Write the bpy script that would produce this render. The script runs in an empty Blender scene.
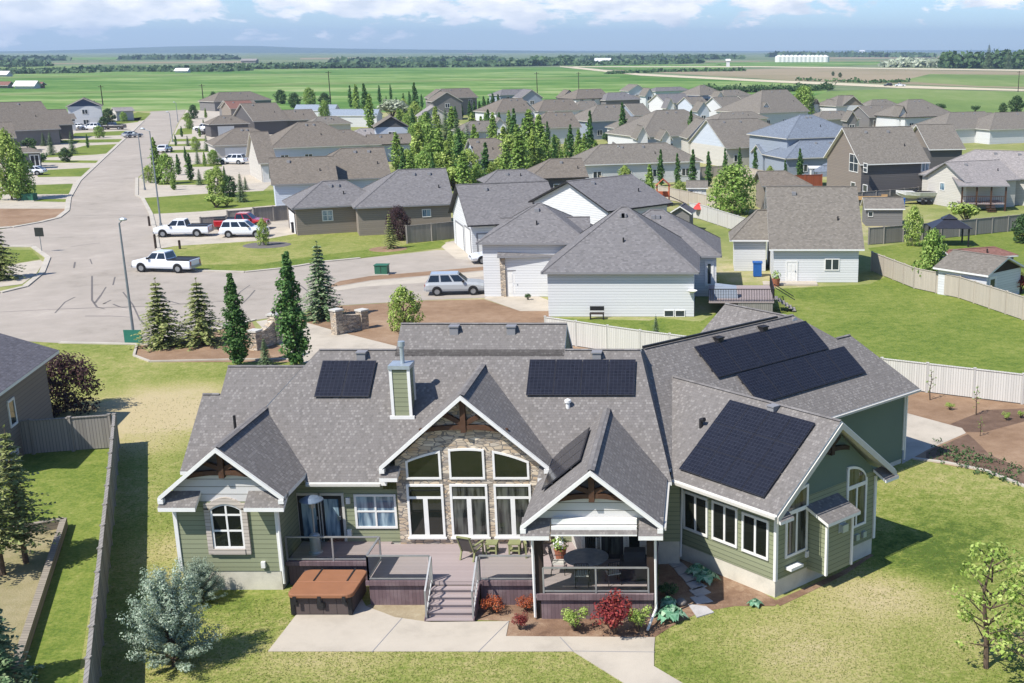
import bpy, bmesh, math, random
from mathutils import Vector, Matrix
random.seed(7)
S = bpy.context.scene
COL = S.collection
R = math.radians
# ------------------------------------------------------------------ camera geometry (surveyed from the view)
FOC, PPX, PPY, CAMH = 1218.0, 705.0, 390.0, 20.0
PIT = math.atan((PPY-50)/FOC); CP, SP = math.cos(PIT), math.sin(PIT)
def ray(x, y):
    u = (x-PPX)/FOC; v = -(y-PPY)/FOC
    return Vector((u, CP+v*SP, -SP+v*CP))
def U(x, y, z=0.0):                       # where a sight line meets height z
    r = ray(x, y); t = (z-CAMH)/r.z
    return Vector((r.x*t, r.y*t, z))
def onplane(x, y, p0, n):                 # where a sight line meets a plane
    r = ray(x, y); o = Vector((0, 0, CAMH)); t = (Vector(p0)-o).dot(n)/r.dot(n)
    return o+r*t
def atY(x, y, Y):
    return onplane(x, y, (0, Y, 0), Vector((0, 1, 0)))
q2 = math.sqrt(.5)
def PQ(p, q, z=0.0):                      # frame of the wing that stands at 45 degrees
    return Vector(((p+q)*q2, (p-q)*q2, z))
# ------------------------------------------------------------------ mesh builder
class MB:
    def __init__(s, M=None):
        s.v = []; s.f = []; s.mi = []; s.M = M; s.m = 0
    def p(s, co):
        co = Vector(co)
        s.v.append(s.M @ co if s.M else co); return len(s.v)-1
    def face(s, idx):
        s.f.append(idx); s.mi.append(s.m)
    def poly(s, pts):
        s.face([s.p(c) for c in pts])
    def prism(s, pts, vec, caps=True):
        vec = Vector(vec); n = len(pts)
        a = [s.p(c) for c in pts]; b = [s.p(Vector(c)+vec) for c in pts]
        if caps:
            s.face(a[::-1]); s.face(b)
        for i in range(n):
            j = (i+1) % n; s.face([a[i], a[j], b[j], b[i]])
    def box(s, x0, x1, y0, y1, z0, z1):
        s.prism([(x0, y0, z0), (x1, y0, z0), (x1, y1, z0), (x0, y1, z0)], (0, 0, z1-z0))
    def fbox(s, F, a0, a1, z0, z1, d0, d1):       # box in a wall frame
        O, u, n = F
        pt = [O+u*a+n*d+Vector((0, 0, z0)) for a, d in ((a0, d1), (a1, d1), (a1, d0), (a0, d0))]
        s.prism(pt, (0, 0, z1-z0))
    def bar(s, A, B, w, h, up=(0, 0, 1)):         # rectangular bar from A to B
        A = Vector(A); B = Vector(B); d = (B-A).normalized(); up = Vector(up)
        if abs(d.dot(up)) > .99: up = Vector((0, 1, 0))
        sx = d.cross(up).normalized()*w*.5; sy = sx.cross(d).normalized()*h*.5
        s.prism([A-sx-sy, A+sx-sy, A+sx+sy, A-sx+sy], B-A)
    def tube(s, path, rad, n=8, cap=True):
        path = [Vector(c) for c in path]
        if not hasattr(rad, '__len__'): rad = [rad]*len(path)
        rings = []
        for i, c in enumerate(path):
            d = (path[min(i+1, len(path)-1)]-path[max(i-1, 0)]).normalized()
            a = d.cross(Vector((0, 0, 1))) if abs(d.z) < .95 else d.cross(Vector((1, 0, 0)))
            a.normalize(); b = d.cross(a)
            rings.append([s.p(c+(a*math.cos(t)+b*math.sin(t))*rad[i]) for t in [2*math.pi*k/n for k in range(n)]])
        for r0, r1 in zip(rings, rings[1:]):
            for k in range(n):
                s.face([r0[k], r0[(k+1) % n], r1[(k+1) % n], r1[k]])
        if cap:
            s.face(rings[0][::-1]); s.face(rings[-1])
    def lathe(s, prof, c=(0, 0, 0), n=16, sx=1, sy=1):
        c = Vector(c); rings = []
        for r, z in prof:
            rings.append([s.p(c+Vector((r*sx*math.cos(2*math.pi*k/n), r*sy*math.sin(2*math.pi*k/n), z))) for k in range(n)])
        for r0, r1 in zip(rings, rings[1:]):
            for k in range(n):
                s.face([r0[k], r0[(k+1) % n], r1[(k+1) % n], r1[k]])
        s.face(rings[0][::-1]); s.face(rings[-1])
    def card(s, c, n, size, asp=1.0, spin=None):
        n = Vector(n).normalized(); t = n.orthogonal().normalized()
        a = random.uniform(0, 6.283) if spin is None else spin
        b = n.cross(t); x = t*math.cos(a)+b*math.sin(a); y = n.cross(x)
        c = Vector(c); x = x*size*.5; y = y*size*.5*asp
        s.poly([c-x*1.0, c-y, c+x, c+y])
    def each(s, name, mat, parent=None):
        """one object for every separate piece"""
        par = list(range(len(s.v)))
        def find(a):
            while par[a] != a: par[a] = par[par[a]]; a = par[a]
            return a
        for f in s.f:
            for i in f[1:]: par[find(i)] = find(f[0])
        g = {}
        for f in s.f: g.setdefault(find(f[0]), []).append(f)
        out = []
        for fs in g.values():
            b = MB(); mp = {}
            for f in fs:
                for i in f:
                    if i not in mp: mp[i] = len(b.v); b.v.append(s.v[i])
                b.face([mp[i] for i in f])
            out.append(b.build(name, mat, parent))
        return out
    def build(s, name, mat, parent=None, smooth=False, origin=None, flip=False):
        root = Vector((0, 0, 0))
        if parent is not None:
            r = parent
            while r.parent: r = r.parent
            root = r.location.copy()
        elif origin is not None:
            root = Vector(origin)
        me = bpy.data.meshes.new(name)
        me.from_pydata([tuple(c-root) for c in s.v], [], s.f)
        mats = mat if isinstance(mat, (list, tuple)) else [mat]
        for m in mats: me.materials.append(m)
        if len(mats) > 1: me.polygons.foreach_set('material_index', s.mi)
        me.validate()
        bm = bmesh.new(); bm.from_mesh(me)
        if not flip: pass
        uvl = bm.loops.layers.uv.new('UVMap')
        bm.normal_update()
        for f in bm.faces:
            n = f.normal
            if abs(n.z) > .97:
                ua, va = Vector((1, 0, 0)), Vector((0, 1, 0))
            else:
                ua = Vector((0, 0, 1)).cross(n).normalized(); va = n.cross(ua)
            for l in f.loops:
                w = l.vert.co+root
                l[uvl].uv = (w.dot(ua), w.dot(va))
            f.smooth = smooth
        bm.to_mesh(me); bm.free()
        o = bpy.data.objects.new(name, me); COL.objects.link(o)
        if parent is not None: o.parent = parent
        else: o.location = root
        return o
def fixn(o):                                      # make normals point outwards
    bm = bmesh.new(); bm.from_mesh(o.data); bmesh.ops.recalc_face_normals(bm, faces=bm.faces); bm.to_mesh(o.data); bm.free()
    return o
def tag(o, label=None, cat=None, group=None, kind=None):
    if label: o['label'] = label
    if cat: o['category'] = cat
    if group: o['group'] = group
    if kind: o['kind'] = kind
    return o
def thing(name, loc, label, cat, group=None):
    o = bpy.data.objects.new(name, None); COL.objects.link(o); o.location = loc
    o.empty_display_size = .3
    return tag(o, label, cat, group)
def dup(src, loc=None, rz=None, sc=None, label=None, group=None, cat=None):
    c = src.copy(); COL.objects.link(c)
    if loc is not None: c.location = loc
    if rz is not None: c.rotation_euler = (0, 0, rz)
    if sc is not None: c.scale = sc
    def rec(a, b):
        for ch in list(a.children):
            d = ch.copy(); COL.objects.link(d); d.parent = b; rec(ch, d)
    rec(src, c)
    if label: c['label'] = label
    if group: c['group'] = group
    if cat: c['category'] = cat
    return c
# ------------------------------------------------------------------ materials
def sr(r, g, b):
    f = lambda c: ((c/255+.055)/1.055)**2.4 if c/255 > .04045 else c/255/12.92
    return (f(r), f(g), f(b), 1)
class NT:
    def __init__(s, name):
        m = bpy.data.materials.new(name); m.use_nodes = True
        s.mat = m; s.t = m.node_tree; s.n = s.t.nodes; s.l = s.t.links
        s.b = s.n['Principled BSDF']; s.out = s.n['Material Output']
    def new(s, typ, ins=None, **kw):
        n = s.n.new(typ)
        for k, v in kw.items(): setattr(n, k, v)
        for k, v in (ins or {}).items():
            i = n.inputs[k]
            if isinstance(v, bpy.types.NodeSocket): s.l.new(v, i)
            else: i.default_value = v
        return n
    def math(s, op, a, b=None):
        ins = {0: a}
        if b is not None: ins[1] = b
        return s.new('ShaderNodeMath', ins, operation=op).outputs[0]
    def mix(s, f, a, b, blend='MIX'):
        n = s.n.new('ShaderNodeMix'); n.data_type = 'RGBA'; n.blend_type = blend
        for i, v in ((0, f), (6, a), (7, b)):
            if isinstance(v, bpy.types.NodeSocket): s.l.new(v, n.inputs[i])
            else: n.inputs[i].default_value = v
        return n.outputs[2]
    def ramp(s, f, stops, interp='LINEAR'):
        n = s.n.new('ShaderNodeValToRGB'); s.l.new(f, n.inputs[0]); cr = n.color_ramp; cr.interpolation = interp
        while len(cr.elements) > 1: cr.elements.remove(cr.elements[-1])
        cr.elements[0].position = stops[0][0]; cr.elements[0].color = stops[0][1]
        for p, c in stops[1:]:
            e = cr.elements.new(p); e.color = c
        return n.outputs[0]
    def noise(s, vec, scale, detail=3, rough=.55, dist=0):
        return s.new('ShaderNodeTexNoise', {'Vector': vec, 'Scale': scale, 'Detail': detail, 'Roughness': rough, 'Distortion': dist}).outputs[0]
    def uv(s): return s.new('ShaderNodeUVMap').outputs[0]
    def geo(s): return s.new('ShaderNodeNewGeometry').outputs
    def objc(s): return s.new('ShaderNodeTexCoord').outputs['Object']
    def scale(s, vec, x, y, z=1):
        return s.new('ShaderNodeMapping', {0: vec, 'Scale': (x, y, z)}).outputs[0]
    def bump(s, h, strength=.4, dist=.02):
        n = s.new('ShaderNodeBump', {'Height': h, 'Strength': strength, 'Distance': dist})
        s.l.new(n.outputs[0], s.b.inputs['Normal'])
    def col(s, c):
        i = s.b.inputs['Base Color']
        if isinstance(c, bpy.types.NodeSocket): s.l.new(c, i)
        else: i.default_value = c
    def fin(s, rough=.8, spec=.3, metal=0):
        s.b.inputs['Roughness'].default_value = rough
        s.b.inputs['Specular IOR Level'].default_value = spec
        s.b.inputs['Metallic'].default_value = metal
        return s.mat
def plain(name, c, rough=.7, spec=.3, metal=0, var=.12, scale=3.0):
    t = NT(name); f = t.noise(t.objc(), scale, 4)
    c = tuple(c); d = tuple(x*(1-var) for x in c[:3])+(1,); e = tuple(min(1, x*(1+var)) for x in c[:3])+(1,)
    t.col(t.ramp(f, [(.3, d), (.7, e)])); return t.fin(rough, spec, metal)
def shingle(name, dark, mid, light, w=.27, h=.15, amp=1.0):
    t = NT(name); uv = t.uv()
    b = t.new('ShaderNodeTexBrick', {'Vector': uv, 'Color1': (0, 0, 0, 1), 'Color2': (1, 1, 1, 1), 'Mortar': (.12, .12, .12, 1), 'Scale': 1, 'Mortar Size': .008,
              'Mortar Smooth': .2, 'Brick Width': w, 'Row Height': h}, offset=.5, offset_frequency=2)
    c = t.ramp(b.outputs[0], [(0, dark), (.35, mid), (.72, mid), (.86, light), (1, light)])
    n = t.noise(uv, .5, 4); c = t.mix(t.math('MULTIPLY', n, .5), c, t.mix(.5, c, dark))
    g = t.noise(uv, 22, 2); c = t.mix(.22*amp, c, t.ramp(g, [(.35, dark), (.65, light)]))
    t.col(c)
    v = t.new('ShaderNodeSeparateXYZ', {0: uv}).outputs[1]
    saw = t.math('FRACT', t.math('DIVIDE', v, h))
    t.bump(t.math('SUBTRACT', t.math('MULTIPLY', b.outputs[0], .35), saw), .6, .02)
    return t.fin(.95, .1)
def lines(name, axis, pitch, base, line, width=.07, var=.1, rough=.8, spec=.2, bump=.5, dirt=None):
    """boards: axis 0 = upright boards, 1 = level courses"""
    t = NT(name); uv = t.uv(); sp = t.new('ShaderNodeSeparateXYZ', {0: uv})
    k = t.math('DIVIDE', sp.outputs[axis], pitch); fr = t.math('FRACT', k); fl = t.math('FLOOR', k)
    wn = t.new('ShaderNodeTexWhiteNoise', {'W': fl}, noise_dimensions='1D').outputs[0]
    a = tuple(x*(1-var) for x in base[:3])+(1,); e = tuple(min(1, x*(1+var)) for x in base[:3])+(1,)
    c = t.mix(wn, a, e)
    n = t.noise(t.scale(uv, 6 if axis else 14, 14 if axis else 1.2), 1, 4); c = t.mix(t.math('MULTIPLY', n, .3), c, tuple(x*.75 for x in base[:3])+(1,))
    if dirt: c = t.mix(t.ramp(t.noise(uv, .8, 5), [(.5, (0, 0, 0, 1)), (.75, (.6, .6, .6, 1))]), c, dirt)
    m = t.math('LESS_THAN', fr, width); c = t.mix(m, c, line)
    t.col(c); t.bump(t.math('SUBTRACT', 1, fr) if axis else t.math('SUBTRACT', 1, m), bump, .015)
    return t.fin(rough, spec)
def ground(name, stops, s1=.12, s2=1.1, s3=9, w=(.5, .3, .2), bump=.5, rough=.95, stretch=(1, 1), bd=.04, dist=.6, spots=()):
    t = NT(name); p = t.scale(t.new('ShaderNodeNewGeometry').outputs['Position'], stretch[0], stretch[1])
    a = t.noise(p, s1, 4, .6, dist); b = t.noise(p, s2, 4, .65); c = t.noise(p, s3, 3, .7)
    f = t.math('ADD', t.math('ADD', t.math('MULTIPLY', a, w[0]), t.math('MULTIPLY', b, w[1])), t.math('MULTIPLY', c, w[2]))
    for x, y, r, k in spots:                # worn or watered patches of the turf, with ragged edges
        pos = t.new('ShaderNodeNewGeometry').outputs['Position']
        d = t.new('ShaderNodeVectorMath', {0: pos, 1: (x, y, 0)}, operation='DISTANCE').outputs['Value']
        e = t.math('MAXIMUM', t.math('SUBTRACT', 1.25, t.math('ADD', t.math('DIVIDE', d, r), t.math('MULTIPLY', t.math('SUBTRACT', b, .5), 1.6))), 0)
        f = t.math('ADD', f, t.math('MULTIPLY', t.math('MINIMUM', e, 1), k))
    t.col(t.ramp(f, stops)); t.bump(t.math('ADD', c, b), bump, bd)
    return t.fin(rough, .1)
def leaf(name, dark, mid, light, trans=.25):
    t = NT(name); r = t.new('ShaderNodeNewGeometry').outputs['Random Per Island']
    ob = t.new('ShaderNodeObjectInfo').outputs['Random']
    c = t.ramp(r, [(0, dark), (.5, mid), (1, light)])
    c = t.mix(t.math('MULTIPLY', ob, .35), c, mid if False else tuple(x*.6 for x in mid[:3])+(1,))
    t.col(c); t.fin(.65, .25)
    tr = t.new('ShaderNodeBsdfTranslucent', {0: c}); mx = t.new('ShaderNodeMixShader', {0: trans, 1: t.b.outputs[0], 2: tr.outputs[0]})
    t.l.new(mx.outputs[0], t.out.inputs[0]); return t.mat
def glassm(name, c, rough=.04, spec=.6, blind=None, wob=.0):
    t = NT(name)
    if blind:
        uv = t.uv(); n = t.noise(t.scale(uv, 3, .4), 1.5, 2); c = t.mix(t.ramp(n, [(.4, (0, 0, 0, 1)), (.6, (1, 1, 1, 1))]), c, blind)
    t.col(c)
    n = t.noise(t.uv(), .7, 2); t.bump(n, .05, .05)
    t.fin(rough, spec); t.b.inputs['IOR'].default_value = 1.55
    return t.mat
M = {}
M['shingle'] = shingle('grey_laminate_shingles', sr(98, 94, 90), sr(114, 109, 105), sr(134, 129, 124), .11, .13)
M['shingle_ridge'] = shingle('ridge_cap_shingles', sr(98, 94, 91), sr(114, 110, 107), sr(130, 126, 122), .3, .3)
def nbr(name, m):
    d = tuple(x*.68 for x in m[:3])+(1,); l = tuple(x*1.28 for x in m[:3])+(1,)
    return shingle(name, d, m, l, .22, .16, 1.3)
M['roof_taupe'] = nbr('taupe_shingles', sr(116, 110, 101)); M['roof_grey'] = nbr('grey_shingles', sr(114, 111, 110))
M['roof_brown'] = nbr('brown_shingles', sr(114, 106, 96)); M['roof_blue'] = nbr('blue_grey_shingles', sr(112, 119, 128))
M['roof_red'] = nbr('red_brown_shingles', sr(128, 94, 84)); M['roof_light'] = nbr('pale_grey_shingles', sr(140, 134, 130))
M['roof_dark'] = nbr('dark_grey_shingles', sr(92, 90, 94))
gl = (.012, .014, .01, 1)
M['green'] = lines('green_lap_siding', 1, .19, sr(134, 138, 110), sr(78, 84, 66), .09, .05)
M['green_smooth'] = plain('green_painted_panel', sr(96, 110, 98), .85, .2, var=.05, scale=.6)
M['shake'] = lines('pale_shake_panel', 1, .3, sr(190, 188, 184), sr(120, 118, 112), .1, .06)
def sid(name, c, p=.22): return lines(name, 1, p, c, tuple(x*.6 for x in c[:3])+(1,), .1, .04)
M['w_white'] = sid('white_siding', sr(204, 204, 202)); M['w_cream'] = sid('cream_siding', sr(192, 187, 177)); M['w_tan'] = sid('tan_siding', sr(138, 128, 116))
M['w_grey'] = sid('grey_siding', sr(120, 117, 114)); M['w_dark'] = sid('charcoal_siding', sr(94, 91, 90)); M['w_blue'] = sid('blue_grey_siding', sr(144, 152, 162))
M['w_lblue'] = sid('light_blue_siding', sr(186, 192, 200)); M['w_navy'] = sid('navy_siding', sr(72, 84, 104)); M['w_taupe'] = sid('taupe_siding', sr(128, 118, 108))
M['white'] = plain('white_trim', sr(214, 212, 206), .6, .3, var=.04)
M['beige'] = plain('pale_trim', sr(186, 182, 172), .6, .3, var=.05)
M['grey_trim'] = plain('grey_trim', sr(128, 127, 128), .6, .3, var=.05)
M['black'] = plain('black_trim', sr(38, 37, 38), .5, .3, var=.1)
M['timber'] = plain('stained_timber', sr(78, 56, 42), .7, .2, var=.25, scale=4)
M['timber_dark'] = plain('dark_timber', sr(52, 42, 36), .7, .2, var=.2, scale=4)
def conc(name, c, sc=1.2):
    t = NT(name); p = t.objc(); n = t.noise(p, sc, 6, .65); g = t.noise(p, 30, 2)
    d = tuple(x*.78 for x in c[:3])+(1,); l = tuple(min(1, x*1.12) for x in c[:3])+(1,)
    x = t.mix(.15, t.ramp(n, [(.3, d), (.5, c), (.72, l)]), t.ramp(g, [(.4, d), (.6, l)])); t.col(x); t.bump(g, .2, .01); return t.fin(.9, .15)
M['found'] = conc('parged_foundation', sr(196, 190, 174)); M['concrete'] = conc('broom_finished_concrete', sr(174, 164, 148), .5)
M['kerb'] = conc('kerb_concrete', sr(176, 168, 154), .6); M['paver'] = conc('flagstone', sr(172, 168, 164), 2)
M['metal'] = plain('galvanised_metal', sr(170, 178, 182), .4, .5, .5); M['lamp_metal'] = plain('lamp_pole_steel', sr(128, 134, 138), .45, .5, .4)
M['alu'] = plain('brushed_aluminium', sr(150, 150, 148), .4, .5, .4)
def stone():
    t = NT('ledge_stone'); uv = t.scale(t.uv(), 3.0, 9); uvd = t.mix(.08, uv, t.new('ShaderNodeTexNoise', {'Vector': uv, 'Scale': 1.2}).outputs[1])
    v = t.new('ShaderNodeTexVoronoi', {'Vector': uvd, 'Scale': 1.0, 'Randomness': .9}, distance='CHEBYCHEV')
    e = t.new('ShaderNodeTexVoronoi', {'Vector': uvd, 'Scale': 1.0, 'Randomness': .9}, feature='DISTANCE_TO_EDGE')
    r = t.new('ShaderNodeSeparateColor', {0: v.outputs['Color']}).outputs[0]
    c = t.ramp(r, [(0, sr(128, 120, 110)), (.2, sr(168, 154, 136)), (.4, sr(194, 178, 154)), (.6, sr(168, 146, 120)), (.8, sr(210, 196, 174)), (1, sr(150, 142, 132))])
    c = t.mix(t.math('LESS_THAN', e.outputs[0], .05), c, sr(116, 110, 104)); t.col(c)
    t.bump(t.math('ADD', t.math('MINIMUM', e.outputs[0], .15), t.math('MULTIPLY', r, .2)), .7, .06); return t.fin(.9, .15)
M['stone'] = stone()
M['brickstone'] = lines('window_surround_stone', 1, .14, sr(176, 166, 154), sr(120, 112, 104), .12, .12)
M['glass'] = glassm('dark_window_glass', gl); M['glass_dim'] = glassm('far_window_glass', sr(46, 54, 60), .1, .6)
M['glass_blue'] = glassm('blinds_behind_glass', sr(66, 92, 112), .06, .8, sr(150, 170, 178))
M['glass_curtain'] = glassm('curtain_behind_glass', sr(30, 32, 30), .05, .6, sr(82, 84, 78))
def clearglass():
    t = NT('clear_glass_panel'); t.b.inputs['Base Color'].default_value = (.8, .85, .84, 1); t.fin(.03, .6)
    tr = t.new('ShaderNodeBsdfTransparent', {0: (.86, .9, .88, 1)}); lw = t.new('ShaderNodeFresnel', {0: 1.45})
    g = t.new('ShaderNodeBsdfGlossy', {1: .03}); mx = t.new('ShaderNodeMixShader', {0: lw.outputs[0], 1: tr.outputs[0], 2: g.outputs[0]})
    t.l.new(mx.outputs[0], t.out.inputs[0]); return t.mat
M['clear'] = clearglass()
def solar():
    t = NT('solar_cells'); uv = t.uv(); b = t.new('ShaderNodeTexBrick', {'Vector': uv, 'Color1': (.011, .011, .015, 1), 'Color2': (.015, .015, .020, 1), 'Mortar': (.035, .037, .048, 1),
        'Scale': 1, 'Mortar Size': .006, 'Brick Width': .165, 'Row Height': .165}, offset=0)
    t.col(b.outputs[0]); t.fin(.2, .4); return t.mat
M['solar'] = solar(); M['solar_frame'] = plain('black_module_frame', sr(54, 54, 60), .4, .5, .3)
M['deck'] = lines('mauve_deck_boards', 1, .14, sr(158, 144, 140), sr(100, 90, 88), .08, .07)
M['skirt'] = lines('plum_deck_skirting', 0, .14, sr(104, 86, 88), sr(70, 58, 60), .06, .12, dirt=sr(148, 132, 130))
M['fence'] = lines('weathered_fence_boards', 0, .15, sr(140, 134, 126), sr(86, 82, 78), .12, .12)
M['fence_white'] = lines('whitewashed_fence_boards', 0, .15, sr(192, 188, 180), sr(140, 136, 130), .12, .07)
M['fence_tan'] = lines('pale_tan_fence_boards', 0, .15, sr(178, 168, 152), sr(136, 128, 116), .12, .06)
M['timberwall'] = lines('landscape_timbers', 1, .2, sr(140, 130, 114), sr(80, 74, 66), .1, .1)
M['cedar'] = lines('red_cedar_boards', 0, .14, sr(150, 82, 58), sr(90, 50, 38), .12, .1)
M['cover'] = plain('spa_cover_vinyl', sr(140, 96, 68), .55, .3, var=.07, scale=2); M['spa'] = lines('spa_cabinet', 0, .5, sr(86, 76, 72), sr(50, 44, 42), .04, .06)
M['asphalt'] = ground('worn_road', [(.34, sr(134, 125, 114)), (.44, sr(152, 143, 131)), (.55, sr(160, 150, 138)), (.66, sr(172, 162, 149))], .09, .6, 9, bump=.2, w=(.45, .35, .2), dist=1.2)
M['asphalt_mark'] = plain('tyre_mark', sr(104, 99, 95), .9, .1)
M['lawn'] = ground('dry_lawn', [(.34, sr(76, 94, 38)), (.43, sr(106, 118, 52)), (.5, sr(128, 132, 70)), (.58, sr(152, 145, 93)), (.7, sr(172, 157, 120))], .16, 1.7, 7, bump=1.0, w=(.32, .3, .38), spots=[(-32, 68, 5.2, .24), (-30.5, 62, 4, .16), (-28, 67, 3.5, .17), (-22.3, 47.5, 2.0, .13), (-20.9, 44, 1.4, .1), (6.5, 42.5, 2.6, .16), (9.5, 39.5, 2.5, .1), (3.5, 38.5, 3, .1), (-13, 37.5, 2, .07), (12, 50, 4, -.06), (-17, 41, 1.8, -.07), (9, 46, 3, -.1)])
M['lawn_green'] = ground('green_lawn', [(.36, sr(70, 90, 36)), (.46, sr(96, 112, 46)), (.55, sr(118, 126, 60)), (.68, sr(146, 142, 90))], .12, 1.4, 6, bump=1.0, w=(.3, .32, .38))
M['town_ground'] = ground('back_lane_grass', [(.3, sr(84, 104, 44)), (.5, sr(134, 136, 82)), (.62, sr(170, 156, 126)), (.75, sr(186, 174, 152))], .04, .3, 3)
M['soil'] = ground('bare_soil', [(.3, sr(108, 84, 64)), (.5, sr(138, 113, 90)), (.68, sr(160, 137, 113))], .15, 1.2, 9)
M['soil_dark'] = ground('dark_soil', [(.3, sr(76, 60, 50)), (.5, sr(106, 86, 72)), (.7, sr(134, 112, 94))], .3, 2, 14)
M['mulch'] = ground('bark_mulch', [(.3, sr(78, 58, 46)), (.5, sr(128, 102, 82)), (.7, sr(170, 148, 122))], .5, 3, 18, bump=.8)
M['gravel'] = ground('straw_gravel', [(.3, sr(118, 102, 78)), (.5, sr(150, 136, 110)), (.7, sr(176, 164, 138))], .5, 3, 18)
M['strawgrass'] = ground('dead_grass', [(.3, sr(104, 106, 62)), (.5, sr(138, 128, 94)), (.7, sr(160, 148, 118))], .3, 1.3, 12, bump=.7)
def farm(name, stops, sx, sy, w=(.5, .35, .15)): return ground(name, stops, .012, .06, .4, w, .1, .95, (sx, sy))
M['crop'] = farm('young_crop', [(.38, sr(62, 98, 38)), (.47, sr(84, 116, 52)), (.53, sr(110, 134, 72)), (.6, sr(140, 150, 100)), (.7, sr(160, 160, 120))], .3, .5, (.4, .45, .15))
M['pasture'] = farm('pasture', [(.3, sr(80, 104, 54)), (.5, sr(108, 126, 70)), (.7, sr(138, 142, 98))], 1, .3)
M['stubble'] = farm('stubble', [(.3, sr(98, 110, 66)), (.42, sr(128, 120, 92)), (.55, sr(146, 132, 108)), (.7, sr(122, 112, 92))], .4, .5)
M['plain'] = farm('prairie', [(.32, sr(62, 84, 54)), (.46, sr(88, 106, 72)), (.56, sr(118, 126, 92)), (.68, sr(150, 144, 116))], .25, .8, (.6, .3, .1))
M['dirtroad'] = plain('gravel_road', sr(186, 174, 148), .95, .1)
M['lf_poplar'] = leaf('poplar_leaves', sr(44, 76, 36), sr(72, 110, 52), sr(116, 146, 80)); M['lf_green'] = leaf('ash_leaves', sr(88, 120, 48), sr(128, 158, 70), sr(172, 190, 106))
M['lf_lime'] = leaf('young_leaves', sr(108, 134, 52), sr(150, 172, 80), sr(190, 200, 118)); M['lf_dark'] = leaf('dark_leaves', sr(44, 68, 38), sr(70, 98, 54), sr(102, 126, 76))
M['lf_spruce'] = leaf('spruce_needles', sr(66, 94, 58), sr(114, 138, 96), sr(164, 176, 132), .2); M['lf_blue'] = leaf('blue_spruce_needles', sr(104, 124, 100), sr(146, 162, 138), sr(192, 202, 180), .25)
M['lf_pine'] = leaf('pine_needles', sr(92, 106, 54), sr(136, 144, 84), sr(172, 174, 116), .2); M['lf_purple'] = leaf('plum_leaves', sr(38, 26, 28), sr(66, 44, 46), sr(98, 70, 66))
M['lf_red'] = leaf('barberry_leaves', sr(80, 28, 34), sr(132, 46, 50), sr(168, 84, 66)); M['lf_orange'] = leaf('copper_leaves', sr(120, 50, 34), sr(168, 82, 48), sr(196, 120, 70))
M['lf_hosta'] = leaf('hosta_leaves', sr(70, 120, 84), sr(120, 170, 134), sr(190, 214, 180)); M['lf_silver'] = leaf('silver_leaves', sr(120, 130, 104), sr(168, 176, 148), sr(200, 204, 180))
M['lf_far'] = leaf('far_leaves', sr(46, 70, 44), sr(70, 96, 60), sr(100, 120, 82), .15)
M['bark'] = plain('bark', sr(92, 78, 66), .9, .1, var=.3, scale=8)
M['rock'] = plain('grey_rock', sr(130, 122, 114), .9, .1, var=.25, scale=4)
def paint(name, c):
    t = NT(name); t.col(c); t.fin(.25, .5); t.b.inputs['Coat Weight'].default_value = .6; return t.mat
M['p_white'] = paint('white_car_paint', sr(214, 216, 218)); M['p_silver'] = paint('silver_car_paint', sr(164, 167, 168)); M['p_red'] = paint('red_car_paint', sr(160, 22, 30)); M['p_black'] = paint('dark_car_paint', sr(46, 44, 44))
M['tyre'] = plain('tyre_rubber', sr(34, 34, 34), .85, .2); M['rim'] = plain('alloy_rim', sr(150, 152, 154), .35, .5, .6)
M['carglass'] = glassm('car_glass', (.01, .012, .014, 1)); M['redlens'] = plain('red_lens', sr(150, 24, 24), .3, .5); M['clearlens'] = plain('clear_lens', sr(196, 200, 200), .2, .6)
M['teal'] = plain('teal_sign_face', sr(44, 108, 92), .6, .3, var=.06); M['utility'] = plain('utility_green', sr(48, 98, 76), .6, .3); M['sign_back'] = plain('sign_back', sr(46, 48, 44), .6, .3)
M['sling'] = plain('grey_sling_fabric', sr(92, 86, 82), .9, .1); M['chair_green'] = plain('olive_chair_paint', sr(132, 134, 92), .6, .3); M['table_top'] = plain('tiled_table_top', sr(112, 118, 124), .3, .4, var=.2, scale=6)
M['bbq'] = plain('barbecue_cover', sr(52, 52, 54), .85, .2); M['blue_plastic'] = plain('blue_plastic', sr(30, 84, 150), .5, .4); M['red_plastic'] = plain('red_plastic', sr(190, 50, 40), .5, .4)
M['terracotta'] = plain('terracotta', sr(150, 96, 74), .9, .1); M['light_wood'] = plain('light_wood', sr(176, 142, 100), .8, .2); M['wood_orange'] = plain('orange_stained_wood', sr(176, 92, 62), .8, .2)
M['boat_white'] = plain('gelcoat', sr(214, 212, 206), .3, .4); M['hood'] = plain('weathered_steel', sr(108, 120, 132), .45, .5, .3)

M['blade'] = leaf('grass_blades', sr(98, 116, 50), sr(124, 132, 66), sr(148, 146, 88), .5)
M['hillwood'] = farm('hill_wood', [(.36, sr(38, 58, 42)), (.5, sr(54, 76, 54)), (.64, sr(92, 108, 76))], .2, .4)
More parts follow.
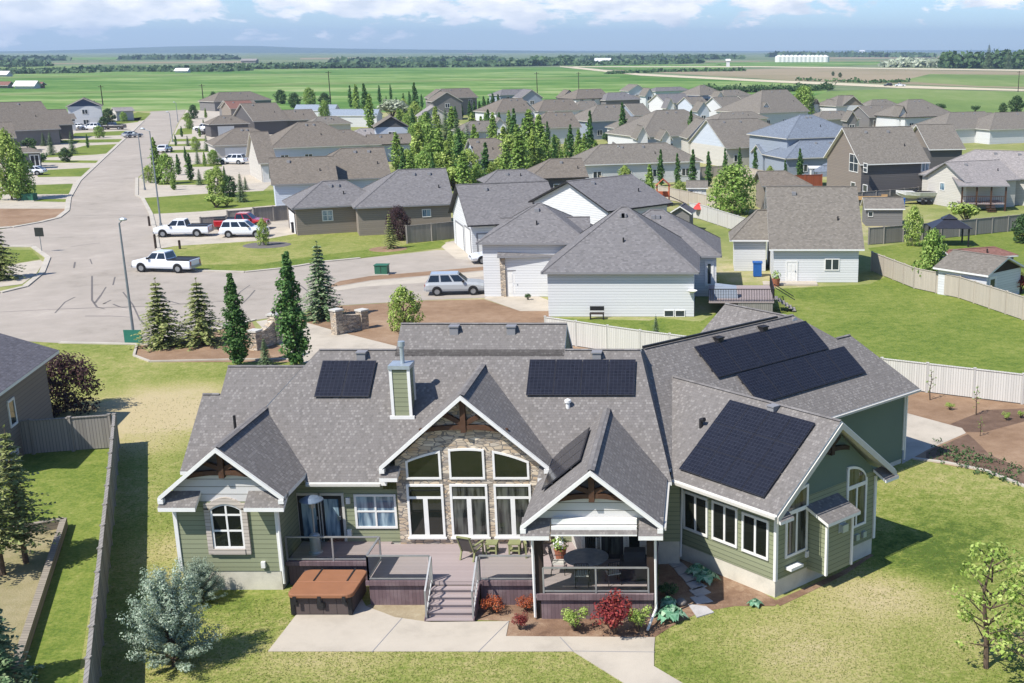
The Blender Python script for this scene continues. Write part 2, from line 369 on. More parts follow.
# ------------------------------------------------------------------ building helpers
UP = Vector((0, 0, 1))
def frame(O, n):
    n = Vector(n).normalized(); return (Vector(O), UP.cross(n), n)
def pxrect(F, x0, y0, x1, y1):
    O, u, n = F
    a = [onplane(x, y, O, n) for x, y in ((x0, y1), (x1, y1), (x0, y0), (x1, y0))]
    aa = [(c-O).dot(u) for c in a]; zz = [c.z-O.z for c in a]
    return ((aa[0]+aa[2])/2, (aa[1]+aa[3])/2, (zz[0]+zz[1])/2, (zz[2]+zz[3])/2)
def outline(a0, a1, z0, top, N=8):
    pts = [(a0, z0), (a1, z0)]
    for i in range(N+1):
        a = a1+(a0-a1)*i/N; pts.append((a, top(a)))
    return pts
def window(root, F, a0, a1, z0, z1, cols=2, rows=1, fw=.09, trim='white', glass='glass', top=None, bars=None, surround=None, label=None, mb=.05, proud=.06):
    O, u, n = F; m = MB(); z0 += 0
    flat = top is None
    if flat: top = lambda a: z1
    tp = lambda a: top(a)-fw
    W = lambda a, z, d: O+u*a+n*d+Vector((0, 0, z))
    m.fbox(F, a0, a1, z0, z0+fw, -.03, proud); 
    m.fbox(F, a0, a0+fw, z0+fw, top(a0+fw*.5)-fw*.3, -.03, proud-.004); m.fbox(F, a1-fw, a1, z0+fw, top(a1-fw*.5)-fw*.3, -.03, proud-.004)
    if flat: m.fbox(F, a0, a1, z1-fw, z1, -.03, proud)
    else:
        N = 10
        for i in range(N):
            b0 = a0+(a1-a0)*i/N; b1 = a0+(a1-a0)*(i+1)/N
            m.prism([W(b0, tp(b0), proud), W(b1, tp(b1), proud), W(b1, top(b1), proud), W(b0, top(b0), proud)], -n*(proud+.03))
    for c in range(1, cols):
        a = a0+(a1-a0)*c/cols; m.fbox(F, a-mb, a+mb, z0+fw, tp(a)+.01, -.02, proud-.012)
    for z in (bars if bars is not None else [z0+(z1-z0)*r/rows for r in range(1, rows)]):
        m.fbox(F, a0+fw, a1-fw, z-mb, z+mb, -.02, proud-.014)
    w = m.build('window', M[trim], root); fixn(w)
    if label: w['label'] = label
    g = MB(); o = outline(a0+fw*.8, a1-fw*.8, z0+fw*.8, lambda a: top(a)-fw*.8, 1 if flat else 10)
    g.prism([W(a, z, .022) for a, z in o], -n*.03)
    fixn(g.build('pane', M[glass], w))
    if surround:
        s = MB(); sw = .2
        s.fbox(F, a0-sw, a0-.003, z0-.22, top(a0)+.06, -.02, .1); s.fbox(F, a1+.003, a1+sw, z0-.22, top(a1)+.06, -.02, .1); s.fbox(F, a0, a1, z0-.22, z0-.003, -.02, .13)
        N = 8
        for i in range(N):
            b0 = a0-sw+(a1-a0+2*sw)*i/N; b1 = a0-sw+(a1-a0+2*sw)*(i+1)/N
            k0, k1 = min(max(b0, a0), a1), min(max(b1, a0), a1)
            s.prism([W(b0, top(k0)+.003, .1), W(b1, top(k1)+.003, .1), W(b1, top(k1)+.24, .1), W(b0, top(k0)+.24, .1)], -n*.12)
        fixn(s.build('surround', M[surround], w))
    return w
def door(root, F, a0, a1, z0, z1, mat='white', trim='white', glassm=None, name='door', label=None, lites=1):
    t = MB(); fw = .1
    t.fbox(F, a0-fw, a0, z0, z1+fw, -.02, .06); t.fbox(F, a1, a1+fw, z0, z1+fw, -.02, .06); t.fbox(F, a0, a1, z1, z1+fw, -.02, .056)
    d = MB(); d.fbox(F, a0, a1, z0, z1, -.02, .03)
    if not glassm:
        for zz in (.12, .56):
            for aa in (.12, .56):
                w = a1-a0; h = z1-z0; d.fbox(F, a0+w*aa, a0+w*(aa+.32), z0+h*zz, z0+h*(zz+.32), .02, .045)
    o = d.build(name, M[mat], root); fixn(o)
    fixn(t.build('door_frame', M[trim], o))
    h = MB(); h.fbox(F, a1-.14, a1-.08, z0+.95, z0+1.08, .02, .09); h.build('handle', M['lamp_metal'], o)
    if glassm:
        g = MB(); g.fbox(F, a0+.14, a1-.14, z0+.2, z1-.15, .0, .04); fixn(g.build('pane', M[glassm], o))
    if label: o['label'] = label
    return o
def garage_door(root, F, a0, a1, z0, z1, mat='white', trim='white'):
    d = MB(); n = 4
    for i in range(n):
        d.fbox(F, a0, a1, z0+(z1-z0)*i/n+.012, z0+(z1-z0)*(i+1)/n-.012, -.02, .045)
    d.fbox(F, a0, a1, z0, z1, -.02, .02)
    o = d.build('garage_door', M[mat], root); fixn(o)
    t = MB(); t.fbox(F, a0-.15, a0-.002, z0, z1+.15, -.02, .06); t.fbox(F, a1+.002, a1+.15, z0, z1+.15, -.02, .06); t.fbox(F, a0, a1, z1+.002, z1+.15, -.02, .057)
    fixn(t.build('door_frame', M[trim], o)); return o
class Roof:
    """collects the shingle tops, fascia edges and ridge caps of one building"""
    def __init__(s): s.top = MB(); s.edge = MB(); s.cap = MB()
    def slab(s, pts, t=.15, edges=None):
        pts = [Vector(c) for c in pts]
        n = (pts[1]-pts[0]).cross(pts[-1]-pts[0])
        for i in range(1, len(pts)-1): n += (pts[i]-pts[0]).cross(pts[i+1]-pts[0])*.01
        if n.z < 0: pts = pts[::-1]
        s.top.poly(pts); lo = [c-Vector((0, 0, t)) for c in pts]
        k = len(pts); s.edge.poly([c for c in lo[::-1]])
        for i in range(k):
            j = (i+1) % k; s.edge.poly([lo[i], lo[j], pts[j]-Vector((0,0,.004)), pts[i]-Vector((0,0,.004))])
    def ridge(s, A, B, w=.13):
        A = Vector(A); B = Vector(B); d = (B-A).normalized(); x = d.cross(UP).normalized()*w; y = x.cross(d).normalized()
        up = y*.022
        P = [A-x-up*.9, A+up, A+x-up*.9]; Q = [B-x-up*.9, B+up, B+x-up*.9]
        s.cap.poly([P[0], Q[0], Q[1], P[1]][::-1]); s.cap.poly([P[1], Q[1], Q[2], P[2]][::-1])
    def done(s, root, mat, edge='white', capmat=None):
        r = s.top.build('roof', M[mat], root); 
        f = s.edge.build('fascia', M[edge], r)
        if s.cap.v: s.cap.build('ridge_cap', M[capmat or mat], r)
        return r
class House:
    def __init__(s, name, label, cat, wall, roof, trim='white', group=None, over=.45, gable=None):
        s.name = name; s.label = label; s.cat = cat; s.wall = wall; s.roofm = roof; s.trim = trim; s.over = over
        s.R = None; s.parts = []; s.gm = gable; s.vol = []; s.root = None; s.group = group
    def _v(s, A, B, zr, W, pitch, e1, e2, base=0, auto=True):
        """A,B ridge ends in plan, W wall width across the ridge"""
        A = Vector((A[0], A[1], 0)); B = Vector((B[0], B[1], 0)); d = (B-A).normalized(); n = Vector((-d.y, d.x, 0)); o = s.over
        hw = W/2+o; ze = zr-pitch*hw; zw = zr-pitch*W/2-.16
        EA = A-d*hw if e1 == 'h' else A; EB = B+d*hw if e2 == 'h' else B
        if s.root is None:
            c = (A+B)/2; s.root = thing(s.name, (c.x, c.y, 0), s.label, s.cat, s.group)
        Z = lambda v, z: Vector((v.x, v.y, z))
        s.R = Roof(); s.w = MB(); s.g = MB(); s.parts.append((s.R, s.w, s.g))
        for sg in (1, -1):
            s.R.slab([Z(EA+n*hw*sg, ze), Z(EB+n*hw*sg, ze), Z(B, zr), Z(A, zr)])
        if e1 == 'h': s.R.slab([Z(EA+n*hw, ze), Z(EA-n*hw, ze), Z(A, zr)])
        if e2 == 'h': s.R.slab([Z(EB+n*hw, ze), Z(EB-n*hw, ze), Z(B, zr)])
        s.R.ridge(Z(A, zr+.01), Z(B, zr+.01))
        for e, E, P in ((e1, EA, A), (e2, EB, B)):
            if e == 'h':
                for sg in (1, -1): s.R.ridge(Z(E+n*hw*sg, ze+.01), Z(P, zr+.01))
        a = EA+d*o; b = EB-d*o; w = W/2
        c = [a-n*w, b-n*w, b+n*w, a+n*w]
        for i in range(4):
            j = (i+1) % 4; s.w.poly([Z(c[i], base), Z(c[j], base), Z(c[j], zw), Z(c[i], zw)])
        for e, q in ((e1, a), (e2, b)):
            if e == 'g':
                pts = [Z(q-n*w, zw), Z(q+n*w, zw), Z(q, zr-.16)]
                (s.g if s.gm else s.w).poly(pts if e is e2 and q is b else pts[::-1])
        L = (b-a).length
        V = dict(A=(frame(Z(c[3], base), -d), W), B=(frame(Z(c[1], base), d), W), zw=zw, L=L, W=W, base=base, zr=zr)
        V['-'] = (frame(Z(c[0], base), -n), L); V['+'] = (frame(Z(c[2], base), n), L)
        if s.vol: V['A2'] = 1
        if V['L'] > 6 and s.roofm.startswith('roof'):
            for fr in (.3, .62)[:1 if V['L'] < 9 else 2]:
                c = Z(A.lerp(B, fr)-n*.9, zr-pitch*.9); vb = MB(); vb.box(c.x-.2, c.x+.2, c.y-.2, c.y+.2, c.z-.1, c.z+.2); vb.build('roof_vent', M['grey_trim'], s.root)
            c = Z(A.lerp(B, .75)-n*hw*.55, zr-pitch*hw*.55); vb = MB(); vb.tube([c-UP*.1, c+UP*.35], .07, 6); vb.build('vent_pipe', M['black'], s.root)
        s.vol.append(V)
        return V
    def side(s, A, B, E, ze=3.3, pitch=.6, e1='g', e2='g', base=0, zr=None):
        """ridge ends A,B and one point E of the eave in front, as seen; heights solved from the pitch"""
        Ew = U(E[0], E[1], ze)
        def d_at(z):
            a, b = U(A[0], A[1], z), U(B[0], B[1], z); t = (b-a).normalized(); r = a-Ew; return -r.x*t.y+r.y*t.x, a, b
        if zr is None:
            lo, hi = ze+.2, ze+9
            for _ in range(50):
                m = (lo+hi)/2; d, a, b = d_at(m)
                if (m-ze) < pitch*d: lo = m
                else: hi = m
            zr = (lo+hi)/2
        d, a, b = d_at(zr); d = abs(d); pitch = (zr-ze)/max(d, .5)
        return s._v(a, b, zr, max(2*(d-s.over), 2), pitch, e1, e2, base)
    def front(s, P, l, r, ze=3.3, length=10, e2='g', e1='g', base=0):
        """front gable: apex P, eave ends l and r as seen; the ridge runs back from it"""
        a, b = U(l[0], l[1], ze), U(r[0], r[1], ze); t = (b-a).normalized(); n = Vector((t.y, -t.x, 0))
        if n.y > 0: n = -n
        ap = onplane(P[0], P[1], a, n); hw = (b-a).length/2; c = (a+b)/2; zr = ap.z
        c = a+t*(ap-a).dot(t)
        return s._v(c, c-n*length, zr, 2*(hw-s.over), (zr-ze)/hw, e1, e2, base)
    def rows(s, V, f, zs=((.95, 1.25),), step=3.4, w=1.3, glass='glass_dim', trim='white', cols=2, m=1.0):
        F, L = V[f]
        for z0, h in zs:
            if z0+h > V['zw']-V['base']-.1: continue
            k = max(1, int((L-2*m)/step))
            for i in range(k):
                c = L*(i+.5)/k; window(s.root, F, c-w/2, c+w/2, z0, z0+h, cols, 1, .09, trim, glass)
    def px(s, V, f, r, cols=2, rows=1, **k):
        F, L = V[f]; a0, a1, z0, z1 = pxrect(F, *r)
        return window(s.root, F, a0, a1, z0, z1, cols, rows, **k)
    def vent(s, V, f=.5, side=-1, d=.6, kind='box'):
        pass
    def done(s):
        for r, w, g in s.parts:
            fixn(w.build('wall', M[s.wall], s.root))
            if g.v: 
                for q in g.f:
                    k = MB(); k.poly([g.v[i] for i in q]); k.build('gable', M[s.gm], s.root)
            r.done(s.root, s.roofm, s.trim)
        return s.root
def flat(name, pts, mat, z=.004, kind='structure', sub=0):
    m = MB(); m.poly([Vector((c[0], c[1], z)) for c in pts])
    o = m.build(name, M[mat])
    if o.data.polygons[0].normal.z < 0: o.data.flip_normals()
    return tag(o, kind=kind)
def patch(name, px, mat, z=.004, kind='structure'):
    return flat(name, [U(x, y, z) for x, y in px], mat, z, kind)
def slabpx(name, px, mat, z0, z1, kind='structure'):
    m = MB(); pts = [U(x, y, z1) for x, y in px]
    m.prism([c-Vector((0, 0, z1-z0)) for c in pts], (0, 0, z1-z0)); o = m.build(name, M[mat]); fixn(o); return tag(o, kind=kind)
def fence(name, pts, h, label, mat, group=None, post=2.4, postmat=None, cap=True, th=.06, cat='fence', gate=None):
    """pts: ground points; panels, posts, cap rail"""
    pts = [Vector((c[0], c[1], 0)) for c in pts]; root = thing(name, pts[0], label, cat, group)
    pm = MB(); cm = MB(); posts = []
    for A, B in zip(pts, pts[1:]):
        d = (B-A); L = d.length; d.normalize(); n = Vector((-d.y, d.x, 0)); k = max(1, round(L/post))
        for i in range(k):
            a = A+d*(L*i/k); b = A+d*(L*(i+1)/k)
            pm.prism([a-n*th/2+UP*.06, b-n*th/2+UP*.06, b+n*th/2+UP*.06, a+n*th/2+UP*.06], UP*(h-.1))
            posts.append(a)
        if cap: cm.bar(A+UP*(h+.0), B+UP*(h+.0), .14, .05)
    posts.append(pts[-1])
    fixn(pm.build('panel', M[mat], root))
    if cap: fixn(cm.build('cap_rail', M[postmat or mat], root))
    for c in posts:
        b = MB(); b.box(c.x-.07, c.x+.07, c.y-.07, c.y+.07, 0, h+.03); b.box(c.x-.09, c.x+.09, c.y-.09, c.y+.09, h+.03, h+.08); b.build('post', M[postmat or mat], root)
    return root
# ------------------------------------------------------------------ plants
PROTO = Vector((0, -400, 0))
def rnd(a, b): return random.uniform(a, b)
def sph():
    while 1:
        v = Vector((rnd(-1, 1), rnd(-1, 1), rnd(-1, 1)))
        if .01 < v.length < 1: return v
def plant(name, leafmat, trunkmat='bark'):
    root = bpy.data.objects.new(name, None); COL.objects.link(root); return root
def leafclump(m, c, r, n, size, asp=.6, out=None, squash=1):
    for _ in range(n):
        v = sph(); v = v.normalized()*(.55+.45*random.random()); p = Vector(c)+Vector((v.x*r, v.y*r, v.z*r*squash))
        nn = v*.8+sph()*.7+Vector((0, 0, .5)); m.card(p, nn, size*rnd(.6, 1.3), asp)
def columnar(H=8, Rm=.9, n=1500, size=.3, lm='lf_poplar', seed=1, name='columnar_poplar'):
    random.seed(seed); root = plant(name, lm); t = MB(); t.tube([(0, 0, 0), (.05, 0, H*.4), (0, .05, H*.92)], [.13, .09, .02], 6)
    m = MB(); k = int(H*5)
    for i in range(k):
        f = (i+.5)/k; z = H*(.06+.92*f); rr = Rm*(min(1, .55+f*2.0))*(1-max(0, f-.35)/.68)**.75*(.8+.28*math.sin(i*1.7+seed)*math.sin(i*.61))
        for j in range(3):
            a = rnd(0, 6.28); d = rr*rnd(.3, .85); leafclump(m, (d*math.cos(a), d*math.sin(a), z), rr*rnd(.3, .5)+.05, max(3, n//(k*3)), size, .65, squash=1.5)
    for i in range(5):
        a = rnd(0, 6.28); z = rnd(.3, .75)*H; t.tube([(0, 0, z*.8), (math.cos(a)*Rm*.5, math.sin(a)*Rm*.5, z+.6)], [.04, .01], 5)
    t.build('trunk', M['bark'], root); m.build('crown', M[lm], root); return root
def leafy(H=6, Rm=2.2, n=2200, size=.3, lm='lf_green', seed=1, clear=.22, name='leafy_tree', clumps=26, thin=1.0):
    random.seed(seed); root = plant(name, lm); t = MB(); m = MB()
    t.tube([(0, 0, 0), (rnd(-.1, .1), rnd(-.1, .1), H*clear), (rnd(-.2, .2), rnd(-.2, .2), H*.6), (0, 0, H*.9)], [H*.022, H*.018, H*.012, .015], 7)
    for i in range(clumps):
        f = (i+.5)/clumps; a = i*2.4+rnd(-.4, .4); z = H*(clear+(.98-clear)*f**.9)
        rr = Rm*math.sin(math.pi*min(1, .18+.80*f))**.7*rnd(.45, .95); c = Vector((rr*math.cos(a), rr*math.sin(a), z+rnd(-.2, .2)))
        if f > .93: c = Vector((rnd(-.2, .2), rnd(-.2, .2), H*.93))
        t.tube([(0, 0, max(H*clear*.8, z-rr*.7)), c], [H*.008, .008], 5)
        leafclump(m, c, Rm*rnd(.28, .5)*thin, n//clumps, size, .6, squash=.75)
    t.build('trunk', M['bark'], root); m.build('crown', M[lm], root); return root
def spruce(H=6, Rm=1.5, lv=16, br=9, size=.3, lm='lf_spruce', seed=1, low=.06, name='spruce_tree', pow_=.95, dens=7, drop=.16):
    random.seed(seed); root = plant(name, lm); t = MB(); m = MB()
    t.tube([(0, 0, 0), (0, 0, H*.5), (0, 0, H*.98)], [H*.02, H*.013, .012], 7)
    for i in range(lv):
        f = i/lv; z = H*(low+(.96-low)*f); rr = Rm*(1-f)**pow_*rnd(.82, 1.12)+.06
        for j in range(br):
            a = 6.283*j/br+rnd(-.3, .3); r1 = rr*rnd(.7, 1.1); d = Vector((math.cos(a), math.sin(a), 0))
            tip = d*r1+Vector((0, 0, z-r1*drop)); st = Vector((0, 0, z+.03))
            t.tube([st, tip], [.018, .004], 4, False)
            k = max(3, int(dens*r1/Rm)+2); s = d.cross(UP)
            for q in range(k):
                g = (q+1.0)/k; p = st.lerp(tip, g)
                for sg in (-1, 1):
                    w = size*(1.15-.6*g); c = p+s*sg*w*.42+Vector((0, 0, rnd(-.05, .03)))
                    m.card(c, Vector((rnd(-.45, .45), rnd(-.45, .45), 1))+d*.25, w*rnd(.8, 1.2), .55, rnd(0, 6.28))
                m.card(p+Vector((0, 0, .04)), Vector((rnd(-.5, .5), rnd(-.5, .5), .9)), size*.7, .5)
    m.card((0, 0, H*.98), (1, 0, 0), size*.6, .5, 1.57); m.card((0, 0, H*.98), (0, 1, 0), size*.6, .5, 1.57)
    t.build('trunk', M['bark'], root); m.build('crown', M[lm], root); return root
def shrub(H=1, Rm=.7, n=500, size=.14, lm='lf_green', seed=1, name='shrub', stems=7, upright=0):
    random.seed(seed); root = plant(name, lm); t = MB(); m = MB()
    for i in range(stems):
        a = rnd(0, 6.28); r = Rm*rnd(.1, .75); tip = Vector((r*math.cos(a), r*math.sin(a), H*rnd(.55, .9)))
        t.tube([(0, 0, 0), tip*.6, tip], [.03, .02, .006], 5)
        leafclump(m, tip, Rm*rnd(.3, .5), n//stems, size, .6, squash=.8+upright)
    t.build('stem', M['bark'], root); m.build('crown', M[lm], root); return root
def bushy(H=4, Rm=1.7, stems=60, lm='lf_blue', seed=1, name='silver_bush', size=.085, per=26):
    random.seed(seed); root = plant(name, lm); t = MB(); m = MB()
    t.tube([(0, 0, 0), (.03, 0, H*.35), (0, 0, H*.8)], [.09, .06, .015], 6)
    for i in range(stems):
        a = i*2.4+rnd(-.3, .3); f = (i+.5)/stems; z0 = H*(.04+.55*f); el = R(8+62*f+rnd(-10, 10)); L = (Rm*1.05*(1-f)**.6+.34*H*f**1.5)*rnd(.75, 1.1)
        d = Vector((math.cos(a)*math.cos(el), math.sin(a)*math.cos(el), math.sin(el))); p0 = Vector((0, 0, z0)); bend_ = Vector((0, 0, L*.22))
        pts = [p0+d*L*g+bend_*g*g for g in (0, .35, .7, 1)]; t.tube(pts, [.03, .022, .014, .004], 4, False)
        for q in range(12):
            g = .22+.78*q/11; c = p0+d*L*g+bend_*g*g; r = .05+.2*math.sin(math.pi*min(1, .25+.75*(1-g)+.1))
            for _ in range(per):
                v = sph(); m.card(c+Vector((v.x*r, v.y*r, v.z*r*.8+rnd(0, .06))), v+UP*.5, size*rnd(.6, 1.3), .5)
    t.build('trunk', M['bark'], root); m.build('crown', M[lm], root); return root
def rosette(H=.4, Rm=.45, n=46, lm='lf_hosta', seed=1, name='hosta_plant'):
    random.seed(seed); root = plant(name, lm); m = MB()
    for i in range(n):
        a = rnd(0, 6.28); f = rnd(.2, 1); d = Vector((math.cos(a), math.sin(a), 0)); s = d.cross(UP)
        b = d*Rm*f*.3+UP*.05; c = d*Rm*f*.75+UP*H*(1.15-f*.6); e = d*Rm*f*1.1+UP*H*(.7-f*.5); w = .11
        m.poly([b, c+s*w, e, c-s*w])
    st = MB(); 
    for i in range(6): st.tube([(0, 0, 0), (rnd(-.1, .1), rnd(-.1, .1), H*.6)], [.012, .006], 4)
    st.build('stem', M['lf_green'], root); m.build('leaves', M[lm], root); return root
USED = set()
HT = {}
def put(proto, x, yb, yt=None, label=None, cat='tree', group=None, sx=1.0, rz=None, H=None, world=None):
    g = Vector(world) if world is not None else U(x, yb, 0)
    if yt is not None:
        h = atY(x, yt, g.y).z
    else: h = H
    k = h/HT[proto.name]
    if proto.name in USED: o = dup(proto)
    else: o = proto; USED.add(proto.name)
    o.location = g; o.rotation_euler = (0, 0, rnd(0, 6.28) if rz is None else rz); o.scale = (k*sx, k*sx, k)
    if 'group' in o: del o['group']
    tag(o, label, cat, group); return o
def reg(o, H): HT[o.name] = H; return o
# ------------------------------------------------------------------ the green house
HS = thing('bungalow', (-6, 46, 0), 'large green bungalow with grey shingle roof, stone window gable and black solar panels', 'house')
m_ = .763
zm = lambda y: 3.73+m_*(y-44.9)            # main front slope
za = lambda y: 3.73+m_*(y-45.2)            # west end slope, set a little back
zg = lambda q: 3.95+.75*(-33.4-q)          # wing front slope
RF = Roof()
P = lambda x, y: Vector((x, y, zm(y)))
YR, YC = 50.2, 51.35
bend = Vector((-2.75, YR, zm(YR))); foot = Vector((-1.3, 44.9, zm(44.9)))
RF.slab([P(-15.6, 44.9), P(-12.45, 44.9), P(-12.45, 45.95), P(-9.35, 49.25), P(-6.25, 45.95), P(-6.25, 44.9), foot, bend, P(-16.35, YR), P(-17.95, 47.75)])
RF.slab([P(-13.1, YR-.3), P(-5.95, YR-.3), P(-5.95, YC), P(-13.1, YC)], .24)
# west end: upper and lower pieces
PA = lambda x, y: Vector((x, y, za(y)))
RF.slab([PA(-20.75, 45.5), PA(-16.2, 45.5), PA(-15.9, 49.72), PA(-20.1, 49.72), PA(-20.06, 48.55), PA(-20.8, 48.55)])
RF.slab([PA(-20.1, 49.72), PA(-15.9, 49.72), Vector((-15.9, 54.3, 3.7)), Vector((-20.1, 54.3, 3.7))])
RF.slab([PA(-20.8, 48.55), PA(-20.06, 48.55), Vector((-20.06, 52, 3.9)), Vector((-20.8, 52, 3.9))])
RF.slab([P(-16.35, YR), P(-18.0, 47.75), Vector((-18.3, 48.3, 5.85)), Vector((-16.9, 50.8, 6.9))], .2)
# back slopes
RF.slab([P(-16.35, YR), P(-2.7, YR), Vector((-2.7, 56, 3.7)), Vector((-16.35, 56, 3.7))])
RF.slab([P(-13.1, YC), P(-5.95, YC), Vector((-5.95, 57, 4.2)), Vector((-13.1, 57, 4.2))])
# wing
G = lambda p, q: PQ(p, q, zg(q))
gs = G(34.4, -38.2); gf = G(31.3, -33.4)
RF.slab([gf, G(38, -33.4), G(48.35, -33.4), G(46.8, -36.65), G(45.7, -36.65), G(44.25, -38.2), gs])
RF.slab([foot, gf, gs]); RF.slab([foot, gs, bend])
RF.slab([gs, G(44.25, -38.2), PQ(44.25, -43, 4.0), PQ(35, -43, 4.0)]); RF.slab([bend, gs, Vector((-3, 56, 3.7))])
RF.slab([G(46.8, -36.65), G(45.7, -36.65), PQ(45.7, -40, 4), PQ(46.8, -40, 4)])
# rear cross gable of the wing
zD = 7.5
RF.slab([PQ(44.1, -37.9, zD), PQ(44.1, -42.6, zD), PQ(40.0, -43.1, 4.2), PQ(40.0, -37.9, 4.2)])
RF.slab([PQ(44.1, -37.9, zD), PQ(44.1, -42.6, zD), PQ(48.0, -43.1, 4.2), PQ(48.0, -37.9, 4.2)])
# sun room
RF.slab([PQ(31.2, -27.5, 3.68), PQ(34.8, -27.5, 6.5), PQ(34.8, -36.8, 6.5), PQ(31.2, -33.1, 3.68)])
RF.slab([PQ(38.4, -27.5, 3.68), PQ(34.8, -27.5, 6.5), PQ(34.8, -36.8, 6.5), PQ(38.4, -33.1, 3.68)])
for a, b in ((P(-16.35, YR), P(-13.1, YR)), (P(-13.1, YC), P(-5.95, YC)), (P(-5.95, YR), bend), (PA(-20.1, 49.72), PA(-16.6, 49.72)), (PA(-20.8, 48.55), PA(-20.1, 48.55)),
             (gs, G(44.25, -38.2)), (G(46.8, -36.65), G(45.7, -36.65)), (PQ(34.8, -27.5, 6.5), PQ(34.8, -36.7, 6.5)), (PQ(44.1, -38.2, zD), PQ(44.1, -42.6, zD))):
    RF.ridge(a+UP*.012, b+UP*.012, .1)
WL, GB, FD = MB(), MB(), MB()
# front gables -------------------------------------------------------------
def gable(xc, yf, zap, hw, zend, yend, ov_side=.0):
    """roof over a front gable from its fascia plane yf back to yend"""
    for s in (1, -1):
        RF.slab([(xc, yf, zap), (xc+s*hw, yf, zend), (xc+s*hw, yend, zend), (xc, yend+0, zap)], .16)
    RF.ridge((xc, yf, zap+.012), (xc, yend, zap+.012), .15)
    f = MB()
    for s in (1, -1):
        A = Vector((xc, yf-.02, zap-.13)); B = Vector((xc+s*hw, yf-.02, zend-.13))
        k = Vector((0, 0, -.16))
        f.prism([A+UP*.1, B+UP*.1, B+UP*.1+k, A+UP*.1+k], (0, -.05, 0))
        f.box(min(B.x, B.x-s*.2), max(B.x, B.x-s*.2), yf-.09, yf+.12, zend-.26, zend-.1)
    f2 = f.build('rake_board', M['white'], HS); fixn(f2)
def truss(xc, y, zb, zt, hw, mat='timber', frm=None):
    t = MB(); N = 6; Tm = frm
    def W(a, z): return (Vector((xc+a, y, z)) if not Tm else Tm[0]+Tm[1]*a+UP*z)
    nn = Vector((0, -1, 0)) if not Tm else Tm[2]
    for i in range(2*N):
        a0 = -hw+hw*i/N; a1 = -hw+hw*(i+1)/N; c = lambda a: zb+.16*(1-(a/hw)**2)
        t.prism([W(a0, c(a0)-.02), W(a1, c(a1)-.02), W(a1, c(a1)+.15), W(a0, c(a0)+.15)], nn*.16)
    t.prism([W(-.1, zb+.02), W(.1, zb+.02), W(.1, zt-.1), W(-.1, zt-.1)], nn*.2)
    for s in (1, -1):
        t.prism([W(s*.05, zb+.26), W(s*.05, zb+.46), W(s*hw*.42, zb+(zt-zb)*.6), W(s*hw*.5, zb+(zt-zb)*.5)], nn*.14)
    fixn(t.build('gable_truss', M[mat], HS))
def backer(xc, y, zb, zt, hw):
    b = MB(); b.prism([(xc-hw, y, zb), (xc+hw, y, zb), (xc, y, zt)], (0, .004, 0)); fixn(b.build('gable_shade_panel', M['w_dark'], HS))  # flat dark panel, its colour stands in for the shade behind the truss
def pent(xa, xb, yf, yw, z0, z1):
    RF.slab([(xa, yf-.35, z0), (xb, yf-.35, z0), (xb, yw+.02, z1), (xa, yw+.02, z1)], .16)
def wallquad(m, pts): m.poly([Vector(c) for c in pts])
# left bedroom wing
gable(-18.0, 42.55, 5.93, 2.34, 4.0, 47.8)
WL.box(-20.0, -16.2, 43.04, 52, .8, 3.62); FD.box(-19.97, -16.23, 43.07, 52, 0, .8)
GB.prism([(-20.0, 43.06, 3.6), (-16.2, 43.06, 3.6), (-16.2, 43.06, 4.2), (-18, 43.06, 5.7), (-20, 43.06, 4.2)], (0, .1, 0))
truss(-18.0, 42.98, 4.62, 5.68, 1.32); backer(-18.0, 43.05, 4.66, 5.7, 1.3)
pent(-20.34, -18.95, 42.75, 43.04, 3.62, 4.05); pent(-17.15, -15.66, 42.75, 43.04, 3.62, 4.05)
# great room
gx = -9.35
gable(gx, 44.75, 7.3, 3.3, 4.42, 49.55)
SG = MB()
SG.prism([(-12.15, 45.2, 1.0), (-6.15, 45.2, 1.0), (-6.15, 45.2, 4.5), (gx, 45.2, 7.05), (-12.15, 45.2, 4.5)], (0, .3, 0))
fixn(SG.build('stone_facade', M['stone'], HS))
truss(gx, 45.12, 5.72, 7.1, 1.72)
pent(-12.65, -11.95, 44.95, 45.2, 4.0, 4.3); pent(-6.5, -6.05, 44.95, 45.2, 4.0, 4.3)
dk = MB(); dk.box(-12.7, -12.15, 45.25, 45.7, 3.3, 4.1); dk.box(-6.15, -5.6, 45.25, 45.7, 3.3, 4.1); dk.each('clerestory', M['glass'], HS)
# porch
px_ = -4.0
gable(px_, 40.1, 5.9, 2.52, 3.83, 47.7)
GB.prism([(-6.1, 40.6, 3.55), (-1.9, 40.6, 3.55), (-1.9, 40.6, 4.05), (px_, 40.6, 5.7), (-6.1, 40.6, 4.05)], (0, .12, 0))
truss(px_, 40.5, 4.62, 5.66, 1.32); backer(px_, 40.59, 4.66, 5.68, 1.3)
pent(-6.52, -5.5, 40.3, 40.6, 3.5, 3.95); pent(-2.35, -1.48, 40.3, 40.6, 3.5, 3.95)
RF.slab([(-5.45, 40.05, 3.52), (-2.4, 40.05, 3.52), (-2.4, 40.59, 3.86), (-5.45, 40.59, 3.86)], .06)
aw = MB()
for i in range(2): aw.box(-5.45, -2.42, 40.36-.14*i, 40.58, 3.78-.24*i, 3.98-.24*i)
aw.build('valance', M['white'], HS)
cl = MB(); cl.box(-6.1, -1.9, 40.75, 45.4, 3.5, 3.56); cl.build('porch_ceiling', M['beige'], HS)
for x in (-6.0, -1.96):
    b = MB(); b.box(x-.14, x+.14, 40.62, 40.9, 0, 3.55); b.build('porch_post', M['timber_dark'], HS)
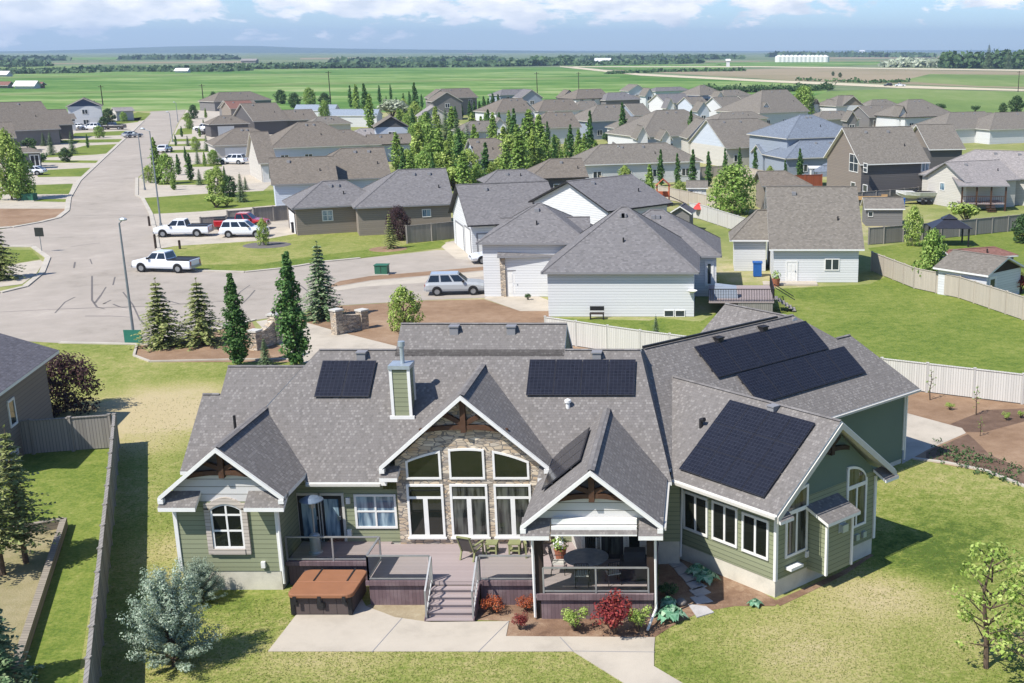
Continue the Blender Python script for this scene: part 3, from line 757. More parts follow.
# main walls
WL.box(-16.2, -1.0, 45.45, 55.4, 1.0, 3.7); FD.box(-16.17, -1.03, 45.48, 55.4, 0, 1.0)
WL.prism([PQ(31.8, -28.05, .7), PQ(37.8, -28.05, .7), PQ(37.8, -37, .7), PQ(31.8, -37, .7)], (0, 0, 2.95))
FD.prism([PQ(31.83, -28.08), PQ(37.77, -28.08), PQ(37.77, -37), PQ(31.83, -37)], (0, 0, .7))
GR = MB(); GR.prism([PQ(31.81, -28.06, 3.64), PQ(37.79, -28.06, 3.64), PQ(34.8, -28.06, 6.28)], PQ(0, -.2)); fixn(GR.build('gable', M['green_smooth'], HS))
truss(0, 0, 5.02, 6.25, 1.05, 'timber_dark', (PQ(34.8, -28.04), PQ(1, 0), PQ(0, 1)))
WG = MB(); WG.prism([PQ(36.5, -34.0, .25), PQ(48.0, -34.0, .25), PQ(48.0, -43, .25), PQ(36.5, -43, .25)], (0, 0, 3.55)); fixn(WG.build('wing_wall', M['green_smooth'], HS))
FD.prism([PQ(36.5, -34.03), PQ(47.97, -34.03), PQ(47.97, -43), PQ(36.5, -43)], (0, 0, .25))
ge = MB(); ge.prism([(-5.98, 50.1, 7.3), (-5.98, 52.6, 7.3), (-5.98, 51.35, 8.42)], (-.1, 0, 0)); fixn(ge.build('gable', M['green'], HS))
GE2 = MB(); GE2.prism([PQ(44.1-3.6, -42.4, 4.2), PQ(44.1+3.6, -42.4, 4.2), PQ(44.1, -42.4, 7.3)], PQ(0, .1)); fixn(GE2.build('gable', M['green'], HS))
fixn(WL.build('wall', M['green'], HS)); [fixn(o) for o in GB.each('gable', M['shake'], HS)]; fixn(FD.build('foundation', M['found'], HS))
# rakes and eaves of the wing
rk = MB()
for s, pe in ((-1, 31.2), (1, 38.4)):
    A = PQ(34.8, -27.47, 6.42); B = PQ(pe, -27.47, 3.6)
    rk.prism([A, B, B-UP*.25, A-UP*.25], PQ(0, .05))
rk.build('rake_board', M['beige'], HS); fixn(HS.children[-1])
gt = MB()
for A, B in ((PQ(31.14, -27.5, 3.56), PQ(31.14, -33.0, 3.56)), (PQ(38.5, -33.34, 3.86), PQ(48.35, -33.34, 3.86)), (Vector((-15.6, 44.86, 3.62)), Vector((-12.7, 44.86, 3.62))), (Vector((-1.42, 40.1, 3.7)), Vector((-1.42, 44.8, 3.7)))):
    gt.bar(A, B, .1, .1)
gt.each('gutter', M['beige'], HS)
RF_obj = RF.done(HS, 'shingle', 'white', 'shingle_ridge')
# pent roofs beside the sun room gable
for pa, pb in ((31.25, 32.0), (37.6, 38.45)):
    r_ = Roof(); r_.slab([PQ(pa, -27.35, 3.42), PQ(pb, -27.35, 3.42), PQ(pb, -28.0, 3.74), PQ(pa, -28.0, 3.74)], .12); r_.done(HS, 'shingle')
# corner boards and downpipes
cb = MB()
for x, y, z0, z1 in ((-20.02, 43.02, .8, 3.6), (-16.18, 43.02, .8, 3.6)):
    cb.box(x-.07, x+.07, y-.03, y+.1, z0, z1)
for p, q, z1 in ((31.8, -28.05, 3.55), (37.8, -28.05, 3.4), (48.0, -34.0, 3.7)):
    c = PQ(p, q); cb.tube([c+UP*.7, c+UP*z1], [.09, .09], 4)
cb.each('corner_board', M['white'], HS)
def pipe(pts, mat='white'):
    d = MB(); d.tube([Vector(c) for c in pts], .05, 6); d.build('downpipe', M[mat], HS)
pipe([(-16.1, 42.9, 3.6), (-16.12, 42.98, 3.2), (-16.12, 42.98, .3)]); pipe([(-6.18, 40.5, 3.5), (-6.18, 40.52, .1)])
pipe([(-1.78, 40.5, 3.5), (-1.78, 40.5, .7), (-1.78, 40.5, .45), (-2.05, 39.5, .1)]); pipe([PQ(31.72, -33.0, 3.5), PQ(31.7, -33.1, .2)]); pipe([PQ(48.06, -33.9, 3.8), PQ(48.06, -33.92, .2)])
# windows -----------------------------------------------------------------
FL = frame((-20.0, 43.04, 0), (0, -1, 0)); FM = frame((-16.2, 45.45, 0), (0, -1, 0)); FGR = frame((-12.15, 45.2, 0), (0, -1, 0))
a0, a1, z0, z1 = pxrect(FL, 212, 505, 244, 548)
mid = (a0+a1)/2; h = (a1-a0)/2
window(HS, FL, a0, a1, z0, z1, 2, 1, .08, 'white', 'glass', lambda a: z1-.16+.24*(1-((a-mid)/h)**2), [z0+.72, z0+1.36], 'brickstone', 'arched bedroom window with stone surround', .035)
def wpx(F, r, **k):
    a0, a1, z0, z1 = pxrect(F, *r); return window(HS, F, a0, a1, z0, z1, **k)
wpx(FM, (355, 494, 397, 528), cols=2, rows=2, glass='glass_blue', label='two by two paned window with pale blinds', mb=.035)
a0, a1, z0, z1 = pxrect(FM, 298.5, 494, 344, 541)
hw = (a1-a0)/2
for i in range(2):
    door(HS, FM, a0+hw*i+.03, a0+hw*(i+1)-.03, 1.02, z1-.05, 'black', 'beige', 'glass_blue', 'patio_door')
# great room wall of glass
xs = []
for x0, x1 in ((406.4, 441.6), (449.5, 485.2), (493.2, 529.5)):
    b0, b1, zz, _ = pxrect(FGR, x0, 470, x1, 478.5); xs.append((b0, b1))
zs = pxrect(FGR, 406, 470, 441, 479)[2]
cm = (xs[1][0]+xs[1][1])/2
arc = lambda a: zs+1.28-.092*(a-cm)**2
for b0, b1 in xs: window(HS, FGR, b0, b1, zs, zs+1.0, 1, 1, .085, 'white', 'glass', arc, None, None, 'arched upper window of the stone gable')
for i, (x0, x1) in enumerate(((408, 444.5), (451, 488.5), (494.8, 531.8))):
    b0, b1, z0, z1 = pxrect(FGR, x0, 484, x1, 536.5)
    w = window(HS, FGR, b0, b1, max(z0, 1.08), z1, 1, 1, .09, 'white', 'glass' if i == 0 else 'glass_curtain', None, [z1-.56])
    k = MB(); mm = (b0+b1)/2; k.fbox(FGR, mm-.09, mm+.09, max(z0, 1.08)+.09, z1-.61, -.02, .05); k.build('mullion', M['white'], w)
    sl = MB(); sl.fbox(FGR, b0-.05, b1+.05, max(z0, 1.08)-.07, max(z0, 1.08)-.003, -.02, .12); sl.build('sill', M['white'], w)
# porch interior: a bay with the porch door
by = MB(); by.prism([(-5.35, 45.46, 1.0), (-4.75, 43.7, 1.0), (-1.92, 43.7, 1.0), (-1.92, 45.46, 1.0)], (0, 0, 2.52)); fixn(by.build('porch_wall', M['w_cream'], HS))
FP = frame((-4.75, 43.7, 0), (0, -1, 0))
door(HS, FP, .75, 1.6, 1.02, 3.1, 'black', 'beige', 'glass_curtain', 'patio_door', 'dark porch door with glazed centre'); window(HS, FP, 1.75, 2.3, 1.05, 3.15, 1, 1, .07, 'beige', 'glass'); window(HS, FP, .05, .6, 1.05, 3.15, 1, 1, .07, 'beige', 'glass')
# sun room windows
FS = frame(PQ(31.8, -28.05), PQ(-1, 0)); FE = frame(PQ(31.8, -28.05), PQ(0, 1))
zx = lambda x, y: (660+x/3.416, 420+y/3.416)
O, u, n = FS
for tl, bl, tr, br in (((80, 238), (82, 372), (165, 268), (165, 398)), ((178, 272), (180, 405), (267, 302), (265, 438)), ((280, 310), (283, 445), (373, 345), (373, 482))):
    c = [onplane(*zx(*v), O, n) for v in (tl, bl, tr, br)]; a = [(k-O).dot(u) for k in c]
    window(HS, FS, (a[0]+a[1])/2, (a[2]+a[3])/2, (c[1].z+c[3].z)/2, (c[0].z+c[2].z)/2, 2, 1, .1, 'white', 'glass')
O, u, n = FE
for bl, br, tlz, s in (((425, 475), (508, 437), None, 1), ((655, 370), (700, 352), None, -1)):
    c = [onplane(*zx(*v), O, n) for v in (bl, br)]; a = [(k-O).dot(u) for k in c]; z0 = (c[0].z+c[1].z)/2
    b0, b1 = a; w_ = b1-b0
    if s == 1:
        b1 = b0+1.28; top = lambda t, b0=b0, b1=b1, z0=z0: z0+1.75+.95*math.sqrt(max(0, 1-((b1-t)/(b1-b0))**2))
    else:
        b0 = b1-1.28; top = lambda t, b0=b0, b1=b1, z0=z0: z0+1.75+.95*math.sqrt(max(0, 1-((t-b0)/(b1-b0))**2))
    w = window(HS, FE, b0, b1, z0, z0+1.7, 1, 1, .1, 'white', 'glass_curtain', top, [z0+1.78], None, 'tall quarter arched window of the end wall', .08)
    k = MB(); mm = (b0+b1)/2; k.fbox(FE, mm-.045, mm+.045, z0+.1, z0+1.7, -.02, .045); k.build('mullion', M['white'], w)
# chase on the end wall
pa = (onplane(825.4, 575.1, PQ(34, -27.15), n)-Vector((0, 0, 0))); pb = onplane(850.3, 563.4, PQ(34, -27.15), n)
fp = lambda v: (v.x+v.y)*q2
p0, p1 = fp(pa), fp(pb)
ch = MB(); ch.prism([PQ(p0, -27.15, .62), PQ(p1, -27.15, .62), PQ(p1, -28.2, .62), PQ(p0, -28.2, .62)], (0, 0, 2.3)); fixn(ch.build('fireplace_chase', M['green'], HS))
cr = Roof(); cr.slab([PQ(p0-.22, -26.9, 2.85), PQ(p1+.22, -26.9, 2.85), PQ(p1+.22, -28.05, 3.3), PQ(p0-.22, -28.05, 3.3)], .13); cr.done(HS, 'shingle')
cc = MB(); 
for pp in (p0, p1): c = PQ(pp, -27.13); cc.tube([c+UP*.62, c+UP*2.8], .07, 4)
cc.each('corner_board', M['white'], HS)
FC = frame(PQ(p0, -27.15), PQ(0, 1)); bx = MB(); bx.fbox(FC, .75, 1.08, 2.2, 2.5, 0, .2); bx.fbox(FC, .7, 1.13, 2.15, 2.55, 0, .03); bx.build('vent_box', M['metal'], HS)
mt = MB(); mt.fbox(FE, .55, 1.25, 1.0, 1.12, .02, .32); mt.build('wall_shelf', M['white'], HS)
for a in (4.75, 5.2): bx = MB(); bx.fbox(FE, a, a+.22, .95, 1.2, 0, .12); bx.build('meter_box', M['metal'], HS)
bx = MB(); bx.fbox(FE, 1.7, 1.85, 1.15, 1.4, 0, .08); bx.build('outlet_box', M['white'], HS)
# wall lights and outlets
for F, x, y in ((FM, 348.5, 500), (FL, 264, 564), (FM, 350, 532)):
    a0, a1, z0, z1 = pxrect(F, x-2, y-3, x+2, y+3); bx = MB(); bx.fbox(F, a0, a1, z0, z1, 0, .12); bx.build('wall_light' if y < 510 else 'outlet_box', M['white'], HS)
def mainpt(x, y, lift=0):
    r = ray(x, y); t = (3.73-m_*44.9-CAMH)/(r.z-m_*r.y); v = r*t; v.z += CAMH+lift; return v
# chimney ------------------------------------------------------------------
cbp = mainpt(402.5, 418); cx0, cy0 = cbp.x, cbp.y; zb = zm(cy0); ck = MB(); ck.box(cx0-.36, cx0+.36, cy0, cy0+.75, zb-.4, zb+2.0)
chm = ck.build('chimney', M['green'], RF_obj)
tr_ = MB()
for sx in (-.36, .36):
    for sy in (0, .75): tr_.box(cx0+sx-.06, cx0+sx+.06, cy0+sy-.03, cy0+sy+.03, zb-.3, zb+2.05)
tr_.box(cx0-.5, cx0+.5, cy0-.05, cy0+.03, zb-.05, zb+.1); tr_.build('chimney_trim', M['white'], RF_obj)
cp = MB(); cp.box(cx0-.44, cx0+.44, cy0-.08, cy0+.83, zb+2.05, zb+2.2); cp.tube([(cx0+.05, cy0+.42, zb+2.2), (cx0+.05, cy0+.42, zb+2.95)], .09, 12); cp.lathe([(.02, zb+3.12), (.14, zb+3.1), (.14, zb+2.9), (.02, zb+2.88)][::-1], (cx0+.05, cy0+.42, 0), 12); cp.build('chimney_cap', M['metal'], RF_obj)
# roof vents
def mainpt(x, y, lift=0):
    r = ray(x, y); t = (3.73-m_*44.9-CAMH)/(r.z-m_*r.y); v = r*t; v.z += CAMH+lift; return v
def wingpt(x, y):
    nn = Vector((.75*q2, -.75*q2, 1)); d = 3.95-.75*33.4
    r = ray(x, y); o = Vector((0, 0, CAMH)); t = (d-o.dot(nn))/r.dot(nn); return o+r*t
def ventbox(c, w=.36, rz=0, mat='grey_trim'):
    b = MB(Matrix.Translation(c) @ Matrix.Rotation(rz, 4, 'Z')); b.box(-w/2, w/2, -w*.5, w*.5, -.2, .2); b.box(-w*.6, w*.6, -w*.62, w*.55, .2, .25); b.build('roof_vent', M[mat], RF_obj)
for x, y in ((454.5, 331), (511.5, 331), (362, 357), (597, 357)): ventbox(mainpt(x, y))
for x, y in ((718.5, 342), (763, 331)): ventbox(wingpt(x, y), .34, R(45), 'black')
vp = MB(); v = mainpt(235, 425); vp.tube([v-UP*.3, v+UP*.4], .06, 8); vp.build('vent_pipe', M['black'], RF_obj)
vp = MB(); v = mainpt(568, 407); vp.tube([v-UP*.2, v+UP*.22], .09, 10); vp.lathe([(.14, 0), (.14, .1), (.03, .16)], v+UP*.2, 10); vp.build('vent_pipe', M['white'], RF_obj)
def sunpt(x, y):
    nn = Vector((-.78*q2, -.78*q2, 1)); d = 3.68-.78*31.2
    r = ray(x, y); o = Vector((0, 0, CAMH)); t = (d-o.dot(nn))/r.dot(nn); return o+r*t
v = sunpt(701, 427); vp = MB(); vp.tube([v-UP*.2, v+UP*.35], .08, 8); vp.tube([v+UP*.3, v+UP*.36+PQ(0, .2)], .09, 8); vp.build('vent_pipe', M['black'], RF_obj)
ventbox(sunpt(773, 411), .34, R(45))
rl = MB(); rl.bar(gs+UP*.05, G(43.1, -38.2)+UP*.05, .12, .1); rl.build('ridge_shadow_bar', M['black'], RF_obj)  # black bar painted in for the shadow line along the wing ridge
# solar arrays ---------------------------------------------------------------
def array(c00, c10, c01, nx, ny, label, nrm, skip=()):
    """c00 lower left, c10 lower right, c01 upper left"""
    root = None; ex = (c10-c00)/nx; ey = (c01-c00)/ny; nrm = Vector(nrm).normalized(); lift = nrm*.13
    rl = MB()
    for j in range(ny):
        for g in (.25, .75):
            rl.bar(c00+ey*(j+g)+nrm*.06, c10+ey*(j+g)+nrm*.06, .05, .06)
    base = rl.build('solar_array', M['solar_frame'], HS); base['label'] = label
    for j in range(ny):
        for i in range(nx):
            if (i, j) in skip: continue
            a = c00+ex*i+ey*j+lift; gx_ = ex*.008; gy_ = ey*.006
            q = [a+gx_+gy_, a+ex-gx_+gy_, a+ex+ey-gx_-gy_, a+ey+gx_-gy_]
            b = MB(); b.m = 0; b.prism([k-nrm*.045 for k in q], nrm*.04); b.m = 1
            c = sum(q, Vector())/4; q3 = [c+(k-c)*.975 for k in q]; b.poly([k+nrm*.001 for k in q3])
            o = b.build('solar_panel', [M['solar_frame'], M['solar']], base); 
            if o.data.polygons[-1].normal.dot(nrm) < 0: o.data.flip_normals()
    return base
nm = (0, -m_, 1)
def para(f, a, b, c): return f(*a), f(*b), f(*c)
a, b, c = para(mainpt, (314.5, 398.5), (369.5, 398.5), (321, 362)); b = Vector((b.x, a.y, a.z)); c = Vector((a.x, c.y, c.z)); array(a, b, c, 2, 1, 'pair of black solar panels left of the chimney', nm)
a, b, c = para(mainpt, (526, 397), (634.5, 397), (528, 361)); b = Vector((b.x, a.y, a.z)); c = Vector((a.x, c.y, c.z)); array(a, b, c, 4, 1, 'row of four black solar panels right of the stone gable', nm)
ng = PQ(0, .75, 1)
def pqz(v): return (v.x+v.y)*q2, (v.x-v.y)*q2
def wing_array(p0, p1, q0, q1, nx, label, skip=()):
    array(G(p0, q0), G(p1, q0), G(p0, q1), nx, 1, label, ng, skip)
wing_array(36.95, 44.6, -36.2, -37.72, 5, 'upper row of dark solar panels on the wing roof')
wing_array(38.05, 45.65, -34.72, -36.14, 5, 'lower row of dark solar panels on the wing roof')
ns = Vector((-.78*q2, -.78*q2, 1)); Sp = lambda p, q: PQ(p, q, 3.68+.78*(p-31.2))
array(Sp(31.55, -32.95), Sp(31.55, -28.42), Sp(34.45, -32.95), 4, 3, 'large block of twelve black solar panels on the sun room roof', ns)
po = lambda y, x: Vector((x, y, 5.9-.82*(-4.0-x)))
array(po(46.2, -5.95), po(42.2, -5.95), po(46.2, -4.5), 3, 1, 'glancing row of solar panels on the porch roof', (-.82, 0, 1))
# ------------------------------------------------------------------ deck, porch floor, furniture
DK = thing('deck', (-10, 42.5, 0), 'mauve wooden deck with steps and glass railing in front of the green house', 'deck')
fl = MB(); fl.box(-16.15, -12.55, 43.45, 45.44, .86, 1.0); fl.box(-12.55, -6.12, 41.65, 45.19, .86, 1.0); fl.box(-6.12, -1.85, 40.5, 45.4, .86, 1.0); fl.build('deck_floor', M['deck'], DK)
sk = MB(); sk.box(-16.1, -12.6, 43.52, 43.6, 0, .86); sk.box(-12.5, -10.2, 41.72, 41.8, 0, .86); sk.box(-8.35, -6.15, 41.72, 41.8, 0, .86); sk.box(-12.5, -12.42, 41.8, 43.5, 0, .86); sk.box(-5.95, -1.95, 40.56, 40.64, 0, .86); sk.box(-1.95, -1.88, 40.6, 45.4, 0, .86); sk.each('skirting', M['skirt'], DK)
rm = MB(); rm.box(-16.16, -12.54, 43.4, 43.5, .84, 1.02); rm.box(-12.6, -10.16, 41.6, 41.7, .84, 1.02); rm.box(-8.39, -6.13, 41.6, 41.7, .84, 1.02); rm.box(-6.1, -1.86, 40.45, 40.55, .8, 1.02); rm.each('rim_board', M['skirt'], DK)
st = MB(); X0, X1 = -10.14, -8.4
for i in range(5):
    y = 41.64-.26*(i+1); z = 1.0-.182*(i+1)
    st.box(X0-.03, X1+.03, y-.03, y+.29, z-.04, z); st.box(X0, X1, y+.02, y+.06, 0, z-.04)
st.box(X0, X0+.05, 40.36, 41.64, 0, .1); sst = st.build('stairs', M['deck'], DK)
ss = MB()
for x in (X0-.04, X1): ss.prism([(x, 41.64, .98), (x, 41.64, .55), (x, 40.75, 0), (x, 40.3, 0), (x, 40.3, .12)], (.04, 0, 0))
fixn(ss.build('stringer', M['skirt'], sst))
def railing(A, B, n, label=None, h=1.0, glass=True):
    A = Vector(A); B = Vector(B); r = MB(); r.bar(A+UP*h, B+UP*h, .07, .05); r.bar(A+UP*.09, B+UP*.09, .04, .05); rr = r.build('railing', M['alu'], DK)
    if label: rr['label'] = label
    for i in range(n+1):
        c = A.lerp(B, i/n); p = MB(); p.box(c.x-.03, c.x+.03, c.y-.03, c.y+.03, c.z, c.z+h); p.build('railing_post', M['alu'], rr)
    if glass:
        for i in range(n):
            a = A.lerp(B, (i+.03)/n)+UP*.12; b = A.lerp(B, (i+.97)/n)+UP*.12; g = MB(); g.poly([a, b, b+UP*(h-.16), a+UP*(h-.16)]); g.build('glass_panel', M['clear'], rr)
railing((-16.1, 43.5, 1), (-12.55, 43.5, 1), 2); railing((-12.5, 43.5, 1), (-12.5, 41.7, 1), 1); railing((-12.5, 41.7, 1), (-10.2, 41.7, 1), 1); railing((-8.35, 41.7, 1), (-6.2, 41.7, 1), 1)
railing((-5.85, 40.62, 1), (-2.05, 40.62, 1), 2, 'glass railing across the porch front'); railing((-1.93, 41.0, 1), (-1.93, 45.2, 1), 2)
for x in (X0+.02, X1-.02):
    r = MB(); r.bar((x, 41.6, 2.0), (x, 40.42, 1.15), .06, .06); r.bar((x, 41.5, 1.1), (x, 40.5, .3), .04, .04)
    for y, z0, z1 in ((41.62, .95, 2.0), (40.42, .1, 1.15)): r.box(x-.03, x+.03, y-.03, y+.03, z0, z1)
    for k in range(5):
        y = 41.4-.2*k; z = 2.0-.72*(41.6-y); r.box(x-.008, x+.008, y-.008, y+.008, z-.9, z)
    r.build('handrail', M['alu'], sst)
# hot tub
HT_ = thing('hot_tub', (-14.05, 41.75, 0), 'square hot tub with brown folding vinyl cover beside the deck', 'hot tub')
tb = MB(); tb.prism([(-15.12, 40.84, .06), (-13.02, 40.84, .06), (-12.95, 40.95, .06), (-12.95, 42.8, .06), (-15.15, 42.8, .06), (-15.15, 40.95, .06)], (0, 0, .7)); tb.build('cabinet', M['spa'], HT_)
bs = MB(); bs.box(-15.1, -13.0, 40.88, 42.75, 0, .07); bs.build('base', M['black'], HT_)
for x in (-15.1, -13.0):
    b = MB(); b.box(x-.07, x+.07, 40.80, 40.92, .05, .76); b.build('corner_panel', M['black'], HT_)
def cover(y0, y1, f):
    c = MB(); x0, x1 = -15.24, -12.84; r = .28
    pts = []
    if f: corners = [(x0, y0, 1), (x1, y0, 1), (x1, y1, 0), (x0, y1, 0)]
    else: corners = [(x0, y0, 0), (x1, y0, 0), (x1, y1, 1), (x0, y1, 1)]
    cxm, cym = (x0+x1)/2, (y0+y1)/2
    for x, y, rd in corners:
        if not rd: pts.append((x, y)); continue
        sx = 1 if x < cxm else -1; sy = 1 if y < cym else -1; ox, oy = x+sx*r, y+sy*r
        a0 = math.atan2(-sy*0-0, -sx) ; seq = []
        for k in range(5):
            t = k/4*math.pi/2; seq.append((ox-sx*r*math.cos(t), oy-sy*r*math.sin(t)))
        if (x < cxm) == (y < cym): pass
        else: seq = seq[::-1]
        pts += seq
    c.prism([(x, y, .76) for x, y in pts], (0, 0, .16)); o = c.build('cover', M['cover'], HT_); fixn(o)
    bv = o.modifiers.new('soft', 'BEVEL'); bv.width = .035; bv.segments = 2; return o
cv = cover(40.66, 41.78, 1); cover(41.80, 42.92, 0)
for x in (-14.6, -13.35):
    s_ = MB(); s_.box(x-.03, x+.03, 41.85, 42.95, .925, .94); s_.build('cover_strap', M['black'], cv)
for x in (-14.95, -14.05, -13.15):
    s_ = MB(); s_.box(x-.06, x+.06, 40.63, 40.655, .55, .85); s_.box(x-.05, x+.05, 40.80, 40.835, .42, .58); s_.build('latch', M['black'], HT_)
ct = MB(); ct.box(-14.2, -13.9, 40.79, 40.835, .3, .52); ct.build('control_box', M['black'], HT_)
# patio heater
ph = thing('patio_heater', (-15.25, 44.3, 1.0), 'tall patio heater with round metal hood by the patio doors', 'patio heater')
b = MB(); b.lathe([(.27, 1.0), (.27, 1.05), (.2, 1.1), (.2, 1.75), (.16, 1.8), (.04, 1.85)], (-15.25, 44.3, 0), 16); b.build('tank_housing', M['metal'], ph)
b = MB(); b.tube([(-15.25, 44.3, 1.8), (-15.25, 44.3, 2.95)], .035, 10); b.build('pole', M['alu'], ph)
b = MB(); b.lathe([(.11, 2.9), (.13, 3.1), (.1, 3.2)], (-15.25, 44.3, 0), 12); b.build('burner', M['alu'], ph)
b = MB(); b.lathe([(.46, 3.2), (.45, 3.23), (.25, 3.34), (.03, 3.38)], (-15.25, 44.3, 0), 20); b.build('hood', M['hood'], ph)
# side chairs and small tables on the deck
def lounge(name, loc, rz, label, group, H=1.05):
    t = thing(name, loc, label, 'chair', group); t.rotation_euler = (0, 0, rz)
    T = Matrix.Translation(loc)
    def bld(m, nm, mt):
        o = m.build(nm, M[mt], t); return o
    def MBx(): return MB(T)
    for s in (-.29, .29):
        m = MBx(); m.bar((s, -.35, 0), (s, -.3, .6), .06, .06); bld(m, 'leg', 'chair_green'); m = MBx(); m.bar((s, .42, 0), (s, .25, .45), .06, .06); bld(m, 'leg', 'chair_green')
        m = MBx(); m.bar((s, -.38, .6), (s, .42, .62), .09, .035); bld(m, 'armrest', 'chair_green')
    m = MBx(); m.bar((-.27, -.3, .4), (-.27, .3, .33), .05, .05); m.bar((.27, -.3, .4), (.27, .3, .33), .05, .05); m.bar((-.27, .3, .33), (-.27, .62, H), .05, .05); m.bar((.27, .3, .33), (.27, .62, H), .05, .05); m.bar((-.27, .62, H), (.27, .62, H), .06, .06); bld(m, 'frame', 'chair_green')
    m = MBx(); m.prism([(-.25, -.3, .41), (.25, -.3, .41), (.25, .28, .34), (-.25, .28, .34)], (0, 0, .025)); bld(m, 'seat', 'sling')
    m = MBx(); m.prism([(-.25, .3, .36), (.25, .3, .36), (.25, .61, H-.02), (-.25, .61, H-.02)], (0, .02, .01)); bld(m, 'backrest', 'sling')
    return t
lounge('lounge_chair', (-9.05, 43.9, 1.0), R(160), 'olive high back sling chair at the top of the deck steps', 'sling chairs on the deck')
lounge('lounge_chair', (-6.75, 44.2, 1.0), R(15), 'olive sling chair beside the porch post', 'sling chairs on the deck')
def sidetable(x, y, label):
    t = thing('side_table', (x, y, 1.0), label, 'table', 'small tables on the deck')
    m = MB(); m.box(x-.24, x+.24, y-.24, y+.24, 1.42, 1.47); m.build('tabletop', M['chair_green'], t)
    for sx in (-.19, .19):
        for sy in (-.19, .19): m = MB(); m.box(x+sx-.03, x+sx+.03, y+sy-.03, y+sy+.03, 1.0, 1.42); m.build('leg', M['chair_green'], t)
    m = MB(); m.box(x-.2, x+.2, y-.2, y+.2, 1.14, 1.17); m.build('shelf', M['chair_green'], t)
sidetable(-8.35, 44.3, 'small olive side table next to the high back chair'); sidetable(-7.45, 44.3, 'small olive side table next to the chair by the porch')
# porch dining set
tb = thing('patio_table', (-4.45, 42.2, 1.0), 'round tiled patio dining table under the porch roof', 'table')
m = MB(); m.lathe([(.02, 1.70), (.82, 1.70), (.84, 1.72), (.84, 1.745), (.66, 1.75), (.66, 1.744), (.02, 1.745)], (-4.45, 42.2, 0), 32); m.build('tabletop', M['table_top'], tb)
for a in range(4):
    t = R(45+90*a); m = MB(); m.tube([(-4.45+.6*math.cos(t), 42.2+.6*math.sin(t), 1.0), (-4.45+.45*math.cos(t), 42.2+.45*math.sin(t), 1.7)], .03, 6); m.build('leg', M['alu'], tb)
def pchair(x, y, rz, label):
    t = thing('patio_chair', (x, y, 1.0), label, 'chair', 'metal chairs around the porch table'); t.rotation_euler = (0, 0, rz); T = Matrix.Translation((x, y, 1.0))
    for sx in (-.24, .24):
        m = MB(T); m.tube([(sx, -.24, 0), (sx, -.22, .62), (sx, .22, .62)], .016, 6); m.build('leg', M['black'], t); m = MB(T); m.tube([(sx, .28, 0), (sx, .22, .45), (sx, .34, .98)], .016, 6); m.build('leg', M['black'], t)
    m = MB(T); m.box(-.24, .24, -.24, .24, .42, .46); m.build('seat', M['beige'], t)
    m = MB(T); m.tube([(-.24, .34, .98), (.24, .34, .98)], .016, 6)
    for i in range(5): m.tube([(-.18+.09*i, .23, .47), (-.18+.09*i, .33, .97)], .008, 4)
    m.build('backrest', M['black'], t)
pchair(-5.5, 42.4, R(90), 'metal patio chair left of the round porch table'); pchair(-4.5, 41.35, R(180), 'metal patio chair in front of the round table by the railing')
pchair(-4.3, 43.2, 0, 'metal patio chair behind the round porch table'); pchair(-3.4, 41.5, R(200), 'metal patio chair between the table and the covered barbecue')
bq = thing('barbecue', (-2.6, 41.9, 1.0), 'barbecue under a dark fitted cover in the porch corner', 'barbecue')
m = MB(); m.prism([(-3.15, 41.6, 1.06), (-2.1, 41.6, 1.06), (-2.1, 42.25, 1.06), (-3.15, 42.25, 1.06)], (0, 0, .75)); 
pr = [(-.38, 1.8), (-.36, 2.0), (-.25, 2.15), (.0, 2.2), (.25, 2.15), (.36, 2.0), (.38, 1.8)]
m.prism([(-3.0, 41.93+a, z) for a, z in pr], (.78, 0, 0)); o = m.build('cover', M['bbq'], bq); fixn(o)
for sx in (-3.05, -2.2):
    m = MB(); m.tube([(sx, 41.75, 1.06), (sx+.05, 41.75, 1.06)], .07, 10); m.build('wheel', M['tyre'], bq)
bl = thing('wall_lamp', (-4.2, 43.5, 2.9), 'round white globe lamp beside the porch door', 'lamp')
m = MB(); m.lathe([(.02, 2.8), (.13, 2.86), (.17, 2.97), (.13, 3.08), (.02, 3.14)], (-4.2, 43.5, -.05), 14); m.build('globe', M['white'], bl)
m = MB(); m.box(-4.25, -4.15, 43.5, 43.69, 3.0, 3.1); m.build('bracket', M['black'], bl)
pt = thing('flower_pot', (-5.6, 43.7, 1.0), 'terracotta pot with white flowers at the back of the porch', 'flower pot')
m = MB(); m.lathe([(.17, 1.0), (.24, 1.38), (.26, 1.42), (.2, 1.42)], (-5.6, 43.7, 0), 14); m.build('pot', M['terracotta'], pt)
m = MB(); random.seed(4); leafclump(m, (-5.6, 43.7, 1.65), .34, 160, .12); m.build('leaves', M['lf_green'], pt)
m = MB(); leafclump(m, (-5.6, 43.7, 1.75), .33, 70, .12); m.build('flowers', M['white'], pt)
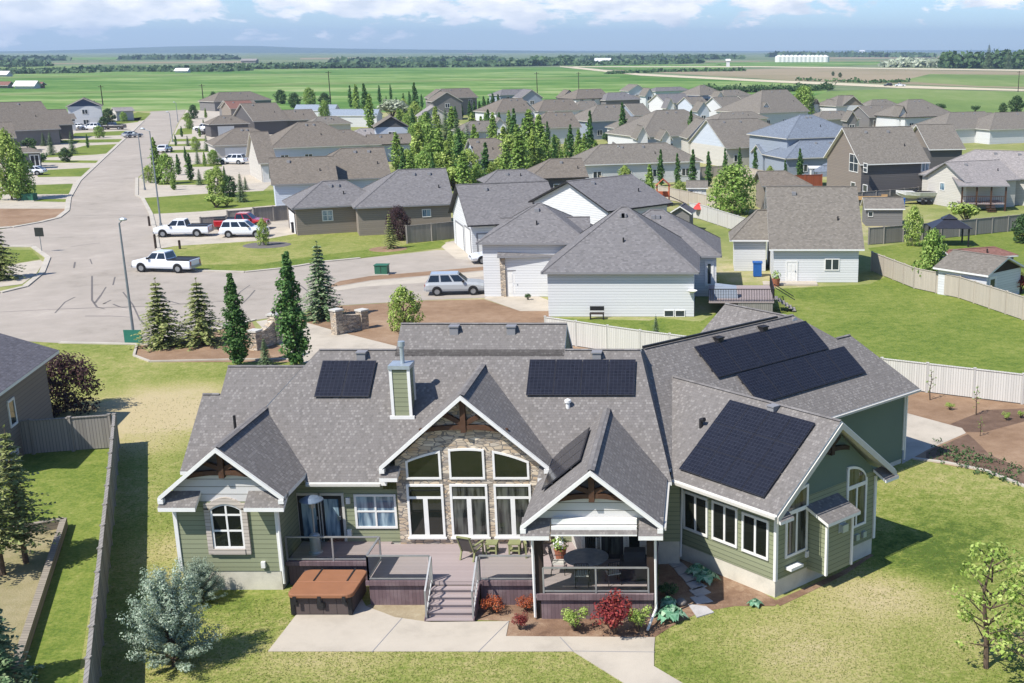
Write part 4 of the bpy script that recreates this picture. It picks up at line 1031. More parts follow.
# ------------------------------------------------------------------ ground, roads, fields
def sheet(name, x0, x1, y0, y1, z, mat):
    m = MB(); m.poly([(x0, y0, z), (x1, y0, z), (x1, y1, z), (x0, y1, z)]); return tag(m.build(name, M[mat]), kind='structure')
sheet('ground', -22000, 22000, -60, 26000, -.02, 'plain')
flat('town_lots', [(-150, 20), (130, 20), (230, 330), (170, 420), (-215, 440), (-190, 200)], 'town_ground', -.008)
flat('home_lawn', [(-60, 22), (40, 22), (50, 120), (-3, 90), (-26, 80), (-42, 84.5), (-75, 84)], 'lawn', -.002)
patch('green_lawn', [(660, 318), (700, 322), (755, 290), (870, 284), (900, 270), (1060, 320), (1250, 374), (1250, 424), (885, 394), (690, 352), (560, 342)], 'lawn_green', .002)
patch('strip_lawn', [(560, 318), (700, 322), (720, 345), (545, 342)], 'lawn_green', .004)
patch('upper_lawn', [(868, 248), (1060, 224), (1250, 210), (1250, 366), (1024, 305), (884, 262)], 'lawn_green', .004)
patch('left_lawn', [(-60, 450), (117, 448), (100, 540), (75, 700), (-90, 700)], 'lawn_green', .002)
# streets
road = [(186, 109.5), (177, 125), (168, 145), (153, 166), (137, 178), (136.6, 195.6), (142.5, 198), (151, 214), (155.7, 234), (158, 249), (170, 262), (197.5, 271), (245, 272.4), (284, 268.5), (324, 262), (360, 258.5), (437, 250), (500, 250), (500, 297), (427, 300), (340, 305.4), (282, 316), (255, 320), (160, 345), (60, 343), (-90, 335), (-90, 300), (0, 293), (25, 287), (42, 273), (48, 258), (33, 247), (-60, 246), (-60, 233), (0, 229.5), (11.7, 227.6), (40, 222.5), (58, 218), (67, 211), (69, 198), (79, 181), (99.6, 161.7), (117, 145.6), (133, 131), (143.5, 120.7), (150.8, 111.5)]
patch('road', road, 'asphalt', .006)
def kerb(name, px, w=.45, h=.1, mat='kerb'):
    m = MB(); pts = [U(x, y, 0) for x, y in px]
    for a, b in zip(pts, pts[1:]): m.bar(a+UP*(h/2), b+UP*(h/2), w, h)
    tag(m.build(name, M[mat]), kind='structure')
kerb('kerb', [(143.5, 120.7), (133, 131), (117, 145.6), (99.6, 161.7), (79, 181), (69, 198), (67, 211), (58, 218), (40, 222.5), (11.7, 227.6), (-60, 234)], .6)
kerb('kerb', [(137, 178), (136.6, 195.6), (142.5, 198), (151, 214), (155.7, 234), (158, 249), (170, 262), (197.5, 271), (245, 272.4), (284, 268.5), (324, 262), (360, 258.5)], .45)
kerb('kerb', [(-60, 296), (0, 293), (25, 287), (42, 273), (48, 258), (33, 247), (-60, 246)], .5)
kerb('kerb', [(60, 343), (160, 345), (255, 320)], .35, .08)
# left verge: concrete drives with grass strips between
patch('driveway', [(-60, 232), (11, 227), (66, 211), (69, 198), (98, 162), (133, 131), (143, 120), (110, 117), (55, 126), (-60, 150)], 'concrete', .004)
for k, q in enumerate([[(44, 156), (85, 145.6), (117, 144), (110, 153), (97, 154.5), (47, 157.5)], [(35, 160), (98, 160.5), (97, 163), (35, 162.5)], [(35, 170.5), (91, 167.6), (85, 176.4), (38, 177)],
    [(0, 192), (32, 185), (73, 183.7), (69, 194), (0, 194.5)], [(32, 199), (66, 199), (65.5, 202), (34, 201.3)], [(63, 139.8), (123, 139), (121.5, 142), (58.6, 143.3)], [(75, 133), (131, 130.5), (127, 135), (70, 137)], [(100, 122), (142, 117), (138, 122), (105, 126)], [(137.6, 112), (151, 113.4), (143.5, 120.7), (111, 121.6)]]):
    patch('verge_lawn', q, 'lawn_green', .010)
patch('dirt_verge', [(-40, 208.6), (66, 208.6), (66, 212), (57, 217), (40, 221), (11.7, 226), (-40, 229)], 'soil', .010)
patch('corner_lawn', [(-40, 250), (32, 250), (40, 259), (20, 262), (-40, 272)], 'lawn_green', .010); patch('sidewalk', [(-40, 280), (20, 263), (40, 260), (44, 262), (36, 274), (22, 284), (-40, 292)], 'concrete', .012)
# right verge
patch('driveway', [(186, 110), (178, 125), (169, 145), (154, 166), (139, 178), (138, 196), (143, 198), (215, 194), (263, 191), (300, 160), (300, 112)], 'concrete', .004)
for q in [[(183, 117), (192, 117), (191, 119.5), (181, 119.5)], [(178, 129), (192, 127), (192, 134), (175, 135)], [(173, 139), (205, 138.5), (205, 141), (171, 141.5)], [(167, 144.5), (197, 143.5), (197, 145.5), (165, 146.5)], [(172, 150), (215, 149), (215, 152), (170, 153)],
          [(185, 164.5), (222, 163.5), (222, 166.5), (183, 167)], [(160, 181), (212, 179), (212, 184.5), (158, 185)]]: patch('verge_lawn', q, 'lawn_green', .010)
patch('verge_lawn', [(142.5, 198), (207, 193.6), (280, 190), (285, 204), (228, 209), (202, 211.4), (151, 214)], 'lawn_green', .011)
patch('driveway', [(151, 214), (202, 211.4), (300, 203), (300, 233), (255, 241), (175, 246), (158, 249)], 'concrete', .008)
patch('front_lawn', [(158, 250), (175, 246), (255, 241), (300, 233), (357, 230), (400, 236), (456, 234), (449, 241), (440, 248), (360, 258), (324, 262), (284, 268.5), (245, 272.4), (197.5, 271), (170, 262)], 'lawn', .010)
patch('front_lawn_edge', [(180, 265), (260, 264), (330, 254), (440, 241), (446, 243), (440, 248), (360, 258), (324, 262), (284, 268.5), (245, 272.4), (197.5, 271)], 'lawn_green', .014)
patch('driveway', [(438, 244), (455, 240.5), (500, 240), (500, 262), (456, 259)], 'concrete', .012)
patch('driveway', [(484, 298.5), (503, 283), (556, 303), (553, 311), (520, 311)], 'concrete', .013)
patch('dirt_strip', [(340, 281), (370, 276), (420, 272), (490, 266), (497, 269), (420, 276), (372, 280), (325, 288)], 'soil', .012); patch('gutter_pan', [(325, 289), (372, 281), (420, 277), (497, 270), (497, 275), (420, 283), (360, 287), (325, 293)], 'concrete', .014)
# lots round the house
patch('dirt_lot', [(337, 306), (427, 300.5), (484, 299.3), (520, 311), (553, 311), (548, 322), (700, 342), (690, 352), (390, 352), (362, 340), (338, 331), (288, 318)], 'soil', .008)
patch('driveway', [(256, 321.5), (285, 316.5), (340, 332), (400, 347), (400, 372), (300, 362), (281, 346)], 'concrete', .012)
patch('planting_bed', [(137, 345), (160, 346), (252, 322), (262, 340), (283, 347), (290, 362), (150, 362), (135, 357)], 'soil', .010)
kerb('bed_edging', [(137, 345), (134, 356), (150, 362), (240, 360), (290, 360)], .16, .1, 'kerb')
patch('garden_soil', [(903, 384), (1060, 403), (1250, 426), (1250, 570), (1060, 500), (985, 472), (926, 461), (902, 456)], 'soil', .004)
patch('garden_pad', [(903, 412), (962, 428), (966, 433), (927, 450), (902, 464)], 'concrete', .008)
patch('garden_bed', [(950, 424), (985, 410), (1030, 408), (1030, 420), (985, 432), (966, 432)], 'soil_dark', .006); patch('garden_bed', [(968, 434), (940, 446), (926, 452), (926, 460), (985, 471), (1040, 492), (1040, 476), (990, 455), (975, 440)], 'soil_dark', .007)
kerb('bed_edging', [(913, 459), (945, 463), (985, 471), (1040, 493)], .2, .08)
slabpx('patio', [(268, 651), (299, 611), (362, 599), (366, 606), (395, 617), (430, 622), (509, 621), (506, 636), (655, 637), (654, 650), (654, 666), (720, 705), (660, 705), (573, 651)], 'concrete', -.05, .03)
jm = MB()
for a, b in (((372, 652), (402, 618)), ((478, 652), (509, 621)), ((573, 651), (560, 637)), ((573, 651), (655, 652))):
    A, B = U(*a, .032), U(*b, .032); jm.bar(A, B, .03, .006)
tag(jm.build('patio_joint', M['grey_trim']), kind='structure')
patch('gravel_bed', [(366, 606), (380, 600), (440, 606), (440, 618), (430, 622), (395, 617)], 'gravel', .006)
patch('planting_bed', [(474, 620), (474, 604), (540, 604), (540, 618), (656, 616), (660, 560), (690, 550), (779, 602), (775, 606), (735, 606), (700, 612), (672, 626), (655, 637), (506, 636), (509, 621)], 'mulch', .008)
patch('side_bed', [(774, 601), (800, 590), (840, 572), (870, 554), (874, 555), (846, 574), (812, 591), (780, 606)], 'mulch', .009)
for q in [[(688, 604), (706, 606), (714, 612), (697, 617)], [(690, 597), (704, 595), (713, 601), (697, 604)], [(689, 590), (702, 586), (711, 592), (697, 597)], [(686, 583), (697, 580), (707, 586), (693, 590)], [(680, 575), (690, 571), (700, 577), (686, 582)], [(674, 568), (684, 564), (690, 570), (679, 575)], [(668, 563), (678, 560), (684, 564), (673, 567)]]:
    o = slabpx('paving_stone', q, 'paver', -.02, .04)
# tyre marks on the court
tm = MB()
for path in ([(123, 292), (133, 305), (140, 320), (147, 326)], [(92, 276), (92, 300), (97, 307), (105, 309)], [(106, 287), (101, 295), (95, 303)], [(55, 313), (65, 302), (75, 297)], [(113, 304), (120, 307), (128, 308)], [(70, 247), (90, 244), (100, 243)], [(75, 262), (74, 268)], [(90, 259), (92, 264)], [(243, 303), (250, 296), (255, 290)], [(85, 316), (110, 316), (130, 317)], [(115, 277), (113, 285)], [(106, 303), (103, 304), (111, 300)], [(250, 285), (240, 292), (236, 300)], [(70, 216), (105, 215), (152, 216)], [(84, 182), (110, 181), (135, 182)], [(0, 312), (60, 309), (150, 306), (240, 300)], [(160, 292), (166, 300), (180, 304), (200, 303)], [(300, 285), (310, 293), (330, 296)]):
    pts = [U(x, y, .010) for x, y in path]
    for a, b in zip(pts, pts[1:]):
        d = (b-a).normalized(); n = Vector((-d.y, d.x, 0))*rnd(.05, .09); tm.poly([a-n, b-n, b+n, a+n])
tag(tm.build('tyre_marks', M['asphalt_mark']), kind='structure')
# farmland
def field(name, px, mat, z): patch(name, px, mat, z)
field('crop_field', [(-400, 112), (-400, 76), (0, 71), (250, 69), (500, 67.5), (575, 67), (640, 75), (768, 81.5), (830, 87), (820, 100), (760, 112), (560, 112), (300, 112), (186, 110), (100, 112)], 'crop', .0)
field('pasture', [(760, 112), (830, 91), (900, 88.5), (1024, 92), (1500, 100), (1500, 130), (900, 120)], 'pasture', .05)
field('stubble_field', [(610, 70), (690, 70.5), (800, 68), (1024, 71.5), (1500, 76), (1500, 92), (1024, 88.5), (900, 84), (800, 81), (700, 75)], 'stubble', .05)
field('pasture', [(930, 74), (1100, 76), (1100, 88), (980, 86), (900, 81)], 'pasture', .10)
field('green_field', [(560, 66), (610, 64), (720, 64.5), (740, 69), (690, 71), (640, 71)], 'crop', .10)
field('green_field', [(700, 63), (880, 60), (900, 64), (800, 67), (740, 67)], 'crop', .10)
field('gravel_road', [(560, 67), (572, 66.6), (640, 73.5), (768, 80), (905, 85.5), (1024, 89.3), (1500, 98), (1500, 100.5), (1024, 91), (900, 88), (768, 82), (640, 75.5)], 'dirtroad', .15)
field('highway', [(560, 66.3), (760, 66.2), (1024, 69.6), (1400, 74), (1400, 75.5), (1024, 71), (760, 67.2), (560, 67)], 'dirtroad', .15)
field('stubble_field', [(-300, 69), (0, 66), (200, 65.5), (480, 64.5), (480, 66), (200, 68), (0, 71), (-300, 76)], 'pasture', .1)
for q in ([(120, 62), (250, 61), (250, 63), (120, 63.5)], [(480, 62), (560, 60.5), (570, 62), (480, 64)], [(300, 58), (430, 57), (430, 58.5), (300, 59.5)], [(800, 57), (960, 56), (960, 58), (800, 59.5)], [(-100, 57.5), (60, 57), (60, 58.5), (-100, 59)]): field('far_field', q, 'stubble', .2)
for q in ([(560, 58), (700, 56.5), (700, 58.5), (560, 60)], [(60, 57.5), (220, 57), (220, 59), (60, 60)]): field('far_field', q, 'crop', .2)
for q in ([(-300, 80), (0, 76.5), (180, 74.5), (330, 73.5), (330, 74.6), (180, 76), (0, 78.5), (-300, 83)], [(250, 84), (420, 80), (560, 77.5), (620, 77), (620, 78), (560, 79), (420, 82), (250, 86.5)], [(-200, 97), (60, 92), (200, 89), (200, 90), (60, 94), (-200, 100)]): field('pale_strip', q, 'pasture', .06)
for q in ([(300, 66.5), (430, 65.6), (430, 66.3), (300, 67.3)], [(640, 62), (760, 61), (760, 61.7), (640, 62.8)], [(0, 63.5), (120, 62.6), (120, 63.4), (0, 64.5)], [(820, 60.5), (940, 60.5), (940, 61.3), (820, 61.4)]): field('far_field', q, 'stubble', .25)
# low hills on the skyline
def hills(name, px, Y, depth, mat):
    m = MB(); top = []; bot = []
    for x, y in px:
        c = atY(x, y, Y); top.append(c); bot.append(Vector((c.x, Y-depth, -1)))
    for i in range(len(px)-1):
        m.poly([bot[i], bot[i+1], top[i+1], top[i]]); m.poly([top[i], top[i+1], top[i+1]+Vector((0, depth, -90)), top[i]+Vector((0, depth, -90))])
    tag(m.build(name, M[mat], smooth=True), kind='structure')
hills('hills', [(-900, 53), (-300, 52.6), (-100, 52.2), (20, 52), (100, 51), (140, 48.5), (170, 46.5), (215, 45.6), (260, 46.0), (300, 47.6), (350, 48.6), (430, 49.6), (520, 50.4), (600, 52), (700, 53)], 11500, 2500, 'hillwood')
hills('hills', [(-900, 52), (0, 51.2), (300, 50.9), (520, 50.6), (760, 51), (860, 50.3), (1024, 50.1), (1200, 50), (1700, 50.5), (2300, 52)], 15500, 2500, 'hillwood')
# ------------------------------------------------------------------ neighbouring houses
def simple_windows(H, V, faces, **k):
    for f in faces: H.rows(V, f, **k)
# left edge house
H = House('neighbour_house', 'brown house at the left edge with low grey roof and white window frames', 'house', 'w_taupe', 'roof_dark', over=.6)
H.over = .6
e0 = Vector((-35.3, 64.7, 0)); e1 = Vector((-33.5, 54.9, 0)); dd = (e1-e0).normalized(); nn = Vector((dd.y, -dd.x, 0))
nn = nn if nn.x < 0 else -nn
V = H._v((e0+nn*5.6), (e1+nn*5.6), 4.2+.38*5.6, 10, .38, 'g', 'g')
f = '+' if V['+'][0][2].x > 0 else '-'
F, L = V[f]
for r in ((8, 398, 14, 428), (6, 452, 18, 472)):
    a0, a1, z0, z1 = pxrect(F, *r); 
    window(H.root, F, min(a0, a1), max(a0, a1)+.2, max(z0, .3), z1, 1, 1, .12, 'white')
H.done()
# big grey neighbour directly behind
H = House('neighbour_house', 'grey roofed pale neighbour house directly behind the solar roofed bungalow', 'house', 'w_white', 'roof_grey', 'grey_trim', gable='w_white')
V = H.side((621, 206.3), (627, 206.3), (620, 272.5), 3.55, .74, 'h', 'h')
V2 = H.side((500, 217.5), (590, 216.5), (520, 256), 3.5, .55, 'g', 'g')
V4 = H.side((537, 203), (541, 203), (545, 243), 4.6, .6, 'h', 'h')
V3 = H.side((650, 209.5), (663, 209.5), (722, 256), 3.5, .64, 'h', 'h')
F, L = V['-']
for r in ((664, 310, 674, 317), (675, 310, 685, 317)): H.px(V, '-', r, 1, 1, glass='glass_dim', fw=.06)
F2 = V2['-'][0]
a0, a1, z0, z1 = pxrect(F2, 507.5, 271, 519, 298); door(H.root, F2, a0, a1, 0, z1, 'white', 'grey_trim')
H.px(V2, '-', (524, 269, 542, 284), 3, 2, trim='black', glass='glass_dim', fw=.1, mb=.03)
st = MB(); F2_ = F2; a0, a1, z0, z1 = pxrect(F2, 500.5, 256, 505.5, 297); st.fbox(F2, a0, a1, 0, z1, -.02, .12); st.build('stone_pier', M['stone'], H.root)
F3 = V3['-'][0]; a0, a1, z0, z1 = pxrect(F3, 706, 262, 712.5, 286); door(H.root, F3, a0, a1, z0, z1, 'white', 'white', 'glass_dim')
b = MB(); c = onplane(692, 292, F[0], F[2]); b.lathe([(.0, .0), (.28, .08), (.42, .2), (.40, .2), (.26, .1), (.0, .03)], c+F[2]*.4, 14); b.tube([c+UP*.05, c+F[2]*.4+UP*.05], .03, 6); b.build('satellite_dish', M['white'], H.root)
rootN1 = H.done()
# white gabled one behind it
H = House('neighbour_house', 'white house with wide blank gable and triple garage behind the grey neighbour', 'house', 'w_white', 'roof_grey', 'black', gable='w_white')
V = H.front((566, 181), (538, 202.5), (619, 212.5), 5.3, 9)
V2 = H.side((455.5, 184.5), (548, 181), (480, 225), 3.3, .6, 'g', 'g')
F, L = V2['A']
for r in ((457, 225, 464, 256), (466, 229, 471, 259)):
    a0, a1, z0, z1 = pxrect(F, *r); garage_door(H.root, F, min(a0, a1), max(a0, a1), 0, max(z1, 2.2), 'white', 'grey_trim')
F, L = V2['-']; a0, a1, z0, z1 = pxrect(F, 472, 226, 500, 262); garage_door(H.root, F, .6, 5.4, 0, 2.3, 'white', 'grey_trim')
V3 = H.side((497, 170), (525, 169), (510, 182), 3.3, .6, 'h', 'h'); V4 = H.side((572, 181.5), (612, 182), (600, 205), 3.5, .6, 'g', 'h')
H.done()
# tan grey house with corner garage by the parked vehicles
H = House('neighbour_house', 'tan house with grey hip roof and square window beside the red and white trucks', 'house', 'w_tan', 'roof_grey', 'grey_trim')
V = H.side((322, 181), (345, 180), (330, 206.5), 3.1, .6, 'h', 'h')
V2 = H.side((398, 169.5), (446, 168), (410, 205.5), 3.2, .62, 'h', 'g')
H.px(V, '-', (322, 210, 333, 221), 2, 2, glass='glass_blue', mb=.03); H.px(V2, '-', (422, 209, 431, 217), 2, 1, glass='glass_blue', mb=.03)
F, L = V['A']; garage_door(H.root, F, L*.2, L*.85, 0, 2.3, 'white', 'black')
F = V2['A'][0]; door(H.root, F, 1.0, 2.0, .1, 2.2, 'black', 'white')
F, L = V2['-']; H.done()
# generic neighbours: (label, wall, roof, trim, volumes, windows)
def nb(label, wall, roof, vols, trim='beige', cat='house', name='neighbour_house', wins='-', two=False, glass='glass_dim', gable=None, garage=(), group=None, over=.4, step=3.6, rot=.028):
    H = House(name, label, cat, wall, roof, trim, group, over, gable); vs = []
    for v in vols:
        kind, a = v[0], v[1:]
        if kind == 's' and rot:                # rows stand square to the street, which runs back to the left
            A, B = a[0], a[1]; m = (A[1]+B[1])/2; hl = (B[0]-A[0])/2*rot; a = ((A[0], m+hl), (B[0], m-hl))+tuple(a[2:])
        if kind == 'f' and rot:
            A, B = a[1], a[2]; m = (A[1]+B[1])/2; hl = (B[0]-A[0])/2*rot*.6; a = (a[0], (A[0], m+hl), (B[0], m-hl), a[3])
        V = H.side(*a[:3], **a[3]) if kind == 's' else H.front(*a[:3], **a[3])
        vs.append(V)
        for f in (a[3].get('_w') if False else (wins if kind == 's' else 'A')):
            zs = ((.9, 1.25),) if V['zw'] < 4.2 else ((.9, 1.3), (3.6, 1.25))
            H.rows(V, f, zs, step if kind == 's' else 4.6, 1.4, glass, 'white')
    for i, f, f0, f1, mt in garage:
        F, L = vs[i][f]; garage_door(H.root, F, L*f0, L*f1, 0, 2.3, mt, 'white')
    return H.done()
D = lambda **k: k
# second row right of the street
nb('long brown roofed house with dark gable step behind the tan house', 'w_lblue', 'roof_brown', [('s', (268, 157), (334, 156.5), (290, 184), D(ze=3.4, pitch=.62)), ('s', (341, 146), (384, 149), (372, 178), D(ze=3.4, pitch=.6, e1='h', e2='g'))], 'grey_trim')
nb('light blue house with two brown hip roofs and a row of windows', 'w_lblue', 'roof_brown', [('s', (298, 122), (321, 121.5), (290, 147.5), D(ze=3.4, pitch=.6, e1='h', e2='h')), ('s', (328, 129.5), (350, 130), (330, 146), D(ze=3.3, pitch=.55, e1='h', e2='h'))], step=3)
nb('brown hip roofed house with pale garage beside the poplars on the street', 'w_cream', 'roof_brown', [('s', (236, 128), (252, 127), (230, 145), D(ze=3.0, pitch=.55, e1='h', e2='h')), ('s', (249, 132), (268, 131), (258, 163.5), D(ze=3.0, pitch=.6, e1='g', e2='g'))], garage=[(0, '-', .15, .8, 'white'), (1, '-', .15, .85, 'white')], wins='')
nb('long brown roofed house with covered dark porch left of the metal sheds', 'w_dark', 'roof_brown', [('s', (240, 103.5), (276, 102.5), (250, 121.5), D(ze=3.3, pitch=.55)), ('s', (262, 110), (312, 109.5), (280, 120.5), D(ze=3.2, pitch=.5)), ('s', (219, 116), (232, 115), (222, 124), D(ze=3.0, pitch=.55, e1='h', e2='h'))], garage=[(2, '-', .2, .6, 'white')], wins='')
nb('far brown house with red roof patch at the end of the street', 'w_grey', 'roof_brown', [('s', (219, 92.5), (250, 91), (235, 101), D(ze=3.2, pitch=.55, e1='h', e2='h')), ('s', (223, 100.5), (253, 99.5), (235, 109), D(ze=3.0, pitch=.5))], wins='')
nb('small house with red brown roof right of the end of the street', 'w_tan', 'roof_red', [('s', (224, 101.5), (250, 100), (238, 108.5), D(ze=3.6, pitch=.55))], wins='')
nb('dark blue gabled house with brown lower roof in front of the poplars', 'w_lblue', 'roof_brown', [('f', (391, 116.8), (375.5, 127.5), (412, 127.8), D(ze=5.6, length=9)), ('s', (366, 134.5), (410, 133.5), (390, 144), D(ze=3.2, pitch=.5))], 'black', gable='w_dark', wins='')
nb('small tan hip roofed house left of the dark blue gable', 'w_cream', 'roof_light', [('s', (360, 128.5), (371, 128), (366, 139), D(ze=3.0, pitch=.5, e1='h', e2='h'))], wins='')
# left of the street
nb('brown house with broad roof nearest the left edge of the far street', 'w_grey', 'roof_brown', [('s', (-25, 102), (41, 102), (20, 130.5), D(ze=3.4, pitch=.6)), ('f', (26, 102), (21, 105), (32, 105), D(ze=6.2, length=4))], wins='')
nb('low brown roofed house half cut by the left edge', 'w_grey', 'roof_brown', [('s', (-30, 122), (12, 122.5), (3, 138), D(ze=3.2, pitch=.6))], wins='-')
nb('brown gabled house with white garage left of the two storey house', 'w_dark', 'roof_brown', [('s', (46, 109.5), (66, 109), (54, 125), D(ze=3.3, pitch=.6)), ('s', (62, 114), (74, 113.5), (66, 119), D(ze=3.0, pitch=.5))], garage=[(1, '-', .1, .9, 'white')], wins='')
nb('two storey white house with dark gable by the crop field', 'w_white', 'roof_brown', [('f', (83, 98.3), (67, 105.5), (104, 107.5), D(ze=5.6, length=9))], gable='w_navy', wins='-')
nb('long low beige shed roofed building at the end of the street', 'w_cream', 'roof_light', [('s', (112, 107.5), (132, 107), (120, 111), D(ze=2.8, pitch=.4))], wins='')
nb('small grey garage with striped dark doors on the left side of the street', 'w_grey', 'roof_brown', [('s', (14, 148), (30, 147.5), (22, 152.5), D(ze=2.9, pitch=.4, e2='h'))], garage=[(0, '-', .6, .75, 'black'), (0, '-', .8, .95, 'black')], wins='')
# centre behind the trees
nb('grey green house with brown roof half hidden by bright trees', 'w_lblue', 'roof_brown', [('s', (468, 138.5), (495, 138), (480, 159.5), D(ze=3.3, pitch=.6, e1='g', e2='h'))], step=3)
nb('brown hip roofed bungalow between the bright trees and the white shed', 'w_dark', 'roof_brown', [('s', (550, 158.5), (582, 158), (570, 177.5), D(ze=3.0, pitch=.58, e1='h', e2='g'))], 'black')
nb('two storey grey house with stepped front gables by the crop field', 'w_grey', 'roof_brown', [('f', (447, 92), (432, 101), (463, 102), D(ze=5.4, length=9)), ('s', (440, 88.7), (469, 88), (455, 98), D(ze=5.4, pitch=.6)), ('f', (440.5, 89.5), (427, 98), (452, 98), D(ze=5.4, length=6))])
nb('tan low house with pale roof behind the spruces', 'w_cream', 'roof_light', [('f', (434, 106), (417, 117), (449, 116), D(ze=3.2, length=8))])
nb('brown roofed house with white gable left of the grey twin gables', 'w_white', 'roof_brown', [('s', (503, 98.5), (522, 98), (512, 112), D(ze=4.5, pitch=.55, e1='h')), ('f', (527, 101), (515, 111), (533, 111), D(ze=4.4, length=7))])
nb('grey two storey house with pale twin gables against the crop field', 'w_blue', 'roof_grey', [('f', (532, 89.5), (521, 97.5), (544, 98.5), D(ze=5.6, length=9)), ('s', (502, 89.5), (524, 88.8), (510, 95), D(ze=5.4, pitch=.5, e1='h'))])
nb('wide brown roofed house with low white dormer gable', 'w_white', 'roof_brown', [('s', (544, 99.5), (572, 99), (560, 110.5), D(ze=4.0, pitch=.6, e1='h')), ('s', (546, 112.5), (572, 112), (560, 127.5), D(ze=3.6, pitch=.6, e1='h')), ('f', (554, 111.5), (545, 116.5), (564, 116.5), D(ze=5.0, length=5))])
nb('white house with black and white peak against the green field', 'w_white', 'roof_brown', [('s', (578, 89), (601, 89), (590, 98.5), D(ze=5.0, pitch=.55, e1='h')), ('f', (569.5, 90), (560, 98), (577, 97.5), D(ze=5.0, length=6))], 'black')
nb('mauve walled house with plain brown roof between two columnar trees', 'w_blue', 'roof_taupe', [('s', (597, 104.5), (621, 104.3), (608, 120.7), D(ze=4.2, pitch=.6, e1='h')), ('s', (624, 103.6), (643, 103.4), (634, 115.5), D(ze=4.6, pitch=.55))], step=4)
nb('white two storey house with layered white gables on the skyline', 'w_white', 'roof_taupe', [('f', (638, 84.5), (628.5, 91), (648, 91), D(ze=6.0, length=8)), ('s', (626, 93.5), (646, 93), (636, 98.5), D(ze=3.5, pitch=.5)), ('f', (650, 88), (646, 95), (656, 97), D(ze=5.0, length=6))])
nb('brown hip roofed house with small white gable behind the lone dark poplar', 'w_white', 'roof_taupe', [('s', (656, 110), (684, 109.5), (668, 136), D(ze=3.6, pitch=.6, e1='h', e2='h')), ('f', (643, 126), (636, 138), (650, 140), D(ze=3.6, length=6)), ('f', (666.5, 130), (660, 140), (673, 140), D(ze=3.6, length=6))])
nb('long low brown roof with sharp white gable facing the viewer', 'w_white', 'roof_taupe', [('s', (600, 143.3), (666, 143.5), (640, 163), D(ze=3.2, pitch=.58, e1='h', e2='h')), ('f', (618, 145), (609, 160), (628.5, 163), D(ze=3.2, length=7))], 'white')
nb('pale house with bluish upper roof behind the brown hip roofs', 'w_white', 'roof_grey', [('s', (656, 87), (680, 87), (666, 91), D(ze=6.0, pitch=.45, e1='h', e2='h')), ('s', (656, 94), (685, 93.5), (668, 103), D(ze=3.6, pitch=.55)), ('f', (671, 98), (665, 108), (675, 109), D(ze=3.4, length=5))])
nb('two storey house with pyramid roof on the skyline right of the bluish roof', 'w_lblue', 'roof_taupe', [('s', (700, 85), (704, 85), (702, 95.3), D(ze=5.8, pitch=.55, e1='h', e2='h')), ('s', (684, 97), (702, 96.5), (692, 105), D(ze=3.2, pitch=.55)), ('f', (704, 101.5), (698, 110), (712, 113), D(ze=3.2, length=6))])
nb('brown roofed house with tall narrow white gables left of the wide white gable', 'w_white', 'roof_taupe', [('s', (724, 90), (738, 89.6), (730, 96), D(ze=5.8, pitch=.5, e1='h', e2='h')), ('s', (712, 97), (737, 96.5), (725, 108.5), D(ze=3.8, pitch=.55)), ('f', (721, 91), (717, 97), (724.5, 97), D(ze=5.8, length=5))], garage=[(1, '-', .1, .4, 'white')])
nb('grey walled house with long porch roof beside the tall leafy tree', 'w_grey', 'roof_taupe', [('s', (738, 96), (760, 95.5), (748, 99.5), D(ze=5.6, pitch=.5)), ('s', (728, 106.5), (762, 106), (745, 110.5), D(ze=3.2, pitch=.45))])
nb('large brown roofed house with wide white gable left of the tall leafy tree', 'w_white', 'roof_taupe', [('s', (762, 90), (787, 89.5), (778, 112.5), D(ze=4.0, pitch=.6, e1='h')), ('f', (766.5, 102), (760, 112), (774, 113), D(ze=4.0, length=6))], step=4)
nb('tan house with wide roof and tall pale gable behind the row of columnar poplars', 'w_cream', 'roof_taupe', [('s', (706, 119), (757, 118.5), (742, 147.5), D(ze=3.4, pitch=.6, e2='h')), ('f', (704.5, 119.3), (692, 134), (727, 142), D(ze=4.2, length=7))], gable='w_lblue')
nb('white two storey house with blue grey hip roof beside the tan gable house', 'w_blue', 'roof_blue', [('s', (800, 115), (812, 114.5), (815, 137.5), D(ze=6.0, pitch=.5, e1='h', e2='h')), ('s', (800, 141), (845, 139), (830, 157), D(ze=3.2, pitch=.5, e1='h')), ('s', (756, 144.5), (778, 144), (765, 154), D(ze=3.0, pitch=.55))])
nb('house with pair of small white dormers on the right by the pasture', 'w_white', 'roof_taupe', [('s', (838, 95.5), (853, 95), (842, 106), D(ze=4.6, pitch=.55, e1='h')), ('f', (853.7, 96), (842.5, 106.5), (866, 105), D(ze=4.6, length=8)), ('f', (817.5, 99), (813, 106), (821, 106), D(ze=4.4, length=5)), ('f', (834, 99.5), (830.5, 106), (837, 106.5), D(ze=4.4, length=5))], gable='w_tan')
nb('long brown roofed house with two grey garage doors on the right', 'w_grey', 'roof_taupe', [('s', (858, 105.5), (893, 105), (875, 117), D(ze=3.2, pitch=.55)), ('f', (853, 111), (848, 121), (860, 121), D(ze=3.0, length=4))], garage=[(0, '-', .12, .4, 'w_taupe'), (0, '-', .45, .8, 'w_taupe')], wins='')
nb('brown hip roofed house with black and white crossed gables', 'w_white', 'roof_taupe', [('s', (908, 99.5), (922, 99), (915, 117), D(ze=3.6, pitch=.6, e1='h', e2='h')), ('f', (904, 106), (899, 116), (909, 118), D(ze=3.6, length=5))], 'black')
